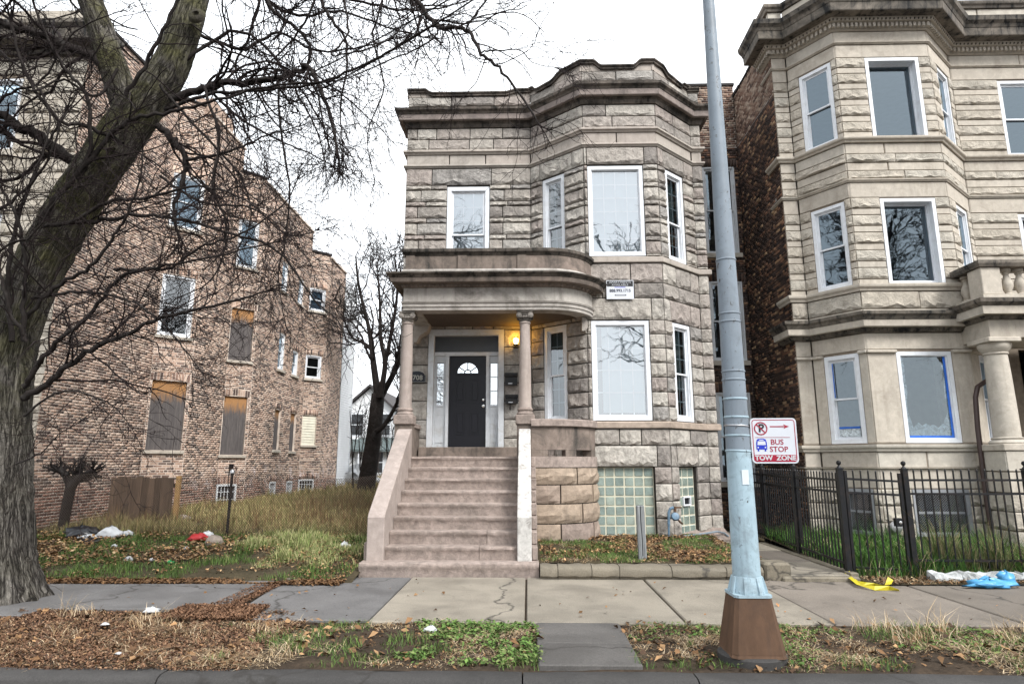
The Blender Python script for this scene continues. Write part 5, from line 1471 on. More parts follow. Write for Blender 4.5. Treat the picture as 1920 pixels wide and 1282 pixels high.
# ------------------------------------------------------------------ grass, straw and leaves
M_VEG = None
def _veg():
    t = NT("grass_and_litter"); p = t.pos()
    col = t.mix(1.0, t.attr("col", "Color"), t.ramp(t.noise(p, 12, 3, .6), [(.3, .75), (.7, 1.25)]), 'MULTIPLY')
    b = t.bsdf(col, .75, None, .2)
    return t.mat
M_VEG = _veg()
GREENS = [(.055, .1, .022), (.085, .14, .032), (.125, .18, .045), (.07, .12, .035)]
STRAW = [(.34, .25, .145), (.43, .33, .21), (.27, .185, .1), (.48, .38, .26)]
BROWN = [(.09, .05, .026), (.13, .07, .032), (.17, .095, .045), (.07, .042, .026), (.22, .13, .065)]
def blades(n, px, py, zf, h, w, cols, lean=.6, rng=None, flat=0.0):
    """two-segment curved strips; px, py arrays"""
    rng = rng or RNG
    ang = rng.uniform(0, 2 * np.pi, n); hh = h * rng.uniform(.35, 1.3, n) * np.clip(.85 + .5 * np.sin(px * 3.1 + 2 * np.sin(py * 2.3)) * np.sin(py * 3.7 + px) + .25 * np.sin(px * 9.1 + py * 7.7), .3, 1.6); ww = w * rng.uniform(.6, 1.4, n)
    le = hh * lean * rng.uniform(.2, 1.3, n)
    z = np.array([zf(x, y) for x, y in zip(px, py)]) - .004
    dx, dy = np.cos(ang), np.sin(ang); sx, sy = -dy, dx
    b = np.stack([px, py, z], 1)
    mid = b + np.stack([dx * le * .35, dy * le * .35, hh * (.6 if flat == 0 else .3)], 1)
    tip = b + np.stack([dx * le, dy * le, hh * (1 - flat)], 1)
    s = np.stack([sx, sy, np.zeros(n)], 1) * (ww / 2)[:, None]
    V = np.stack([b - s, b + s, mid + s * .8, mid - s * .8, tip + s * .15, tip - s * .15], 1).reshape(-1, 3)
    i = np.arange(n)[:, None] * 6
    F_ = np.concatenate([i + np.array([[0, 1, 2, 3]]), i + np.array([[3, 2, 4, 5]])], 1).reshape(-1, 4)
    c = np.array(cols)[rng.integers(0, len(cols), n)] * rng.uniform(.75, 1.3, (n, 1))
    return V, F_, np.repeat(c, 2, axis=0)
def leaves(n, px, py, zf, size, cols, rng=None, lift=.02, tilt=.6):
    rng = rng or RNG
    ang = rng.uniform(0, 2 * np.pi, n); sz = size * rng.uniform(.5, 1.4, n)
    z = np.array([zf(x, y) for x, y in zip(px, py)]) + rng.uniform(.002, lift, n)
    b = np.stack([px, py, z], 1)
    u = np.stack([np.cos(ang), np.sin(ang), rng.uniform(-tilt, tilt, n)], 1); v = np.stack([-np.sin(ang), np.cos(ang), rng.uniform(-tilt, tilt, n)], 1)
    u *= sz[:, None] * .5; v *= sz[:, None] * .36
    up = np.stack([np.zeros(n), np.zeros(n), sz * rng.uniform(0, .25, n)], 1)
    V = np.stack([b - u, b - v * .9 + up, b + u, b + v * .9 + up], 1).reshape(-1, 3)
    F_ = (np.arange(n)[:, None] * 4 + np.array([[0, 1, 2, 3]]))
    c = np.array(cols)[rng.integers(0, len(cols), n)] * rng.uniform(.7, 1.35, (n, 1))
    return V, F_, c
def veg(name, sets, label=None, cat=None, kind='stuff', mat=None, parent=None):
    off = 0; Vs = []; Fs = []; Cs = []
    for V, F_, C in sets: Vs.append(V); Fs.append(F_ + off); Cs.append(C); off += len(V)
    m = mesh_arrays(name, np.concatenate(Vs), np.concatenate(Fs), [mat or M_VEG]); face_col(m, "col", np.concatenate(Cs))
    o = link(bpy.data.objects.new(name, m), parent); tag(o, label, cat, None, kind); return o
def patchy(n, x0, x1, y0, y1, freq, thr, seed, invert=False, soft=.25):
    """random points kept where a smooth pseudo-noise is above the threshold"""
    r = np.random.default_rng(seed)
    x = r.uniform(x0, x1, n); y = r.uniform(y0, y1, n)
    ph = r.uniform(0, 6.28, 8)
    f = sum(np.sin((x * math.cos(a) + y * math.sin(a)) * freq * k + ph[i]) / (k ** .5) for i, (a, k) in enumerate([(.3, 1), (1.4, 1.3), (2.5, 1.7), (.9, 2.6), (2.0, 3.3), (2.9, 4.5), (.1, 5.5), (1.7, 7)]))
    f = f / 3.0 * (-1 if invert else 1)
    keep = r.random(n) < np.clip((f - thr) / soft + .5, 0, 1)
    return x[keep], y[keep]
def B(pts, *a, **k): return blades(len(pts[0]), pts[0], pts[1], *a, **k)
def Lv(pts, *a, **k): return leaves(len(pts[0]), pts[0], pts[1], *a, **k)
# parkway: chips, leaves and straw at the left, weeds towards the carriage walk and round the lamp post
SPL = [lambda p: p]
def cutx(p, a, b): k = (p[0] < a) | (p[0] > b); return p[0][k], p[1][k]
veg("parkway_litter", [
    Lv(patchy(70000, -9, -2.4, 5.6, 7.65, 2, -.7, 1), kz, .022, [(.1, .052, .03), (.14, .075, .042), (.19, .105, .06), (.075, .042, .028), (.24, .15, .09)], tilt=1.0),
    B(patchy(16000, -9, -2.4, 5.6, 7.6, 2.3, -.1, 2), kz, .1, .006, STRAW + BROWN, 1.6, flat=.6),
    Lv(patchy(900, -9, -2.6, 5.68, 7.6, 2, -.4, 3), kz, .07, BROWN + [(.3, .17, .08)], lift=.04),
    Lv(cutx(patchy(9000, -2.8, 9, 5.68, 7.15, 2.4, -.1, 4), .13, .88), kz, .03, BROWN),
    Lv(cutx(patchy(900, -2.8, 9, 5.68, 7.15, 2.4, -.1, 5), .13, .88), kz, .075, BROWN + [(.3, .18, .09)], lift=.05)])
veg("chips_on_pavement", [Lv((lambda p: (p[0] + 0, p[1]))(patchy(9000, -4.0, -3.0, 7.1, 7.75, 2, -.9, 41)), lambda x, y: .012, .022, [(.1, .052, .03), (.14, .075, .042), (.19, .105, .06)], lift=.03, tilt=1.0),
    Lv(patchy(3500, -3.75, -3.4, 7.7, 9.2, 2, -.6, 42), lambda x, y: .0, .025, [(.1, .052, .03), (.14, .075, .042)], lift=.02)])
veg("parkway_grass", [
    B(cutx(patchy(26000, -3.2, 9, 5.68, 7.15, 3.2, .12, 6), .13, .88), kz, .06, .006, GREENS, 1.1),
    B(cutx(patchy(34000, -3.6, 9, 5.68, 7.15, 2.8, .05, 7), .14, .87), kz, .085, .006, STRAW, 1.7, flat=.6),
    Lv(cutx(patchy(4200, -1.2, .12, 5.75, 7.15, 3.4, .0, 8), .13, .95), kz, .04, [(.07, .13, .03), (.1, .17, .04), (.16, .2, .07)], lift=.05),
    Lv(cutx(patchy(4500, .9, 5, 5.75, 7.15, 3.0, .1, 9), .1, .88), kz, .036, [(.06, .11, .025), (.09, .15, .035), (.15, .18, .06)], lift=.04)])
# dry tussocks on the parkway
def tuft(cx, cy, n, r, h, cols, zf, seed, lean=.9, w=.007):
    g = np.random.default_rng(seed); a = g.uniform(0, 6.28, n); q = r * np.sqrt(g.random(n))
    return blades(n, cx + q * np.cos(a), cy + q * np.sin(a), zf, h, w, cols, lean, g)
tl = [(-4.1, 7.1, .22), (-3.9, 6.9, .2), (-5.0, 7.35, .3), (-4.6, 6.7, .2), (-5.6, 6.6, .25), (3.6, 6.5, .22), (3.9, 6.7, .26), (4.2, 6.9, .3), (4.5, 6.6, .24), (3.0, 6.3, .16), (4.9, 6.9, .3), (3.5, 7.0, .2), (5.1, 6.4, .25), (-2.7, 6.8, .1), (2.9, 7.05, .14), (-3.2, 6.6, .12)]
veg("dry_tussocks", [tuft(x, y, 70, .2, h * .75, STRAW, kz, 50 + i, 1.5, .005) for i, (x, y, h) in enumerate(tl)])
# vacant lot
veg("lot_grass", [
    B(patchy(30000, -9.5, -2.6, 9.35, 12.6, 1.6, -.25, 11), lotz, .085, .007, GREENS, .8),
    B(patchy(16000, -5.2, -2.6, 10.0, 13.0, 1.6, .0, 12), lotz, .14, .006, [(.34, .33, .15), (.25, .29, .11), (.42, .38, .2), (.14, .2, .05)], .9),
    B(patchy(60000, -9.9, -2.9, 12.4, 24, 1.3, -.7, 13), lotz, .2, .009, [(.34, .26, .12), (.42, .33, .16), (.28, .2, .09), (.33, .3, .12), (.18, .19, .06)], .75),
    B(patchy(9000, -9.5, -2.9, 13, 20, 1.3, .25, 15), lotz, .34, .008, [(.2, .11, .05), (.25, .14, .065), (.14, .085, .04)], .4),
    B(patchy(22000, -9.4, -2.0, 22, 40, 1.0, -.8, 14), lotz, .28, .02, [(.34, .26, .12), (.42, .33, .16), (.2, .21, .07)], .7)])
veg("fallen_leaves", [
    Lv(patchy(15000, -11, -2.6, 9.3, 12.6, 1.4, -.1, 16), lotz, .042, BROWN + [(.3, .17, .08), (.36, .24, .13)], lift=.07),
    Lv(patchy(5000, -11, -5.2, 10.2, 12.5, 1.4, -.5, 17), lotz, .06, BROWN[1:] + [(.34, .2, .09), (.4, .28, .16)], lift=.1),
    Lv(patchy(9000, -9.0, -2.6, 9.1, 9.45, 2, -.8, 18), lambda x, y: .0, .05, BROWN[:3], lift=.03)])
# house lawn and right yard
veg("lawn_grass", [
    B(patchy(20000, .2, 3.6, 9.93, 12.9, 3.5, .0, 21), lawnz, .06, .007, GREENS, .9),
    B(patchy(14000, .2, 3.6, 9.93, 12.9, 3.0, -.1, 22), lawnz, .06, .007, STRAW + BROWN[2:], 1.6, flat=.5),
    Lv(patchy(9000, .2, 3.6, 9.93, 12.9, 2.5, -.1, 23), lawnz, .045, BROWN + [(.38, .22, .11), (.3, .2, .1)], lift=.05)])
veg("yard_litter", [Lv(patchy(2500, 4.8, 10, 9.28, 9.75, 2, -.5, 44), yardz, .04, BROWN + STRAW[:1], lift=.03), B(patchy(1500, 4.8, 10, 9.28, 9.75, 2, -.3, 45), yardz, .1, .006, STRAW, 1.5, flat=.4)])
veg("yard_grass", [
    B(patchy(26000, 4.75, 11, 9.7, 13.3, 1.8, -.7, 24), yardz, .24, .008, [(.04, .1, .018), (.06, .14, .025), (.09, .17, .03), (.03, .075, .02)], .8),
    B(patchy(2500, 4.75, 11, 9.6, 12, 2.2, .0, 25), yardz, .24, .007, STRAW, 1.2)])
# pavement leaf scraps
veg("pavement_leaves", [Lv(patchy(160, -7, 9, 7.2, 9.6, 1, -.2, 26), lambda x, y: .005, .05, BROWN[1:] + [(.35, .18, .08)], lift=.015)])
# ornamental grass clump behind the iron fence (a plant of its own)
oc = []
for i, (x, y) in enumerate(((6.25, 10.1), (6.6, 10.0), (6.45, 10.35), (6.95, 9.95))):
    oc.append(tuft(x, y, 260, .14, .62, [(.1, .12, .05), (.2, .18, .09), (.3, .25, .14), (.08, .13, .04)], yardz, 80 + i, .75, .01))
veg("ornamental_grass", oc, "tall arching half-dry ornamental grass clump behind the black iron fence", "plant", kind='thing')
oc = [tuft(7.4 + .12 * k, 9.75 + .05 * k, 160, .16, .42, STRAW + BROWN[2:], yardz, 90 + k, 1.0, .01) for k in range(3)]
veg("withered_plant", oc, "withered straw-brown plant drooping through the fence at the far right edge", "plant", kind='thing')
# ================================================================== TREES
def bark_mat(name, c1, c2, moss, moss_amt=.5, scale=9.0, zs=.22):
    t = NT(name); p = t.pos()
    bk = t.attr("bark_map", "Vector")
    r1 = t.noise(bk, scale * 1.1, 6, .62, .9); r2 = t.noise(bk, scale * 2.7, 5, .65, .6)
    a1 = t.math('ABSOLUTE', t.math('SUBTRACT', r1, .5)); a2 = t.math('ABSOLUTE', t.math('SUBTRACT', r2, .5))
    n = t.noise(p, 30, 6, .7)
    h = t.math('ADD', t.math('ADD', t.ramp(a1, [(0, 0.0), (.07, .55), (.2, .8)]), t.math('MULTIPLY', t.ramp(a2, [(0, 0.0), (.08, 1.0)]), .35)), t.math('MULTIPLY', t.math('SUBTRACT', n, .5), .5))
    col = t.ramp(h, [(.15, tuple(x * .25 for x in c1)), (.5, c1), (.9, c2)])
    m = t.noise(p, 2.2, 7, .7)
    nz = t.n("ShaderNodeSeparateXYZ", Vector=p).outputs["Z"]
    hi = t.ramp(t.math('MULTIPLY', nz, .2), [(.35, 0.15), (.7, 1.0)])
    col = t.mix(t.math('MULTIPLY', t.math('MULTIPLY', t.ramp(m, [(.4, 0.0), (.62, 1.0)]), hi), moss_amt), col, t.mix(1.0, t.ramp(h, [(.1, .25), (.8, 1.1)]), moss, 'MULTIPLY'))
    t.bsdf(col, .92, t.bump(h, 1.0, .04), .15)
    return t.mat
M_BARK = bark_mat("furrowed_grey_bark", (.085, .075, .066), (.18, .165, .146), (.12, .115, .05), .9)
M_BRANCH = plain_mat("dark_branch_bark", (.022, .018, .0165), .9, .15, var=.4, nscale=9, bump=.5, dirt=(.07, .066, .06), dirt_amt=.45)
M_TWIG = plain_mat("dark_twig_bark", (.018, .013, .0125), .9, .15, var=.35, nscale=4)
M_TWIGF = plain_mat("grey_brown_twig_bark", (.055, .042, .036), .9, .15, var=.35, nscale=4)

def spline(pts, rad, per=6):
    pts = np.array(pts, float); rad = np.array(rad, float); n = len(pts)
    P = []; R = []
    for i in range(n - 1):
        p0, p1, p2, p3 = pts[max(i - 1, 0)], pts[i], pts[i + 1], pts[min(i + 2, n - 1)]
        for k in range(per):
            t = k / per
            P.append(.5 * ((2 * p1) + (-p0 + p2) * t + (2 * p0 - 5 * p1 + 4 * p2 - p3) * t * t + (-p0 + 3 * p1 - 3 * p2 + p3) * t ** 3))
            R.append(rad[i] + (rad[i + 1] - rad[i]) * t)
    P.append(pts[-1]); R.append(rad[-1])
    return np.array(P), np.array(R)

def batch_tubes(P, R, sides):
    """P (n, k, 3), R (n, k) -> verts, quads"""
    n, k, _ = P.shape
    Tn = np.empty_like(P); Tn[:, 1:-1] = P[:, 2:] - P[:, :-2]; Tn[:, 0] = P[:, 1] - P[:, 0]; Tn[:, -1] = P[:, -1] - P[:, -2]
    Tn /= np.linalg.norm(Tn, axis=2, keepdims=True) + 1e-9
    ref = np.zeros((n, 1, 3)); mean = Tn.mean(1, keepdims=True); ax = np.argmin(np.abs(mean[:, 0]), axis=1); ref[np.arange(n), 0, ax] = 1
    A = ref - (ref * Tn).sum(2, keepdims=True) * Tn; A /= np.linalg.norm(A, axis=2, keepdims=True) + 1e-9
    Bv = np.cross(Tn, A)
    an = np.arange(sides) * 2 * np.pi / sides
    V = P[:, :, None] + (A[:, :, None] * np.cos(an)[None, None, :, None] + Bv[:, :, None] * np.sin(an)[None, None, :, None]) * R[:, :, None, None]
    V = V.reshape(-1, 3)
    i = np.arange(n)[:, None, None] * (k * sides) + np.arange(k - 1)[None, :, None] * sides
    j = np.arange(sides)[None, None, :]; j2 = (j + 1) % sides
    Fq = np.stack([i + j, i + j2, i + sides + j2, i + sides + j], -1).reshape(-1, 4)
    return V, Fq

def sprout(rng, P, R, count, lo, hi, l0, l1, seg, wig, droop, rfrac, rmin, bend=(.5, 1.25), flat=1.0, curl=0.0):
    """children of polylines P (n, k, 3): returns (m, seg+1, 3) and radii"""
    n, k, _ = P.shape
    par = np.repeat(np.arange(n), count) if np.isscalar(count) else np.repeat(np.arange(n), count)
    m = len(par)
    t = rng.uniform(lo, hi, m) * (k - 1); i0 = np.minimum(t.astype(int), k - 2); f = (t - i0)[:, None]
    base = P[par, i0] * (1 - f) + P[par, i0 + 1] * f
    r0 = R[par, i0] * (1 - f[:, 0]) + R[par, i0 + 1] * f[:, 0]
    tan = P[par, i0 + 1] - P[par, i0]; tan /= np.linalg.norm(tan, axis=1, keepdims=True) + 1e-9
    rv = rng.normal(size=(m, 3)); rv -= (rv * tan).sum(1, keepdims=True) * tan; rv /= np.linalg.norm(rv, axis=1, keepdims=True) + 1e-9
    an = rng.uniform(*bend, m)[:, None]
    d = tan * np.cos(an) + rv * np.sin(an)
    d[:, 1] *= flat; d /= np.linalg.norm(d, axis=1, keepdims=True)
    L = rng.uniform(l0, l1, m) * (1.15 - .5 * t / (k - 1))
    out = np.empty((m, seg + 1, 3)); out[:, 0] = base; cur = base.copy()
    cv = rng.normal(size=(m, 3)) * curl
    for s in range(seg):
        d = d + rng.normal(size=(m, 3)) * wig + cv + np.array([0, 0, -droop])
        d /= np.linalg.norm(d, axis=1, keepdims=True)
        cur = cur + d * (L / seg)[:, None]; out[:, s + 1] = cur
    rr = np.maximum(r0 * rfrac, rmin)[:, None] * np.linspace(1, .45, seg + 1)[None]
    return out, np.maximum(rr, rmin * .6)

def joined_tubes(name, sets, mat, parent):
    off = 0; Vs = []; Fs = []
    for P, R, s in sets:
        V, Fq = batch_tubes(P, R, s); Vs.append(V); Fs.append(Fq + off); off += len(V)
    o = obj_arrays(name, np.concatenate(Vs), np.concatenate(Fs), [mat], parent, smooth=True); o['kind'] = 'stuff'
    return o

def resample(P, R, k):
    d = np.r_[0, np.cumsum(np.linalg.norm(np.diff(P, axis=0), axis=1))]; s = np.linspace(0, d[-1], k)
    return np.stack([np.interp(s, d, P[:, i]) for i in range(3)], 1), np.interp(s, d, R)

def fat_limb(name, pts, rad, parent, mat, sides=22, rough=.06, per=8, seed=0, flare=None):
    P, R = spline(pts, rad, per); g = np.random.default_rng(seed)
    k = len(P); V, Fq = batch_tubes(P[None], R[None], sides)
    V = V.reshape(k, sides, 3); c = P[:, None]
    ph = g.uniform(0, 6.28, 6)
    a = np.arange(sides) / sides * 2 * np.pi; u = np.arange(k)
    bumpy = 1 + rough * (np.sin(a[None] * 3 + ph[0] + u[:, None] * .11) * .6 + np.sin(a[None] * 5 + ph[1] - u[:, None] * .19) * .5 + g.normal(size=(k, sides)) * .35)
    if flare is not None: bumpy += flare(u[:, None] / k, a[None])
    V = c + (V - c) * bumpy[:, :, None]
    cap = np.array([P[-1]]); V = V.reshape(-1, 3)
    o = obj_arrays(name, V, Fq, [mat], parent, smooth=True)
    ln = np.r_[0, np.cumsum(np.linalg.norm(np.diff(P, axis=0), axis=1))]; r0 = R.max()
    bm = np.stack([np.cos(a)[None] * r0 * np.ones((k, 1)), np.sin(a)[None] * r0 * np.ones((k, 1)), (ln * .2)[:, None] * np.ones((1, sides))], -1)
    at_ = o.data.attributes.new("bark_map", 'FLOAT_VECTOR', 'POINT'); at_.data.foreach_set("vector", bm.astype(np.float32).ravel())
    return o, P, R

def px_path(pp, y0, y1, rng=None):
    n = len(pp); return [tuple(at(p[0], p[1], p[2] if len(p) > 2 else y0 + (y1 - y0) * i / max(1, n - 1))) for i, p in enumerate(pp)]

# ---- the big tree on the parkway
g = np.random.default_rng(77)
base = at(5, 1140, 8.15)
tree = empty("street_tree", (base.x, 8.15, 0), "huge leaning bare tree with furrowed mossy bark on the parkway at far left", "tree")
tp_ = px_path([(5, 1165, 8.12), (5, 1110, 8.14), (4, 1040, 8.15), (3, 940, 8.15), (3, 840, 8.15), (8, 740, 8.15), (20, 650, 8.17), (46, 560, 8.2), (88, 470, 8.25), (140, 380, 8.3), (200, 295, 8.3), (262, 208, 8.3)], 8, 8)
_, TP, TR = fat_limb("trunk", tp_, [.5, .41, .345, .33, .325, .315, .31, .31, .31, .31, .305, .29], tree, M_BARK, 28, .07, 8, 1, lambda u, a: np.where(u < .14, (.14 - u) / .14 * .35 * np.sin(a * 5 + 1) ** 2, 0))
_, L1P, L1R = fat_limb("limb", px_path([(240, 238), (300, 160), (330, 98), (352, 35), (372, -40), (400, -130)], 8.3, 8.6), [.28, .265, .24, .225, .2, .15], tree, M_BARK, 22, .06, 8, 2)
_, L2P, L2R = fat_limb("limb", px_path([(246, 235), (226, 165), (200, 85), (170, 0), (130, -110)], 8.3, 7.9), [.2, .2, .18, .165, .13], tree, M_BARK, 20, .06, 8, 3)
def bump_scar(px, py, y, r):
    p = at(px, py, y); MB().lathe([(r * 1.2, 0), (r, .05), (r * .5, .06), (r * .35, .02)], (0, 0, 0), 14).build("branch_scar", M_BARK, tree, T(*p) @ Matrix.Rotation(math.radians(80), 4, 'X'), auto=60)
bump_scar(370, 32, 8.22, .11)
MAINS = [
    ([(210, 130), (150, 92), (60, 60), (0, 42), (-70, 20)], 8.1, 7.6, .09, .06), ([(165, 330), (95, 272), (40, 238), (0, 215), (-60, 190)], 8.2, 7.6, .11, .07),
    ([(320, 185), (380, 166), (440, 157), (520, 148), (560, 132), (582, 130), (600, 165), (622, 230), (632, 290)], 8.3, 7.6, .08, .022),
    ([(310, 205), (400, 176), (500, 168), (600, 155), (690, 118), (760, 78), (840, 30)], 8.2, 7.0, .035, .012),
    ([(560, -120), (700, -60), (779, 0), (823, 49), (875, 55), (901, 99), (943, 135), (990, 198), (1012, 236)], 8.2, 7.4, .06, .012),
    ([(823, 49), (815, 70), (780, 92), (720, 118), (640, 150), (560, 158)], 7.8, 7.9, .02, .008), ([(875, 55), (895, 22), (925, -15)], 7.75, 7.6, .02, .014),
    ([(901, 99), (930, 95), (975, 95), (1000, 118), (1042, 127)], 7.6, 7.3, .016, .005), ([(420, -110), (480, -40), (512, 20), (575, 76), (578, 140), (596, 178), (610, 260)], 8.5, 8.8, .055, .012),
    ([(590, -40), (612, 22), (646, 72), (650, 132), (638, 205), (645, 300)], 8.4, 8.2, .04, .008), ([(640, -30), (652, 60), (622, 104), (690, 92), (735, 73)], 8.0, 7.7, .022, .012),
    ([(520, 150), (527, 250), (542, 340), (537, 440), (522, 520), (536, 610)], 8.0, 7.9, .024, .007),
    ([(45, 746), (95, 712), (162, 661), (227, 630), (324, 590), (430, 566), (505, 545)], 8.0, 7.1, .06, .012), ([(42, 725), (75, 680), (105, 643), (162, 594), (227, 521), (296, 501), (405, 480), (527, 452)], 8.0, 7.4, .05, .01),
    ([(80, 425), (165, 415), (245, 405), (330, 410), (420, 435), (520, 470), (588, 560), (634, 602), (650, 640)], 7.9, 7.5, .04, .007),
    ([(78, 408), (144, 327), (227, 236), (306, 214), (393, 192), (502, 162), (611, 153)], 7.9, 7.5, .05, .014), ([(296, 236), (325, 265), (350, 300), (345, 332), (325, 390), (336, 442)], 8.3, 8.0, .07, .02),
    ([(350, 300), (400, 292), (450, 277), (500, 255), (565, 236)], 8.1, 7.5, .03, .01), ([(22, 640), (14, 540), (30, 420), (62, 330), (100, 250), (128, 205)], 7.8, 7.6, .045, .016),
    ([(45, 640), (44, 560), (48, 500), (40, 440), (18, 380), (-20, 325)], 7.8, 7.3, .04, .02), ([(50, 640), (30, 604), (12, 560), (-4, 500)], 7.7, 7.4, .035, .025),
    ([(40, 605), (101, 541), (170, 500), (215, 440), (240, 400), (264, 330), (268, 270)], 7.8, 7.2, .04, .01), ([(215, 505), (262, 505), (324, 501), (373, 464), (450, 440), (530, 385), (560, 330)], 7.9, 7.4, .03, .009),
    ([(400, -80), (500, 0), (560, 30), (640, 22), (722, 50), (800, 72)], 8.8, 9.2, .045, .012), ([(360, 60), (450, 92), (520, 62), (600, 96), (690, 86), (735, 72)], 8.6, 8.9, .04, .01),
    ([(340, 120), (430, 62), (502, 92), (560, 182), (600, 262), (612, 332)], 8.4, 8.7, .04, .008), ([(390, 166), (450, 222), (520, 262), (590, 292), (650, 330)], 8.2, 8.6, .03, .008),
    ([(230, 270), (160, 235), (110, 225), (50, 140), (20, 40)], 7.9, 7.2, .04, .02), ([(150, 340), (170, 260), (160, 180), (110, 110), (60, 0)], 7.9, 7.3, .04, .02),
    ([(235, 180), (290, 90), (330, 0), (350, -80)], 7.9, 7.4, .04, .02), ([(220, 130), (180, 180), (120, 150), (60, 170), (0, 140)], 7.9, 7.2, .03, .012),
    ([(440, -60), (520, -20), (660, 0), (760, 20), (850, 10), (930, -20)], 8.6, 9.2, .04, .01), ([(380, 160), (410, 260), (400, 350), (425, 430), (400, 520), (330, 560)], 8.0, 7.6, .03, .008),
    ([(130, 420), (200, 380), (280, 370), (370, 350), (450, 370), (520, 420)], 7.8, 7.2, .035, .008), ([(60, 560), (150, 548), (230, 560), (300, 600), (350, 660), (380, 700)], 7.8, 7.3, .03, .006),
    ([(45, 780), (95, 740), (150, 735), (210, 760), (245, 800)], 7.8, 7.3, .022, .006), ([(30, 870), (75, 850), (110, 815), (150, 790)], 7.7, 7.3, .014, .005), ([(300, 160), (370, 240), (450, 330), (470, 410), (440, 480)], 8.1, 7.8, .03, .007),
    ([(-60, 420), (20, 380), (90, 300), (120, 220), (180, 160)], 7.6, 7.3, .03, .008), ([(-60, 240), (10, 180), (80, 150), (140, 60), (230, 20)], 7.7, 7.4, .03, .008), ([(-50, 60), (30, 120), (90, 200), (80, 290), (30, 350)], 7.6, 7.2, .025, .007),
    ([(-60, 560), (0, 470), (60, 440), (110, 370), (150, 350)], 7.4, 7.2, .022, .007), ([(300, 330), (380, 380), (470, 390), (540, 440), (600, 430)], 7.9, 7.5, .025, .007),
    ([(500, -60), (470, 60), (440, 130), (470, 210), (450, 300)], 8.9, 9.4, .035, .008), ([(620, -60), (560, 60), (500, 130), (480, 230), (500, 310)], 9.0, 9.5, .03, .007), ([(740, -60), (700, 60), (720, 160), (690, 250), (700, 330)], 8.5, 8.6, .025, .006)]
mp = []; mr = []; lens = []
for i, (pp, y0, y1, r0, r1) in enumerate(MAINS):
    pts = px_path(pp, y0, y1); P, R = spline(pts, np.linspace(r0, r1, len(pts)) * .74, 6)
    P = P + np.r_[np.zeros((1, 3)), g.normal(size=(len(P) - 1, 3)) * np.minimum(.018, R[1:, None] * .5)]
    V, Fq = batch_tubes(P[None], R[None], 10 if r0 > .03 else 7)
    obj_arrays("branch", V, Fq, [M_BRANCH], tree, smooth=True)
    lens.append(np.linalg.norm(np.diff(P, axis=0), axis=1).sum())
    P, R = resample(P, R, 24); mp.append(P); mr.append(R)
mp, mr, lens = np.array(mp), np.array(mr), np.array(lens)
cnt = np.maximum(4, (lens * 5.0).astype(int))
a1, r1 = sprout(g, mp, mr, cnt, .12, 1, .7, 2.0, 11, .2, .03, .4, .0048, bend=(.45, 1.1), flat=.75, curl=.04)
a2, r2 = sprout(g, a1, r1, 4, .15, 1, .35, 1.0, 8, .22, .035, .75, .0038, bend=(.45, 1.1), curl=.05)
a3, r3 = sprout(g, a2, r2, 3, .15, 1, .08, .3, 4, .25, .02, .85, .003)
ends, re_ = sprout(g, mp, mr, 4, .97, 1, .4, .9, 8, .2, .04, .8, .005, bend=(.05, .5))
e2, re2 = sprout(g, ends, re_, 5, .2, 1, .15, .4, 5, .28, .03, .85, .004)
joined_tubes("twigs", [(a1, r1, 5), (a2, r2, 4), (a3, r3, 3), (ends, re_, 5), (e2, re2, 3)], M_TWIG, tree)
# upper crown above the picture's top edge
up0 = []; ur0 = []
for P, R in ((L1P, L1R), (L2P, L2R)):
    Q, q = resample(P[-14:], R[-14:], 12); up0.append(Q); ur0.append(q)
u1, v1 = sprout(g, np.array(up0), np.array(ur0), 7, .6, 1, 3.2, 6.0, 14, .13, -.05, .55, .04, bend=(.25, .95))
u2, v2 = sprout(g, u1, v1, 9, .2, 1, 1.2, 2.6, 10, .18, .0, .45, .01, bend=(.4, 1.0))
u3, v3 = sprout(g, u2, v2, 6, .15, 1, .5, 1.2, 7, .22, .02, .6, .0055)
joined_tubes("upper_branches", [(u1, v1, 8), (u2, v2, 5), (u3, v3, 3)], M_BRANCH, tree)
# a few dead thorn clusters on the trunk
th, rt = sprout(g, TP[None, 8:60], TR[None, 8:60], 150, 0, 1, .38, .75, 4, .2, 0, .01, .004, bend=(1.0, 2.1))
joined_tubes("thorns", [(th, rt, 3)], M_TWIGF, tree)

# ---- rear tree between the buildings
def simple_tree(name, label, stems, group=None, seed=0, k1=6, k2=5, k3=3, ls=(1.2, 2.6), rm=.012, mat=None, base_loc=None, cat="tree", sides=12):
    g = np.random.default_rng(seed); st = []
    root = empty(name, base_loc, label, cat, group)
    for i, (pts, r0, r1) in enumerate(stems):
        P, R = spline(pts, np.linspace(r0, r1, len(pts)), 5)
        V, Fq = batch_tubes(P[None], R[None], sides)
        obj_arrays("trunk" if i == 0 else "limb", V, Fq, [mat or M_BRANCH], root, smooth=True)
        P, R = resample(P, R, 20); st.append((P, R))
    SP = np.array([s[0] for s in st[1:] or st]); SR = np.array([s[1] for s in st[1:] or st])
    a1, r1 = sprout(g, SP, SR, k1, .2, 1, ls[0], ls[1], 8, .16, -.03, .45, rm * 1.6, bend=(.35, .9))
    a2, r2 = sprout(g, a1, r1, k2, .15, 1, ls[0] * .5, ls[1] * .5, 6, .2, -.02, .6, rm * 1.1, bend=(.35, 1.0))
    a3, r3 = sprout(g, a2, r2, k3, .15, 1, ls[0] * .25, ls[1] * .3, 4, .22, 0, .7, rm, bend=(.35, 1.0))
    joined_tubes("crown", [(a1, r1, 4), (a2, r2, 3), (a3, r3, 3)], mat or M_BRANCH, root)
    return root
def pxs(l, Y): return [tuple(at(x, y, Y)) for x, y in l]
Yt = 26
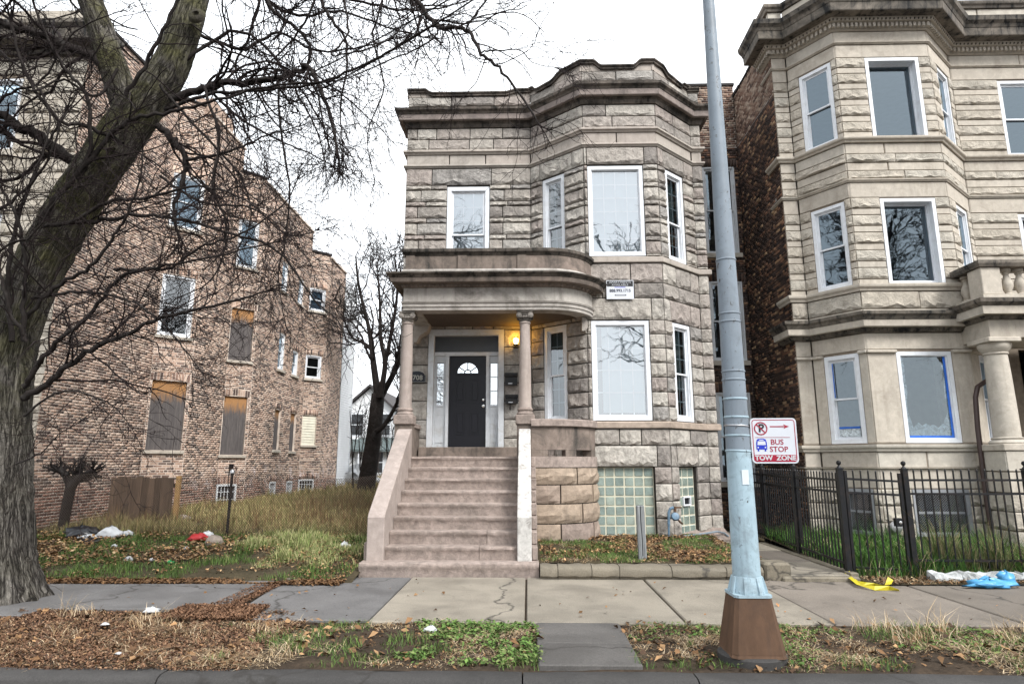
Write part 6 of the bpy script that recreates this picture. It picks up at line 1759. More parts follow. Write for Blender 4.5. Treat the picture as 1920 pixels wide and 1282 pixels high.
simple_tree("bare_tree", "bare dark forked tree standing between brick flats and greystone house", [
    (pxs([(684, 925), (690, 890), (701, 815), (709, 738)], Yt), .4, .27), (pxs([(709, 745), (701, 687), (697, 653), (690, 608), (673, 537), (667, 480)], Yt), .16, .03), (pxs([(712, 745), (722, 683), (714, 635), (712, 563), (707, 495)], Yt - .3), .13, .025),
    (pxs([(714, 745), (739, 698), (752, 668), (765, 630), (775, 570)], Yt + .3), .14, .03), (pxs([(704, 810), (722, 795), (746, 752), (770, 700)], Yt - .5), .12, .04), (pxs([(697, 655), (680, 642), (660, 632), (645, 600)], Yt), .09, .03), (pxs([(722, 683), (738, 600), (745, 540), (740, 480)], Yt), .09, .03)],
    seed=5, k1=13, k2=6, k3=4, ls=(1.2, 2.8), rm=.0125, base_loc=(at(690, 900, Yt).x, Yt, .5))
# thin saplings at the back of the lot
for i, (x, yb, yt, Y, lab) in enumerate(((662, 905, 770, 25, "thin bare sapling beside the white clapboard corner"), (728, 905, 800, 23, "thin bare sapling right of the forked tree trunk"), (676, 905, 780, 30, "thin bare sapling left of the forked tree trunk"))):
    simple_tree("sapling", lab, [(pxs([(x, yb + 10), (x - 2, (yb + yt) / 2), (x - 6, yt)], Y), .04, .012), (pxs([(x, (yb + yt) / 2 + 20), (x + 6, (yb + yt) / 2 - 20), (x + 9, yt)], Y), .025, .01)], "saplings at the back of the lot", seed=30 + i, k1=7, k2=4, k3=2, ls=(.7, 1.4), rm=.008, base_loc=(at(x, yb, Y).x, Y, .4), sides=6)
# dense dark brush far behind
brush = []
g2 = np.random.default_rng(6)
n = 260; bx = g2.uniform(-17, -3, n); by = g2.uniform(38, 46, n)
P = np.zeros((n, 8, 3)); P[:, :, 0] = bx[:, None] + np.cumsum(g2.normal(size=(n, 8)) * .12, 1); P[:, :, 1] = by[:, None]; P[:, :, 2] = .6 + np.linspace(0, 1, 8)[None] * g2.uniform(1.2, 4.2, n)[:, None]
R = np.full((n, 8), .02) * np.linspace(1, .4, 8)[None]
q1, qr = sprout(g2, P, R, 7, .2, 1, .5, 1.2, 5, .2, 0, .6, .009)
joined_tubes("brush", [(P, R, 4), (q1, qr, 3)], M_TWIGF, None)
# pollarded stump in the vacant lot
sp_ = lambda l, Y: [tuple(at(x, y, Y)) for x, y in l]
simple_tree("stump", "short gnarled pollarded stump with dead sprouts in front of left brick wall", [(sp_([(116, 1005), (122, 965), (132, 915)], 12.9), .1, .1), (sp_([(132, 918), (126, 895), (112, 880)], 12.9), .085, .06), (sp_([(132, 915), (150, 895), (176, 882)], 12.8), .08, .055), (sp_([(130, 915), (140, 890), (150, 870)], 12.95), .06, .03)],
            seed=9, k1=16, k2=4, k3=2, ls=(.2, .5), rm=.004, base_loc=(at(118, 1000, 12.9).x, 12.9, .3), cat="stump", sides=10)
# trees across the road, seen only as reflections in the window panes
gs = np.random.default_rng(12)
def upright(seed):
    gq = np.random.default_rng(seed); st = [([(0, 0, -.2), (.05, 0, 1.5), (0, .05, 3.2)], .28, .22)]
    for k in range(9):
        a = k * 2.4 + gq.uniform(-.3, .3); h = gq.uniform(6, 9.5); s = gq.uniform(1.2, 3.8); z0 = gq.uniform(2.6, 4)
        st.append(([(0, 0, z0), (s * .3 * math.cos(a), s * .3 * math.sin(a), z0 + 1.3), (s * .7 * math.cos(a), s * .7 * math.sin(a), h * .75), (s * math.cos(a), s * math.sin(a), h)], .13, .03))
    return st
ft = simple_tree("roadside_tree", "bare spreading tree across the road mirrored in the panes", upright(3), "bare trees across the road", seed=21, k1=12, k2=5, k3=3, ls=(1.0, 2.4), rm=.012, base_loc=(0, 0, 0))
for i, (x, y, r) in enumerate(((9.5, -9, 1.0), (-9.5, -10, 2.2), (26.5, -9.5, 4.0), (16.5, -10, 5.1), (30, -7, 0.4))):
    M = T(x, y, -.1) @ Matrix.Rotation(r, 4, 'Z') @ Matrix.Scale(1.8, 4)
    if i: copy_tree(ft, M)
nb = copy_tree(ft, T(-17.5, 5.2, -.1) @ Matrix.Rotation(1.9, 4, 'Z') @ Matrix.Scale(1.9, 4))
nb['label'] = "bare tree further along the parkway mirrored in the limestone bay panes"; nb['group'] = "bare trees along the parkway"
ft.matrix_basis = T(9.5, -9, -.1) @ Matrix.Scale(1.8, 4)
# ================================================================== STREET FURNITURE
M_POLE = plain_mat("blue_grey_pole_paint", (.19, .225, .26), .5, .35, var=.12, nscale=3, specks=(.06, .055, .05), dirt=(.1, .11, .12), dirt_amt=.4)
M_POLEP = plain_mat("pale_blue_pole_paint", (.33, .435, .49), .5, .35, var=.12, nscale=6, specks=(.05, .045, .04), dirt=(.1, .1, .1), dirt_amt=.45)
M_RUST = plain_mat("rusted_steel", (.1, .058, .036), .8, .2, var=.3, nscale=6, dirt=(.05, .035, .028), dirt_amt=.6, bump=.3, stretch=(1, 1, .35))
pb_ = Vector((1.955, 6.0, 0))
lamp = empty("street_lamp", (pb_.x, pb_.y, 0), "tall blue-grey street lamp pole on a rusty flared steel base at kerb", "street lamp")
def frus(mb, c, w0, w1, z0, z1, ch=.18, m=0):
    def oc(w, z): e = w * ch; return [(c.x - w + e, c.y - w, z), (c.x + w - e, c.y - w, z), (c.x + w, c.y - w + e, z), (c.x + w, c.y + w - e, z), (c.x + w - e, c.y + w, z), (c.x - w + e, c.y + w, z), (c.x - w, c.y + w - e, z), (c.x - w, c.y - w + e, z)]
    mb.add(oc(w0, z0) + oc(w1, z1), [tuple(range(7, -1, -1)), tuple(range(8, 16))] + [(i, (i + 1) % 8, (i + 1) % 8 + 8, i + 8) for i in range(8)], m)
mb = MB(); frus(mb, pb_, .236, .225, .03, .06); frus(mb, pb_, .228, .158, .06, .5); mb.build("base", M_RUST, lamp)
mb = MB(); mb.lathe([(.29, -.08), (.29, .02), (.27, .035), (.1, .036)], (pb_.x, pb_.y, 0), 28); mb.build("footing", M_CURB, lamp, auto=40)
mb = MB(); frus(mb, pb_, .165, .165, .502, .525, .2)
for k in range(8):
    a = k * math.pi / 4 + .39; c_, s_ = math.cos(a), math.sin(a); t = .012
    pr_ = [(.1, .526), (.17, .526), (.165, .56), (.135, .66), (.115, .67), (.1, .67)]
    v = [(pb_.x + r * c_ - t * s_, pb_.y + r * s_ + t * c_, z) for r, z in pr_] + [(pb_.x + r * c_ + t * s_, pb_.y + r * s_ - t * c_, z) for r, z in pr_]
    mb.add(v, [tuple(range(6)), tuple(range(11, 5, -1))] + [((i + 1) % 6, i, i + 6, (i + 1) % 6 + 6) for i in range(6)])
    b2 = a + .39; mb.lathe([(.018, .526), (.018, .55), (.008, .552)], (pb_.x + .135 * math.cos(b2), pb_.y + .135 * math.sin(b2), 0), 6)
mb.lathe([(.15, .526), (.14, .6), (.128, .665), (.12, .668)], (pb_.x, pb_.y, 0), 24); mb.build("collar", M_POLEP, lamp, auto=30)
rz = lambda z: .122 - (z - .67) * (.062 / 5.85)
mb = MB(); mb.lathe([(rz(.67), .67), (rz(1.2), 1.2), (rz(1.76), 1.76)], (pb_.x, pb_.y, 0), 28); mb.build("pole_lower_part", M_POLEP, lamp, auto=40)
top = Vector((pb_.x - .01, pb_.y, 9.0))
mb = MB(); mb.lathe([(rz(1.76), 1.762), (rz(3), 3), (rz(5), 5), (rz(7.5), 7.5), (.032, 9.0)], (pb_.x, pb_.y, 0), 28); mb.build("pole", M_POLE, lamp, auto=40)
mb = MB(); mb.tube([(pb_.x, pb_.y, 8.8), (pb_.x - .1, pb_.y - .3, 9.15), (pb_.x - .25, pb_.y - 1.2, 9.35), (pb_.x - .3, pb_.y - 2.0, 9.35)], .03, 10); mb.build("lamp_arm", M_POLE, lamp, auto=40)
mb = MB(); mb.box(pb_.x - .42, pb_.x - .18, pb_.y - 2.6, pb_.y - 2.0, 9.28, 9.42, bev=.04); mb.build("lamp_head", M_POLE, lamp)
for z, tl in ((2.07, .05), (2.42, .02), (2.5, .01), (2.98, .03), (3.06, 0.02), (3.6, .01), (1.9, .05), (1.76, .1), (2.24, .02)):
    mb = MB(); r = rz(z) + .003
    mb.lathe([(r, -.008), (r + .003, -.004), (r + .003, .006), (r, .01)], (0, 0, 0), 24)
    mb.build("pole_band", M_POLE if z > 2.3 else M_POLEP, lamp, T(pb_.x, pb_.y, z) @ Matrix.Rotation(tl * .4, 4, 'Y'), auto=40)
mb = MB(); z = 1.46; mb.box(pb_.x - .02, pb_.x + .04, pb_.y - rz(z) - .004, pb_.y - rz(z) + .02, z, z + .13); mb.build("sticker_remains", plain_mat("torn_white_sticker", (.6, .65, .68), .7, .2, var=.1), lamp)

# ---- lettering
def text(body, size, mat, parent, M, name="lettering", bold=0.0, ext=.0008, align='CENTER', sx=1.0):
    cu = bpy.data.curves.new(name, 'FONT'); cu.body = body; cu.size = size; cu.align_x = align; cu.align_y = 'CENTER'
    cu.extrude = ext; cu.offset = bold; cu.materials.append(mat); cu.resolution_u = 3
    tmp = bpy.data.objects.new(name, cu); sc.collection.objects.link(tmp)
    me = bpy.data.meshes.new_from_object(tmp.evaluated_get(bpy.context.evaluated_depsgraph_get())); bpy.data.objects.remove(tmp)
    o = bpy.data.objects.new(name, me)
    return link(o, parent, M @ Matrix.Rotation(math.radians(90), 4, 'X') @ S(sx, 1, 1))
def rrect(w, h, r, n=6):
    P = []
    for cx, cz, a0 in ((w - r, h - r, 0), (r, h - r, 90), (r, r, 180), (w - r, r, 270)):
        for k in range(n + 1): a = math.radians(a0 + 90 * k / n); P.append((cx + r * math.cos(a), cz + r * math.sin(a)))
    return P[::-1] if False else P
def sheetp(poly, y, y2, name, mat, parent, M): 
    mb = MB(); mb.extr(poly, y, y2); return mb.build(name, mat, parent, M)
SW = plain_mat("white_sign_face", (.56, .58, .62), .35, .4, var=.03)
M_TZ = plain_mat("off_white_letters", (.5, .51, .53), .5, .3, var=.02)
SR = plain_mat("red_sign_paint", (.3, .006, .03), .4, .4, var=.06)
SBL = plain_mat("blue_sign_paint", (.01, .03, .42), .4, .4, var=.03)
SK = plain_mat("black_sign_paint", (.01, .01, .012), .4, .4, var=.05)
SM_ = frame((2.055, 5.93), (2.47, 5.90), 1.648)
sw, sh = .41, .41
sign = sheetp(rrect(sw, sh, .035), 0, .004, "bus_stop_sign", SW, None, SM_)
tag(sign, "white and red bus stop tow zone sign strapped to the lamp pole", "sign")
def ring(w, h, r, t, off, y, mat, nm):
    o = rrect(w, h, r); i = rrect(w - 2 * t, h - 2 * t, max(.005, r - t)); mb = MB(); n = len(o)
    for k in range(n):
        a, b = o[k], o[(k + 1) % n]; c, d = i[(k + 1) % n], i[k]
        mb.quad((a[0] + off, y, a[1] + off), (d[0] + t + off, y, d[1] + t + off), (c[0] + t + off, y, c[1] + t + off), (b[0] + off, y, b[1] + off))
    return mb.build(nm, mat, sign, SM_)
ring(sw - .028, sh - .028, .026, .007, .014, -.0012, SR, "red_border")
# no-parking roundel
mb = MB(); cx, cz = .092, .315; n = 32
for k in range(n):
    a, b = 2 * math.pi * k / n, 2 * math.pi * (k + 1) / n
    mb.quad(*[(cx + r * math.cos(q), -.0035, cz + r * math.sin(q)) for r, q in ((.06, a), (.05, a), (.05, b), (.06, b))])
c45 = .7071; t = .005
mb.quad((cx - .052 * c45 - t * c45, -.0034, cz + .052 * c45 - t * c45), (cx + .052 * c45 - t * c45, -.0034, cz - .052 * c45 - t * c45), (cx + .052 * c45 + t * c45, -.0034, cz - .052 * c45 + t * c45), (cx - .052 * c45 + t * c45, -.0034, cz + .052 * c45 + t * c45))
mb.build("no_parking_ring", SR, sign, SM_)
text("P", .1, SK, sign, SM_ @ T(cx + .004, -.0015, cz), bold=.003)
mb = MB(); mb.box(.175, .30, -.0018, -.0012, .327, .337); mb.extr([(.345, .332), (.295, .352), (.305, .332), (.295, .312)], -.0018, -.0012)
mb.build("arrow", SR, sign, SM_)
MB().box(.035, .345, -.0018, -.0012, .232, .236).build("divider_line", SR, sign, SM_)
mb = MB()
mb.extr([(.042, .125), (.138, .125), (.138, .185), (.13, .215), (.115, .222), (.065, .222), (.05, .215), (.042, .185)], -.0018, -.0012)
mb.box(.052, .066, -.0018, -.0012, .108, .1249); mb.box(.114, .128, -.0018, -.0012, .108, .1249)
mb.extr([(.052, .165), (.128, .165), (.123, .2), (.057, .2)], -.0026, -.002, 1); mb.box(.07, .11, -.0026, -.002, .206, .213, 1)
for x in (.058, .122): mb.extr([(x + .007 * math.cos(q * math.pi / 4), .143 + .007 * math.sin(q * math.pi / 4)) for q in range(8)], -.0026, -.002, 1)
mb.build("bus_symbol", [SBL, SW], sign, SM_)
text("BUS", .068, SR, sign, SM_ @ T(.228, -.0015, .19), align='CENTER', bold=.0006); text("STOP", .068, SR, sign, SM_ @ T(.24, -.0015, .125), bold=.0006)
mb = MB(); mb.extr([(.016, .016 + .02), (.036, .016), (sw - .036, .016), (sw - .016, .036), (sw - .016, .077), (.016, .077)], -.0018, -.0012); mb.build("red_panel", SR, sign, SM_)
text("TOW  ZONE", .06, M_TZ, sign, SM_ @ T(sw / 2, -.0025, .047), bold=.0022, sx=1.05)
mb = MB(); mb.lathe([(.1125, -.007), (.1145, -.004), (.1145, .004), (.1125, .007)], (0, 0, 0), 24); mb.build("strap", M_STEEL, sign, T(pb_.x, pb_.y, 1.99) @ Matrix.Rotation(.06, 4, 'Y'), auto=40)
for z in (1.985, 1.72): MB().box(-.012, .03, -.004, .03, z - 1.648 - .02, z - 1.648 + .02).build("bracket", M_BLACK, sign, SM_ @ T(0, .006, 0))
# ---- apartments sign on the bay
AM = F[2] @ T(.42, -.075, 5.02)
ap = MB().box(0, .57, 0, .012, 0, .405).build("rental_sign", SW, None, AM)
tag(ap, "white and black apartments-available board fixed to the greystone bay", "sign")
MB().box(.012, .558, -.0016, -.0008, .27, .393).build("black_panel", SK, ap, AM)
M_NUM = plain_mat("slate_blue_print", (.012, .018, .04), .5)
M_LET = plain_mat("pale_sign_letters", (.34, .35, .37), .5, .3, var=.02)
text("APARTMENTS", .066, M_LET, ap, AM @ T(.285, -.003, .36), bold=.0006, sx=1.12); text("AVAILABLE", .066, M_LET, ap, AM @ T(.285, -.003, .302), bold=.0006, sx=1.08)
MB().box(.17, .4, -.0016, -.0008, .247, .26).build("tagline_bar", SBL, ap, AM)
text("888.993.1715", .088, M_NUM, ap, AM @ T(.285, -.003, .178), bold=.0022, sx=.93)
MB().extr(rrect(.24, .03, .014), -.0016, -.0008).build("address_bar", SK, ap, AM @ T(.17, 0, .068))
MB().box(.19, .39, -.0024, -.0018, .078, .088).build("address_line", SW, ap, AM)
for x in (.09, .505): MB().box(x - .018, x + .018, -.0016, -.0008, .07, .095).build("logo_mark", plain_mat("faint_grey_print", (.55, .57, .62)) if "faint_grey_print" not in bpy.data.materials else bpy.data.materials["faint_grey_print"], ap, AM)
# ---- house number plaque, mailboxes, lantern
M_PLQ = plain_mat("dark_plaque_enamel", (.012, .014, .022), .3, .5)
PM = F[0] @ T(.2, -.075, 3.4)
q = MB(); q.extr([(0, 0), (.41, 0), (.41, .16)] + [(.205 + .17 * math.cos(math.radians(a)), .16 + .09 * math.sin(math.radians(a))) for a in range(0, 181, 15)] + [(0, .16)], 0, .02)
pl_ = q.build("house_number_plaque", M_PLQ, None, PM); tag(pl_, "dark arched plaque with pale house number left of the door", "number plaque")
M_CREAM = plain_mat("cream_enamel", (.4, .39, .34), .4)
q = MB(); 
for (x0, x1, z0, z1) in ((.012, .398, .008, .014), (.012, .018, .014, .16), (.392, .398, .014, .16)): q.box(x0, x1, -.004, -.001, z0, z1)
q.build("plaque_border", M_CREAM, pl_, PM)
text("708", .15, M_CREAM, pl_, PM @ T(.225, -.004, .1), ext=.002, bold=.002)
def mailbox(x, z, w, h, label):
    M = F[0] @ T(x, -.2, z); mb = MB()
    mb.extr([(0, 0), (w, 0), (w, h * .8), (w * .97, h), (w * .03, h), (0, h * .8)], 0.03, .13); o = mb.build("mailbox", M_BLACK, None, M); tag(o, label, "mailbox", "mailboxes beside the door")
    MB().add([(-.01, -.01, h * .72), (w + .01, -.01, h * .72), (w + .01, .14, h + .02), (-.01, .14, h + .02), (-.01, -.01, h * .68), (w + .01, -.01, h * .68), (w + .01, .14, h - .02), (-.01, .14, h - .02)], [(0, 1, 2, 3), (7, 6, 5, 4), (4, 5, 1, 0), (5, 6, 2, 1), (7, 4, 0, 3)]).build("lid", M_BLACK, o, M)
    MB().box(w * .25, w * .6, .02, .028, h * .1, h * .18).build("name_tag", SW, o, M)
    return o, M
mailbox(2.36, 3.32, .27, .27, "upper black mailbox on the wall right of the door")
o, M = mailbox(2.37, 2.92, .27, .19, "lower black mailbox with a white slip, right of the door")
mb = MB(); mb.tube([(.1, .08, 0), (.1, .08, -.14)], .012, 6); mb.build("newspaper_hook", M_BLACK, o, M)
LM = F[0] @ T(2.6, -.16, 4.28)
mb = MB(); mb.box(-.05, .05, .1, .13, -.12, .1); mb.tube([(0, .12, -.05), (0, .03, -.1), (0, 0, -.07)], .012, 8); mb.lathe([(.02, -.08), (.06, -.06), (.062, -.05)], (0, 0, 0), 12); mb.lathe([(.075, .08), (.05, .11), (.01, .13)], (0, 0, 0), 12)
for k in range(4): a = k * math.pi / 2 + .785; mb.tube([(.055 * math.cos(a), .055 * math.sin(a), -.05), (.066 * math.cos(a), .066 * math.sin(a), .08)], .005, 5)
ln = mb.build("wall_lantern", M_BLACK, None, LM); tag(ln, "small lit wall lantern glowing amber behind the right porch column", "lantern")
t = NT("amber_lamp_glass"); e_ = t.n("ShaderNodeEmission", Color=(1, .55, .12, 1), Strength=9.0); t.t.links.new(e_.outputs[0], t.out.inputs[0])
MB().lathe([(.045, -.045), (.055, .02), (.058, .075)], (0, 0, 0), 12).build("lamp_glass", t.mat, ln, LM)
for dz, en in ((.14, 2.6),):
    ld = bpy.data.lights.new("lantern_light", 'POINT'); ld.energy = en; ld.color = (1, .5, .06); ld.shadow_soft_size = .05
    lo_ = bpy.data.objects.new("lantern_light", ld); link(lo_, ln, LM @ T(0, -.03, dz))
# ---- gas meter pipes, wooden post
M_PIPE = plain_mat("blue_grey_pipe_paint", (.1, .17, .24), .5, .4, var=.25, nscale=20, dirt=(.08, .045, .03), dirt_amt=.5)
GM = F[2] @ T(1.5, 0, 0)
p0 = at(1254, 1010, 12.72); 
gm = MB(); gm.tube([at(1254, 1016, 12.72), at(1254, 985, 12.72)], .02, 8); gm.tube([at(1254, 985, 12.72), at(1254, 960, 12.72), at(1257, 953, 12.72), at(1263, 951, 12.72)], .028, 10)
gp_ = gm.build("gas_meter", M_PIPE, None); tag(gp_, "small blue-grey gas pipe and regulator on the house wall between glass-block windows", "gas meter")
gm = MB(); c = at(1266, 968, 12.7); gm.lathe([(.02, -.05), (.07, -.04), (.085, 0), (.07, .04), (.02, .05)], (0, 0, 0), 14); gm.build("regulator", M_PIPE, gp_, T(*c) @ Matrix.Rotation(math.radians(70), 4, 'X'), auto=40)
gm = MB(); gm.tube([at(1266, 949, 12.72), at(1266, 960, 12.72), c], .024, 8); gm.tube([at(1263, 951, 12.72), at(1275, 951, 12.8), at(1277, 951, 13.0)], .016, 8); gm.tube([c, at(1275, 978, 12.75), at(1279, 981, 12.95)], .02, 8); gm.build("pipe_fitting", M_RUST, gp_, auto=40)
gm = MB(); gm.tube([at(1280, 1005, 12.78), at(1320, 1000, 13.15), at(1345, 996, 13.45), at(1358, 999, 13.6), at(1366, 1005, 13.6)], .02, 8); o = gm.build("ground_conduit", M_POLE, None, auto=40); tag(o, "grey conduit pipe running along the foot of the greystone wall", "pipe")
M_POST = None
t = NT("weathered_grey_wood"); pz = t.pos(); gq = t.noise(t.scaled(pz, 40, 40, 1.5), 1.0, 7, .7, 1.2)
t.bsdf(t.ramp(gq, [(.3, (.05, .05, .05)), (.5, (.2, .21, .215)), (.75, (.32, .33, .33))]), .85, t.bump(gq, .8, .01), .2); M_POST = t.mat
mb = MB(); mb.box(-.06, .06, -.05, .05, -.1, .8, bev=.008); o = mb.build("wooden_post", M_POST, None, T(1.765, 10.25, .2) @ Matrix.Rotation(math.radians(-1), 4, 'Y')); tag(o, "short weathered grey wooden post on the lawn before the glass-block window", "post")
mb = MB(); mb.tube([(0, -.052, .05), (.004, -.053, .3), (-.006, -.053, .62), (.003, -.052, .79)], .006, 4); mb.build("split_crack", M_SCREEN, o, W[o.name])

# ================================================================== IRON FENCE
def picket_mesh(h): 
    mb = MB(); e = .0085; mb.box(-e, e, -e, e, 0, h - .012); mb.add([(-e, -e, h - .012), (e, -e, h - .012), (e, e, h - .012), (-e, e, h - .012), (0, 0, h + .01)], [(0, 1, 4), (1, 2, 4), (2, 3, 4), (3, 0, 4)]); return mb
def fence_post(parent, x, y, z0, h, w=.038):
    mb = MB(); mb.box(-w, w, -w, w, 0, h); o = mb.build("post", M_BLACK, parent, T(x, y, z0))
    mb = MB(); mb.box(-w - .008, w + .008, -w - .008, w + .008, h + .001, h + .02); mb.lathe([(w + .003, h + .02), (.02, h + .045), (.014, h + .06), (.03, h + .075), (.036, h + .098), (.028, h + .12), (.006, h + .132)], (0, 0, 0), 12)
    mb.build("ball_finial", M_BLACK, o, T(x, y, z0), auto=40); return o
_pk = {}
def pickets(parent, p, q, z0, z1, h, n, tops=None):
    for k in range(n):
        t_ = (k + .5) / n; x, y, z = p[0] + (q[0] - p[0]) * t_, p[1] + (q[1] - p[1]) * t_, z0 + (z1 - z0) * t_
        hh = round(h, 2)
        if hh not in _pk: o = picket_mesh(hh).build("picket", M_BLACK, parent, T(x, y, z)); _pk[hh] = o.data
        else: link(bpy.data.objects.new("picket", _pk[hh]), parent, T(x, y, z))
def rail(parent, p, q, za, zb, w=.016):
    M = frame(p, q); L = flen(p, q); mb = MB()
    mb.add([(0, -w, za - w), (L, -w, zb - w), (L, w, zb - w), (0, w, za - w), (0, -w, za + w), (L, -w, zb + w), (L, w, zb + w), (0, w, za + w)], [(0, 3, 2, 1), (4, 5, 6, 7), (0, 1, 5, 4), (1, 2, 6, 5), (2, 3, 7, 6), (3, 0, 4, 7)])
    mb.build("rail", M_BLACK, parent, M)
sf = empty("iron_side_fence", (4.7, 11.5, 0), "black iron picket fence running back along the gangway from the corner post", "fence")
A0, A1 = (4.70, 9.93), (4.98, 18.0)
ang = [0, .215, .43, .65, .87, 1.0]
for a, b in zip(ang[:-1], ang[1:]):
    p = (A0[0] + (A1[0] - A0[0]) * a, A0[1] + (A1[1] - A0[1]) * a); q = (A0[0] + (A1[0] - A0[0]) * b, A0[1] + (A1[1] - A0[1]) * b)
    pickets(sf, p, q, .1 + .06 * a, .1 + .06 * b, 1.42, round(flen(p, q) / .115))
    for z in (.2, 1.22, 1.4): rail(sf, p, q, z + .06 * a, z + .06 * b)
    if a > 0: fence_post(sf, p[0], p[1], 0.02, 1.56)
gt = empty("iron_gate", (5.1, 9.85, 0), "black iron picket gate with a lock box between two ball-topped posts", "gate")
p, q = (4.70, 9.85), (5.66, 9.85)
fence_post(gt, *p, -.02, 1.58); fence_post(gt, *q, -.05, 1.6)
pickets(gt, (4.84, 9.85), (5.52, 9.85), .06, .02, 1.5, 6)
for z in (.13, 1.2, 1.4): rail(gt, (4.77, 9.85), (5.59, 9.85), z + .02, z - .02)
MB().box(4.76, 4.8, 9.83, 9.87, -.02, 1.54).build("stile", M_BLACK, gt); MB().box(5.56, 5.6, 9.83, 9.87, -.05, 1.5).build("stile", M_BLACK, gt)
MB().box(5.44, 5.54, 9.81, 9.89, .73, .85, bev=.006).build("lock_box", M_BLACK, gt); MB().lathe([(.022, 0), (.022, .012), (.01, .014)], (0, 0, 0), 12).build("lock_cylinder", M_CHROME, gt, T(5.5, 9.81, .79) @ Matrix.Rotation(math.radians(90), 4, 'X'))
ff = empty("iron_front_fence", (7.0, 9.85, 0), "black iron picket fence facing the pavement right of the gate", "fence")
p, q = (5.7, 9.85), (7.42, 9.85); pickets(ff, (5.74, 9.85), (7.38, 9.85), .14, .14, 1.42, 14)
for z in (.25, 1.2, 1.4): rail(ff, p, q, z, z)
fence_post(ff, 7.45, 9.85, -.05, 1.6)
pickets(ff, (7.49, 9.85), (9.2, 9.85), .14, .14, 1.42, 15)
for z in (.25, 1.2, 1.4): rail(ff, (7.45, 9.85), (9.25, 9.85), z, z)
fence_post(ff, 9.25, 9.85, -.05, 1.6)
# ---- chain-link fence along the vacant lot
cl = empty("chain_link_fence", (-6, 12.45, .25), "rusty sagging chain-link fence on thin steel posts across the vacant lot", "fence")
M_WIRE = plain_mat("rusty_wire", (.11, .085, .07), .6, .3, .4, var=.3)
P_ = []; n = 150
for fam in (0, 1):
    for k in range(n):
        x = -9.9 + 7.2 * k / n
        z = np.arange(0, 23) * .052 + .27
        xx = x + (np.arange(23) % 2 if fam == 0 else (np.arange(23) + 1) % 2) * .05 - .024
        sag = .05 * np.sin(xx * 2.1)
        P_.append(np.stack([xx, 12.45 + .03 * np.sin(xx * 1.3) + (.004 if fam else -.004) + 0 * z, z + sag * (z - .27)], 1))
P_ = np.array(P_); joined_tubes("chain_link_mesh", [(P_, np.full(P_.shape[:2], .0042), 3)], M_WIRE, cl)
for x in (-9.75, -5.78, -2.75): MB().tube([(x, 12.47, .1), (x + .01, 12.47, 1.45)], .028, 8).build("fence_post", M_BLACK, cl, auto=40)
MB().lathe([(.03, 1.45), (.045, 1.46), (.045, 1.5), (.02, 1.53)], (-5.77, 12.47, 0), 10).build("post_cap", M_STEEL, cl, auto=40)
# ---- leaning board fence in front of the brick wall
t = NT("brown_weathered_boards"); pz = t.pos(); gq = t.noise(t.scaled(pz, 22, 22, 1.2), 1.0, 7, .7, 1.0)
bc = t.mix(1.0, t.ramp(gq, [(.3, (.05, .034, .025)), (.55, (.12, .08, .055)), (.8, (.2, .135, .085))]), t.ramp(t.rnd(), [(0, .65), (.8, 1.15), (1, 1.7)]), 'MULTIPLY')
t.bsdf(bc, .85, t.bump(gq, .7, .01), .2); M_BOARD = t.mat
bf = empty("board_panel", (-8.8, 14.6, .3), "weathered brown board gate panel standing against the brick wall behind the chain-link", "wooden panel")
rr = random.Random(2); x = -9.55; k = 0
while x < -8.1:
    w = .145 + rr.uniform(-.01, .01); MB().box(x, x + w - .006, 14.6 + rr.uniform(-.008, .008), 14.63, .2, 1.33 + rr.uniform(-.02, .03)).build("board", M_BOARD, bf); x += w; k += 1
MB().box(-8.02, -7.93, 14.55, 14.63, .2, 1.36).build("board", plain_mat("fresh_pine", (.4, .24, .1), .7, .2, var=.2, nscale=8, dirt=(.16, .1, .05)), bf)
for z in (.45, 1.1): MB().box(-9.55, -7.95, 14.632, 14.67, z, z + .09).build("batten", M_BOARD, bf)

# ================================================================== FAR HOUSE
fh = empty("white_frame_house", (-9.8, 42, .3), "small white gabled frame house with grey-green porch roof beyond the vacant lot", "house")
M_SHING = plain_mat("grey_green_shingles", (.09, .11, .11), .9, .2, var=.3, nscale=6)
M_DKR = plain_mat("dark_roof_shingles", (.06, .055, .055), .9, .2, var=.3, nscale=6)
hx, hy = -10.9, 42.0
hw = MB(); hw.extr([(-2.6, .0), (3.3, .0), (3.3, 3.6), (.4, 6.3), (-2.6, 3.6)], 0, 9); hw.build("wall", M_SIDING, fh, T(hx, hy, .3))
rf = MB()
for (a, b) in (((.4, 6.38), (3.7, 3.3)), ((-3.0, 3.3), (.4, 6.38))): rf.extr([a, b, (b[0], b[1] + .16), (a[0], a[1] + .16)], -.35, 9.2)
rfo = rf.build("roof", M_DKR, fh, T(hx, hy, .3)); MB().box(-.3, .25, 3.5, 4.1, 5.9, 7.2).build("chimney", M_BRICKL, rfo, T(hx, hy, .3))
def fwin(x, z, w, h, y=0.0):
    o = MB().box(x, x + w, y - .06, y - .005, z, z + h).build("window", M_WHITE, fh, T(hx, hy, .3))
    MB().box(x + .07, x + w - .07, y - .075, y - .065, z + .07, z + h / 2 - .03).build("pane", M_DOOR2, o, T(hx, hy, .3)); MB().box(x + .07, x + w - .07, y - .075, y - .065, z + h / 2 + .03, z + h - .07).build("pane", M_DOOR2, o, T(hx, hy, .3))
fwin(-.9, 3.1, .95, 1.5); fwin(.9, 3.1, .95, 1.5); fwin(.9, .7, .9, 1.4, -1.5)
MB().box(-.75, -.2, -.25, -.07, 2.75, 3.05).build("window_air_conditioner", M_SIDING, fh, T(hx, hy, .3))
MB().box(-1.6, 3.6, -1.5, -.002, 0, 2.2).build("porch_wall", M_SIDING, fh, T(hx, hy, .3))
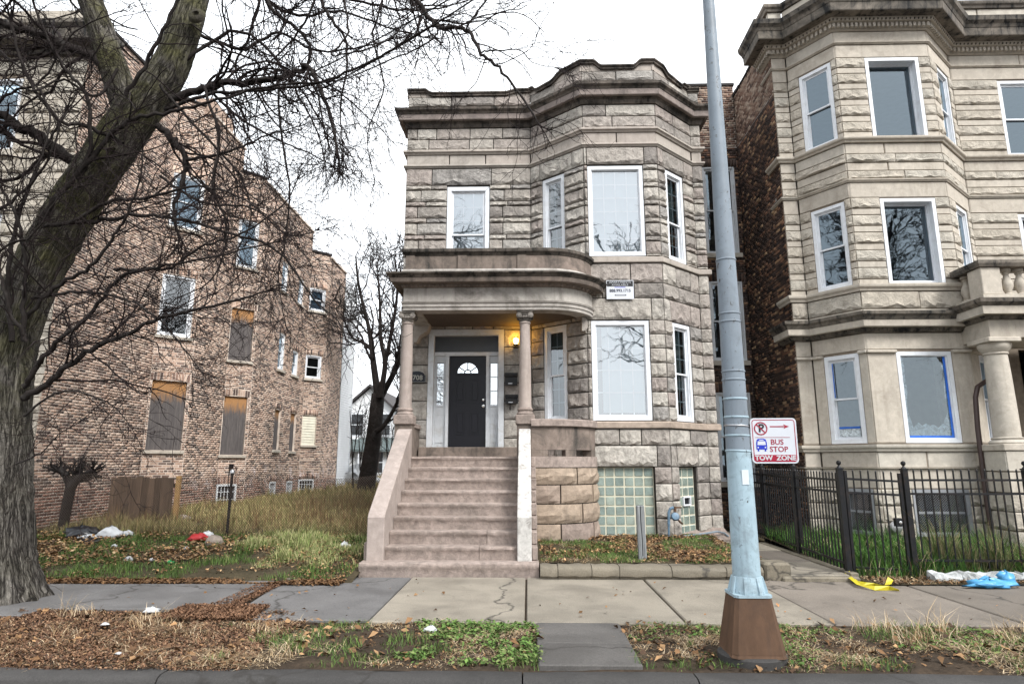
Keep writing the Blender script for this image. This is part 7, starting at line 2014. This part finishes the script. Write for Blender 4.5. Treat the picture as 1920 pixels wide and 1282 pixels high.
pr_ = MB(); pr_.add([(-1.9, -2.0, 2.2), (3.9, -2.0, 2.2), (3.9, 0, 3.0), (-1.9, 0, 3.0), (-1.9, -2.0, 2.05), (3.9, -2.0, 2.05), (3.9, 0, 2.8), (-1.9, 0, 2.8)], [(0, 1, 2, 3), (7, 6, 5, 4), (4, 5, 1, 0), (3, 7, 4, 0), (5, 6, 2, 1)]); pr_.build("porch_roof", M_SHING, fh, T(hx, hy, .3))
for x in (-1.6, .3, 3.6): MB().box(x - .07, x + .07, -1.9, -1.76, 0, 2.1).build("porch_post", M_WHITE, fh, T(hx, hy, .3))

# ================================================================== CABLES
def cable(a, b, sag, label):
    A, Bv = Vector(a), Vector(b); pts = [A.lerp(Bv, k / 20) + Vector((0, 0, -4 * sag * (k / 20) * (1 - k / 20))) for k in range(21)]
    o = MB().tube(pts, .011, 5, caps=False).build("overhead_cable", SBL if False else M_BLACK, None); tag(o, label, "cable", "overhead cables crossing the sky")
cable(at(960, -70, 6.5), at(330, 235, 12.5), .25, "upper thin dark cable slanting across sky behind the branches")
cable(at(975, -60, 6.5), at(340, 250, 12.5), .45, "lower thin dark cable slanting across sky behind the branches")

# ================================================================== RUBBISH
M_PWHITE = plain_mat("white_plastic", (.5, .51, .52), .45, .4, var=.08, nscale=20)
M_PBLACK = plain_mat("black_plastic_bag", (.012, .012, .015), .3, .5)
M_PRED = plain_mat("red_plastic", (.36, .02, .022), .45, .4, var=.15)
M_PBLUE = plain_mat("blue_plastic_bag", (.06, .26, .48), .35, .5, var=.15, nscale=14)
M_TAPEY = plain_mat("yellow_caution_tape", (.5, .42, .02), .5, .4, var=.1)
M_PGREEN = plain_mat("green_plastic", (.02, .3, .09), .4, .4)
M_ROCKL = stone_mat("loose_stone", [(0, (.3, .25, .21)), (1, (.36, .3, .25))])
def crumple(name, label, cat, loc, size, mat, seed, group=None, flat=.45, n=(14, 8), rough=.35, rot=0):
    """a crumpled closed lump: bag, rag, stone"""
    g = np.random.default_rng(seed); V = []; nu, nv = n
    ph = g.uniform(0, 6.28, 12)
    for j in range(nv + 1):
        th = math.pi * j / nv
        for i in range(nu):
            a = 2 * math.pi * i / nu
            r = 1 + rough * (.5 * math.sin(3 * a + ph[0] + 2 * th) + .4 * math.sin(5 * a - ph[1] + 3 * th) + .5 * g.normal() * .6)
            V.append((size[0] * r * math.sin(th) * math.cos(a), size[1] * r * math.sin(th) * math.sin(a), max(-.35, math.cos(th) * (1 + rough * .6 * g.normal())) * size[2]))
    F_ = [(j * nu + i, j * nu + (i + 1) % nu, (j + 1) * nu + (i + 1) % nu, (j + 1) * nu + i) for j in range(nv) for i in range(nu)]
    F_ = [f[::-1] for f in F_]
    o = obj_arrays(name, V, F_, [mat], None, T(*loc) @ Matrix.Rotation(rot, 4, 'Z')); tag(o, label, cat, group); return o
def on(px, py, z): # ground contact point at height z
    lo, hi = 4.0, 40.0
    for _ in range(40):
        m = (lo + hi) / 2
        if at(px, py, m).z > z: lo = m
        else: hi = m
    return at(px, py, m)
G = "rubbish strewn in the vacant lot"
def lot(px, py):
    z = .2
    for _ in range(6): p = on(px, py, z); z = lotz(p.x, p.y)
    return Vector((p.x, p.y, z))
p = lot(152, 1008); crumple("black_bag", "crumpled black plastic bag at the foot of the stump", "bag", p + Vector((0, 0, .08)), (.34, .2, .16), M_PBLACK, 1, G)
p = lot(172, 1018); crumple("black_bag", "flat dark plastic sheet in front of the white bag", "bag", p + Vector((0, 0, .03)), (.25, .14, .06), M_PBLACK, 2, G)
p = lot(206, 1010); crumple("white_bag", "large crumpled white plastic bag with red print by the chain-link", "bag", p + Vector((0, 0, .08)), (.22, .14, .13), M_PWHITE, 3, G)
p = lot(166, 1012); crumple("white_bag", "flat white plastic scrap lying against the black bag", "bag", p + Vector((0, 0, .05)), (.2, .1, .05), M_PWHITE, 4, G)
p = lot(238, 1006); crumple("white_bag", "small white plastic scrap right of the large white bag", "bag", p + Vector((0, 0, .04)), (.13, .09, .07), M_PWHITE, 5, G)
p = lot(372, 1012); crumple("red_wrapper", "bright red crumpled wrapper beside the loose stone", "wrapper", p + Vector((0, 0, .06)), (.2, .12, .08), M_PRED, 6, G)
p = lot(386, 1010); crumple("white_wrapper", "white strip of plastic lying across the red wrapper", "wrapper", p + Vector((0, .06, .1)), (.12, .08, .07), M_PWHITE, 7, G)
p = lot(402, 1024); crumple("loose_stone", "squared loose stone half sunk in the grass by the red wrapper", "stone", p + Vector((0, 0, .06)), (.16, .12, .13), M_ROCKL, 8, None, rough=.12)
p = lot(340, 978); crumple("loose_stone", "pale loose stone in dry grass by the board panel", "stone", p + Vector((0, 0, .06)), (.22, .12, .1), M_ROCKL, 9, None, rough=.14)
for i, (x, y, s, lab) in enumerate(((240, 1054, .07, "white plastic cup scrap in the grass near the tree"), (214, 1026, .05, "tiny white paper scrap below the large white bag"), (349, 1032, .05, "tiny white paper scrap left of the loose stone"), (646, 1027, .09, "white paper cup lying in the grass beside the steps"), (285, 1054, .04, "tiny white scrap in the leaves above the pavement"))):
    p = lot(x, y); crumple("paper_scrap", lab, "litter", p + Vector((0, 0, .03)), (s, s * .7, s * .7), M_PWHITE, 20 + i, "white litter scraps")
p = lot(320, 1062); crumple("green_wrapper", "small bright green wrapper in the grass near the pavement", "wrapper", p + Vector((0, 0, .02)), (.06, .05, .04), M_PGREEN, 30)
for i, (x, y, s, lab) in enumerate(((282, 1149, .075, "white foam cup piece on the chips beside the tree"), (806, 1185, .07, "white paper plate piece on the central parkway grass"), (196, 1175, .04, "small white scrap on the chips nearest the trunk"), (402, 1138, .03, "tiny white scrap at the edge of the cracked slab"), (222, 1230, .025, "tiny white scrap by the kerb at left"))):
    p = on(x, y, -.02); crumple("foam_scrap", lab, "litter", p + Vector((0, 0, .025)), (s, s * .75, s * .5), M_PWHITE, 40 + i, "white litter scraps", flat=.3)
# thin lath sticks at the pavement edge
for i, ((x0, y0), (x1, y1), lab) in enumerate((((508, 1077), (550, 1080), "longer pale wooden lath at the pavement edge"), ((537, 1084), (587, 1087), "lower pale wooden lath on the pavement slab"), ((482, 1082), (505, 1084), "short pale lath left of the other two"))):
    A, Bv = on(x0, y0, .02), on(x1, y1, .02); M = frame((A.x, A.y), (Bv.x, Bv.y), .01); o = MB().box(0, flen((A.x, A.y), (Bv.x, Bv.y)), -.02, .02, 0, .012).build("wooden_lath", M_ROCKL if False else M_COL, None, M); tag(o, lab, "stick", "wooden laths on the pavement")
# yellow caution tape
def ribbon(pts, w, name, mat, parent=None, tilt=0):
    V = []; n = len(pts)
    for i, p in enumerate(pts):
        d = (pts[min(i + 1, n - 1)] - pts[max(i - 1, 0)]).normalized(); s = d.cross(Vector((0, math.cos(tilt + i * .7), math.sin(tilt + i * .7)))).normalized()
        if s.length < .5: s = Vector((0, 1, 0))
        V += [p + s * w / 2, p - s * w / 2]
    mb = MB().add(V, [(2 * i, 2 * i + 1, 2 * i + 3, 2 * i + 2) for i in range(n - 1)]); return mb.build(name, mat, parent)
cp_ = [on(x, y, z) for x, y, z in ((1583, 1052, .12), (1588, 1070, .1), (1592, 1080, .05), (1604, 1088, .03), (1622, 1094, .05), (1640, 1097, .03), (1656, 1098, .04), (1666, 1093, .07), (1670, 1084, .12))]
ct = ribbon(cp_, .07, "caution_tape", M_TAPEY); tag(ct, "crumpled yellow caution tape trailing from the gate post over the pavement", "tape")
ribbon([on(x, y, z) for x, y, z in ((1592, 1080, .06), (1610, 1095, .04), (1640, 1102, .03), (1668, 1102, .03), (1686, 1106, .02))], .06, "tape_tail", M_TAPEY, ct, 1.2)
ribbon([on(x, y, .12) for x, y in ((1586, 1062), (1596, 1064), (1610, 1067))], .06, "tape_tail", M_TAPEY, ct, .6)
# blue bag, broken whitish kerb stones, end block
p = on(1862, 1103, .0); crumple("blue_bag", "crumpled bright blue plastic bag lying on the pavement at right", "bag", p + Vector((0, .05, .04)), (.26, .11, .07), M_PBLUE, 51, n=(22, 10), rough=.5)
p = on(1895, 1098, .0); crumple("blue_bag", "knotted end of a blue plastic bag sticking up at right", "bag", p + Vector((0, .05, .08)), (.1, .08, .09), M_PBLUE, 52, n=(16, 9), rough=.5)
M_WSTONE = stone_mat("whitewashed_stone", [(0, (.5, .52, .52)), (1, (.56, .58, .58))], mott=.2, dirt_amt=.8, dlo=.45, dhi=.6)
ks = empty("broken_kerb", (6.4, 9.55, 0), "low broken whitewashed kerb stones along the foot of the front fence", "kerb")
x = 5.72; rr = random.Random(7); k = 0
while x < 8.8:
    w = rr.uniform(.3, .6); g = np.random.default_rng(k + 60)
    V = []; nu = 6
    for i in range(nu + 1):
        for (y, z) in ((9.5, -.04), (9.48, .05), (9.52, .11), (9.66, .12), (9.7, -.04)): V.append((x + (w - .015) * i / nu, y + g.normal() * .012, z + (g.normal() * .016 if z > 0 else 0)))
    F_ = [(i * 5 + j, i * 5 + (j + 1) % 5, (i + 1) * 5 + (j + 1) % 5, (i + 1) * 5 + j)[::-1] for i in range(nu) for j in range(5)]
    mb = MB().add(V, F_ + [(0, 1, 2, 3, 4), tuple(range(nu * 5 + 4, nu * 5 - 1, -1))]); mb.build("kerb_stone", M_WSTONE, ks); x += w; k += 1
o = MB().box(3.4, 3.78, 9.62, 9.98, -.05, .24, bev=.03).build("end_block", M_EDGE, None); tag(o, "rough concrete end block at the corner of the lawn edging", "stone block")
p = on(1395, 1066, .18); crumple("paper_scrap", "white paper scrap on the edging just right of the lamp pole", "litter", p + Vector((.03, 0, .03)), (.05, .04, .05), M_PWHITE, 61, "white litter scraps")
p = Vector((-8.1, 30.2, .9)); crumple("debris_pile", "pile of pale debris and sheeting at the back of the lot", "debris", p, (.9, .5, .5), M_PWHITE, 62, n=(26, 12), rough=.6)
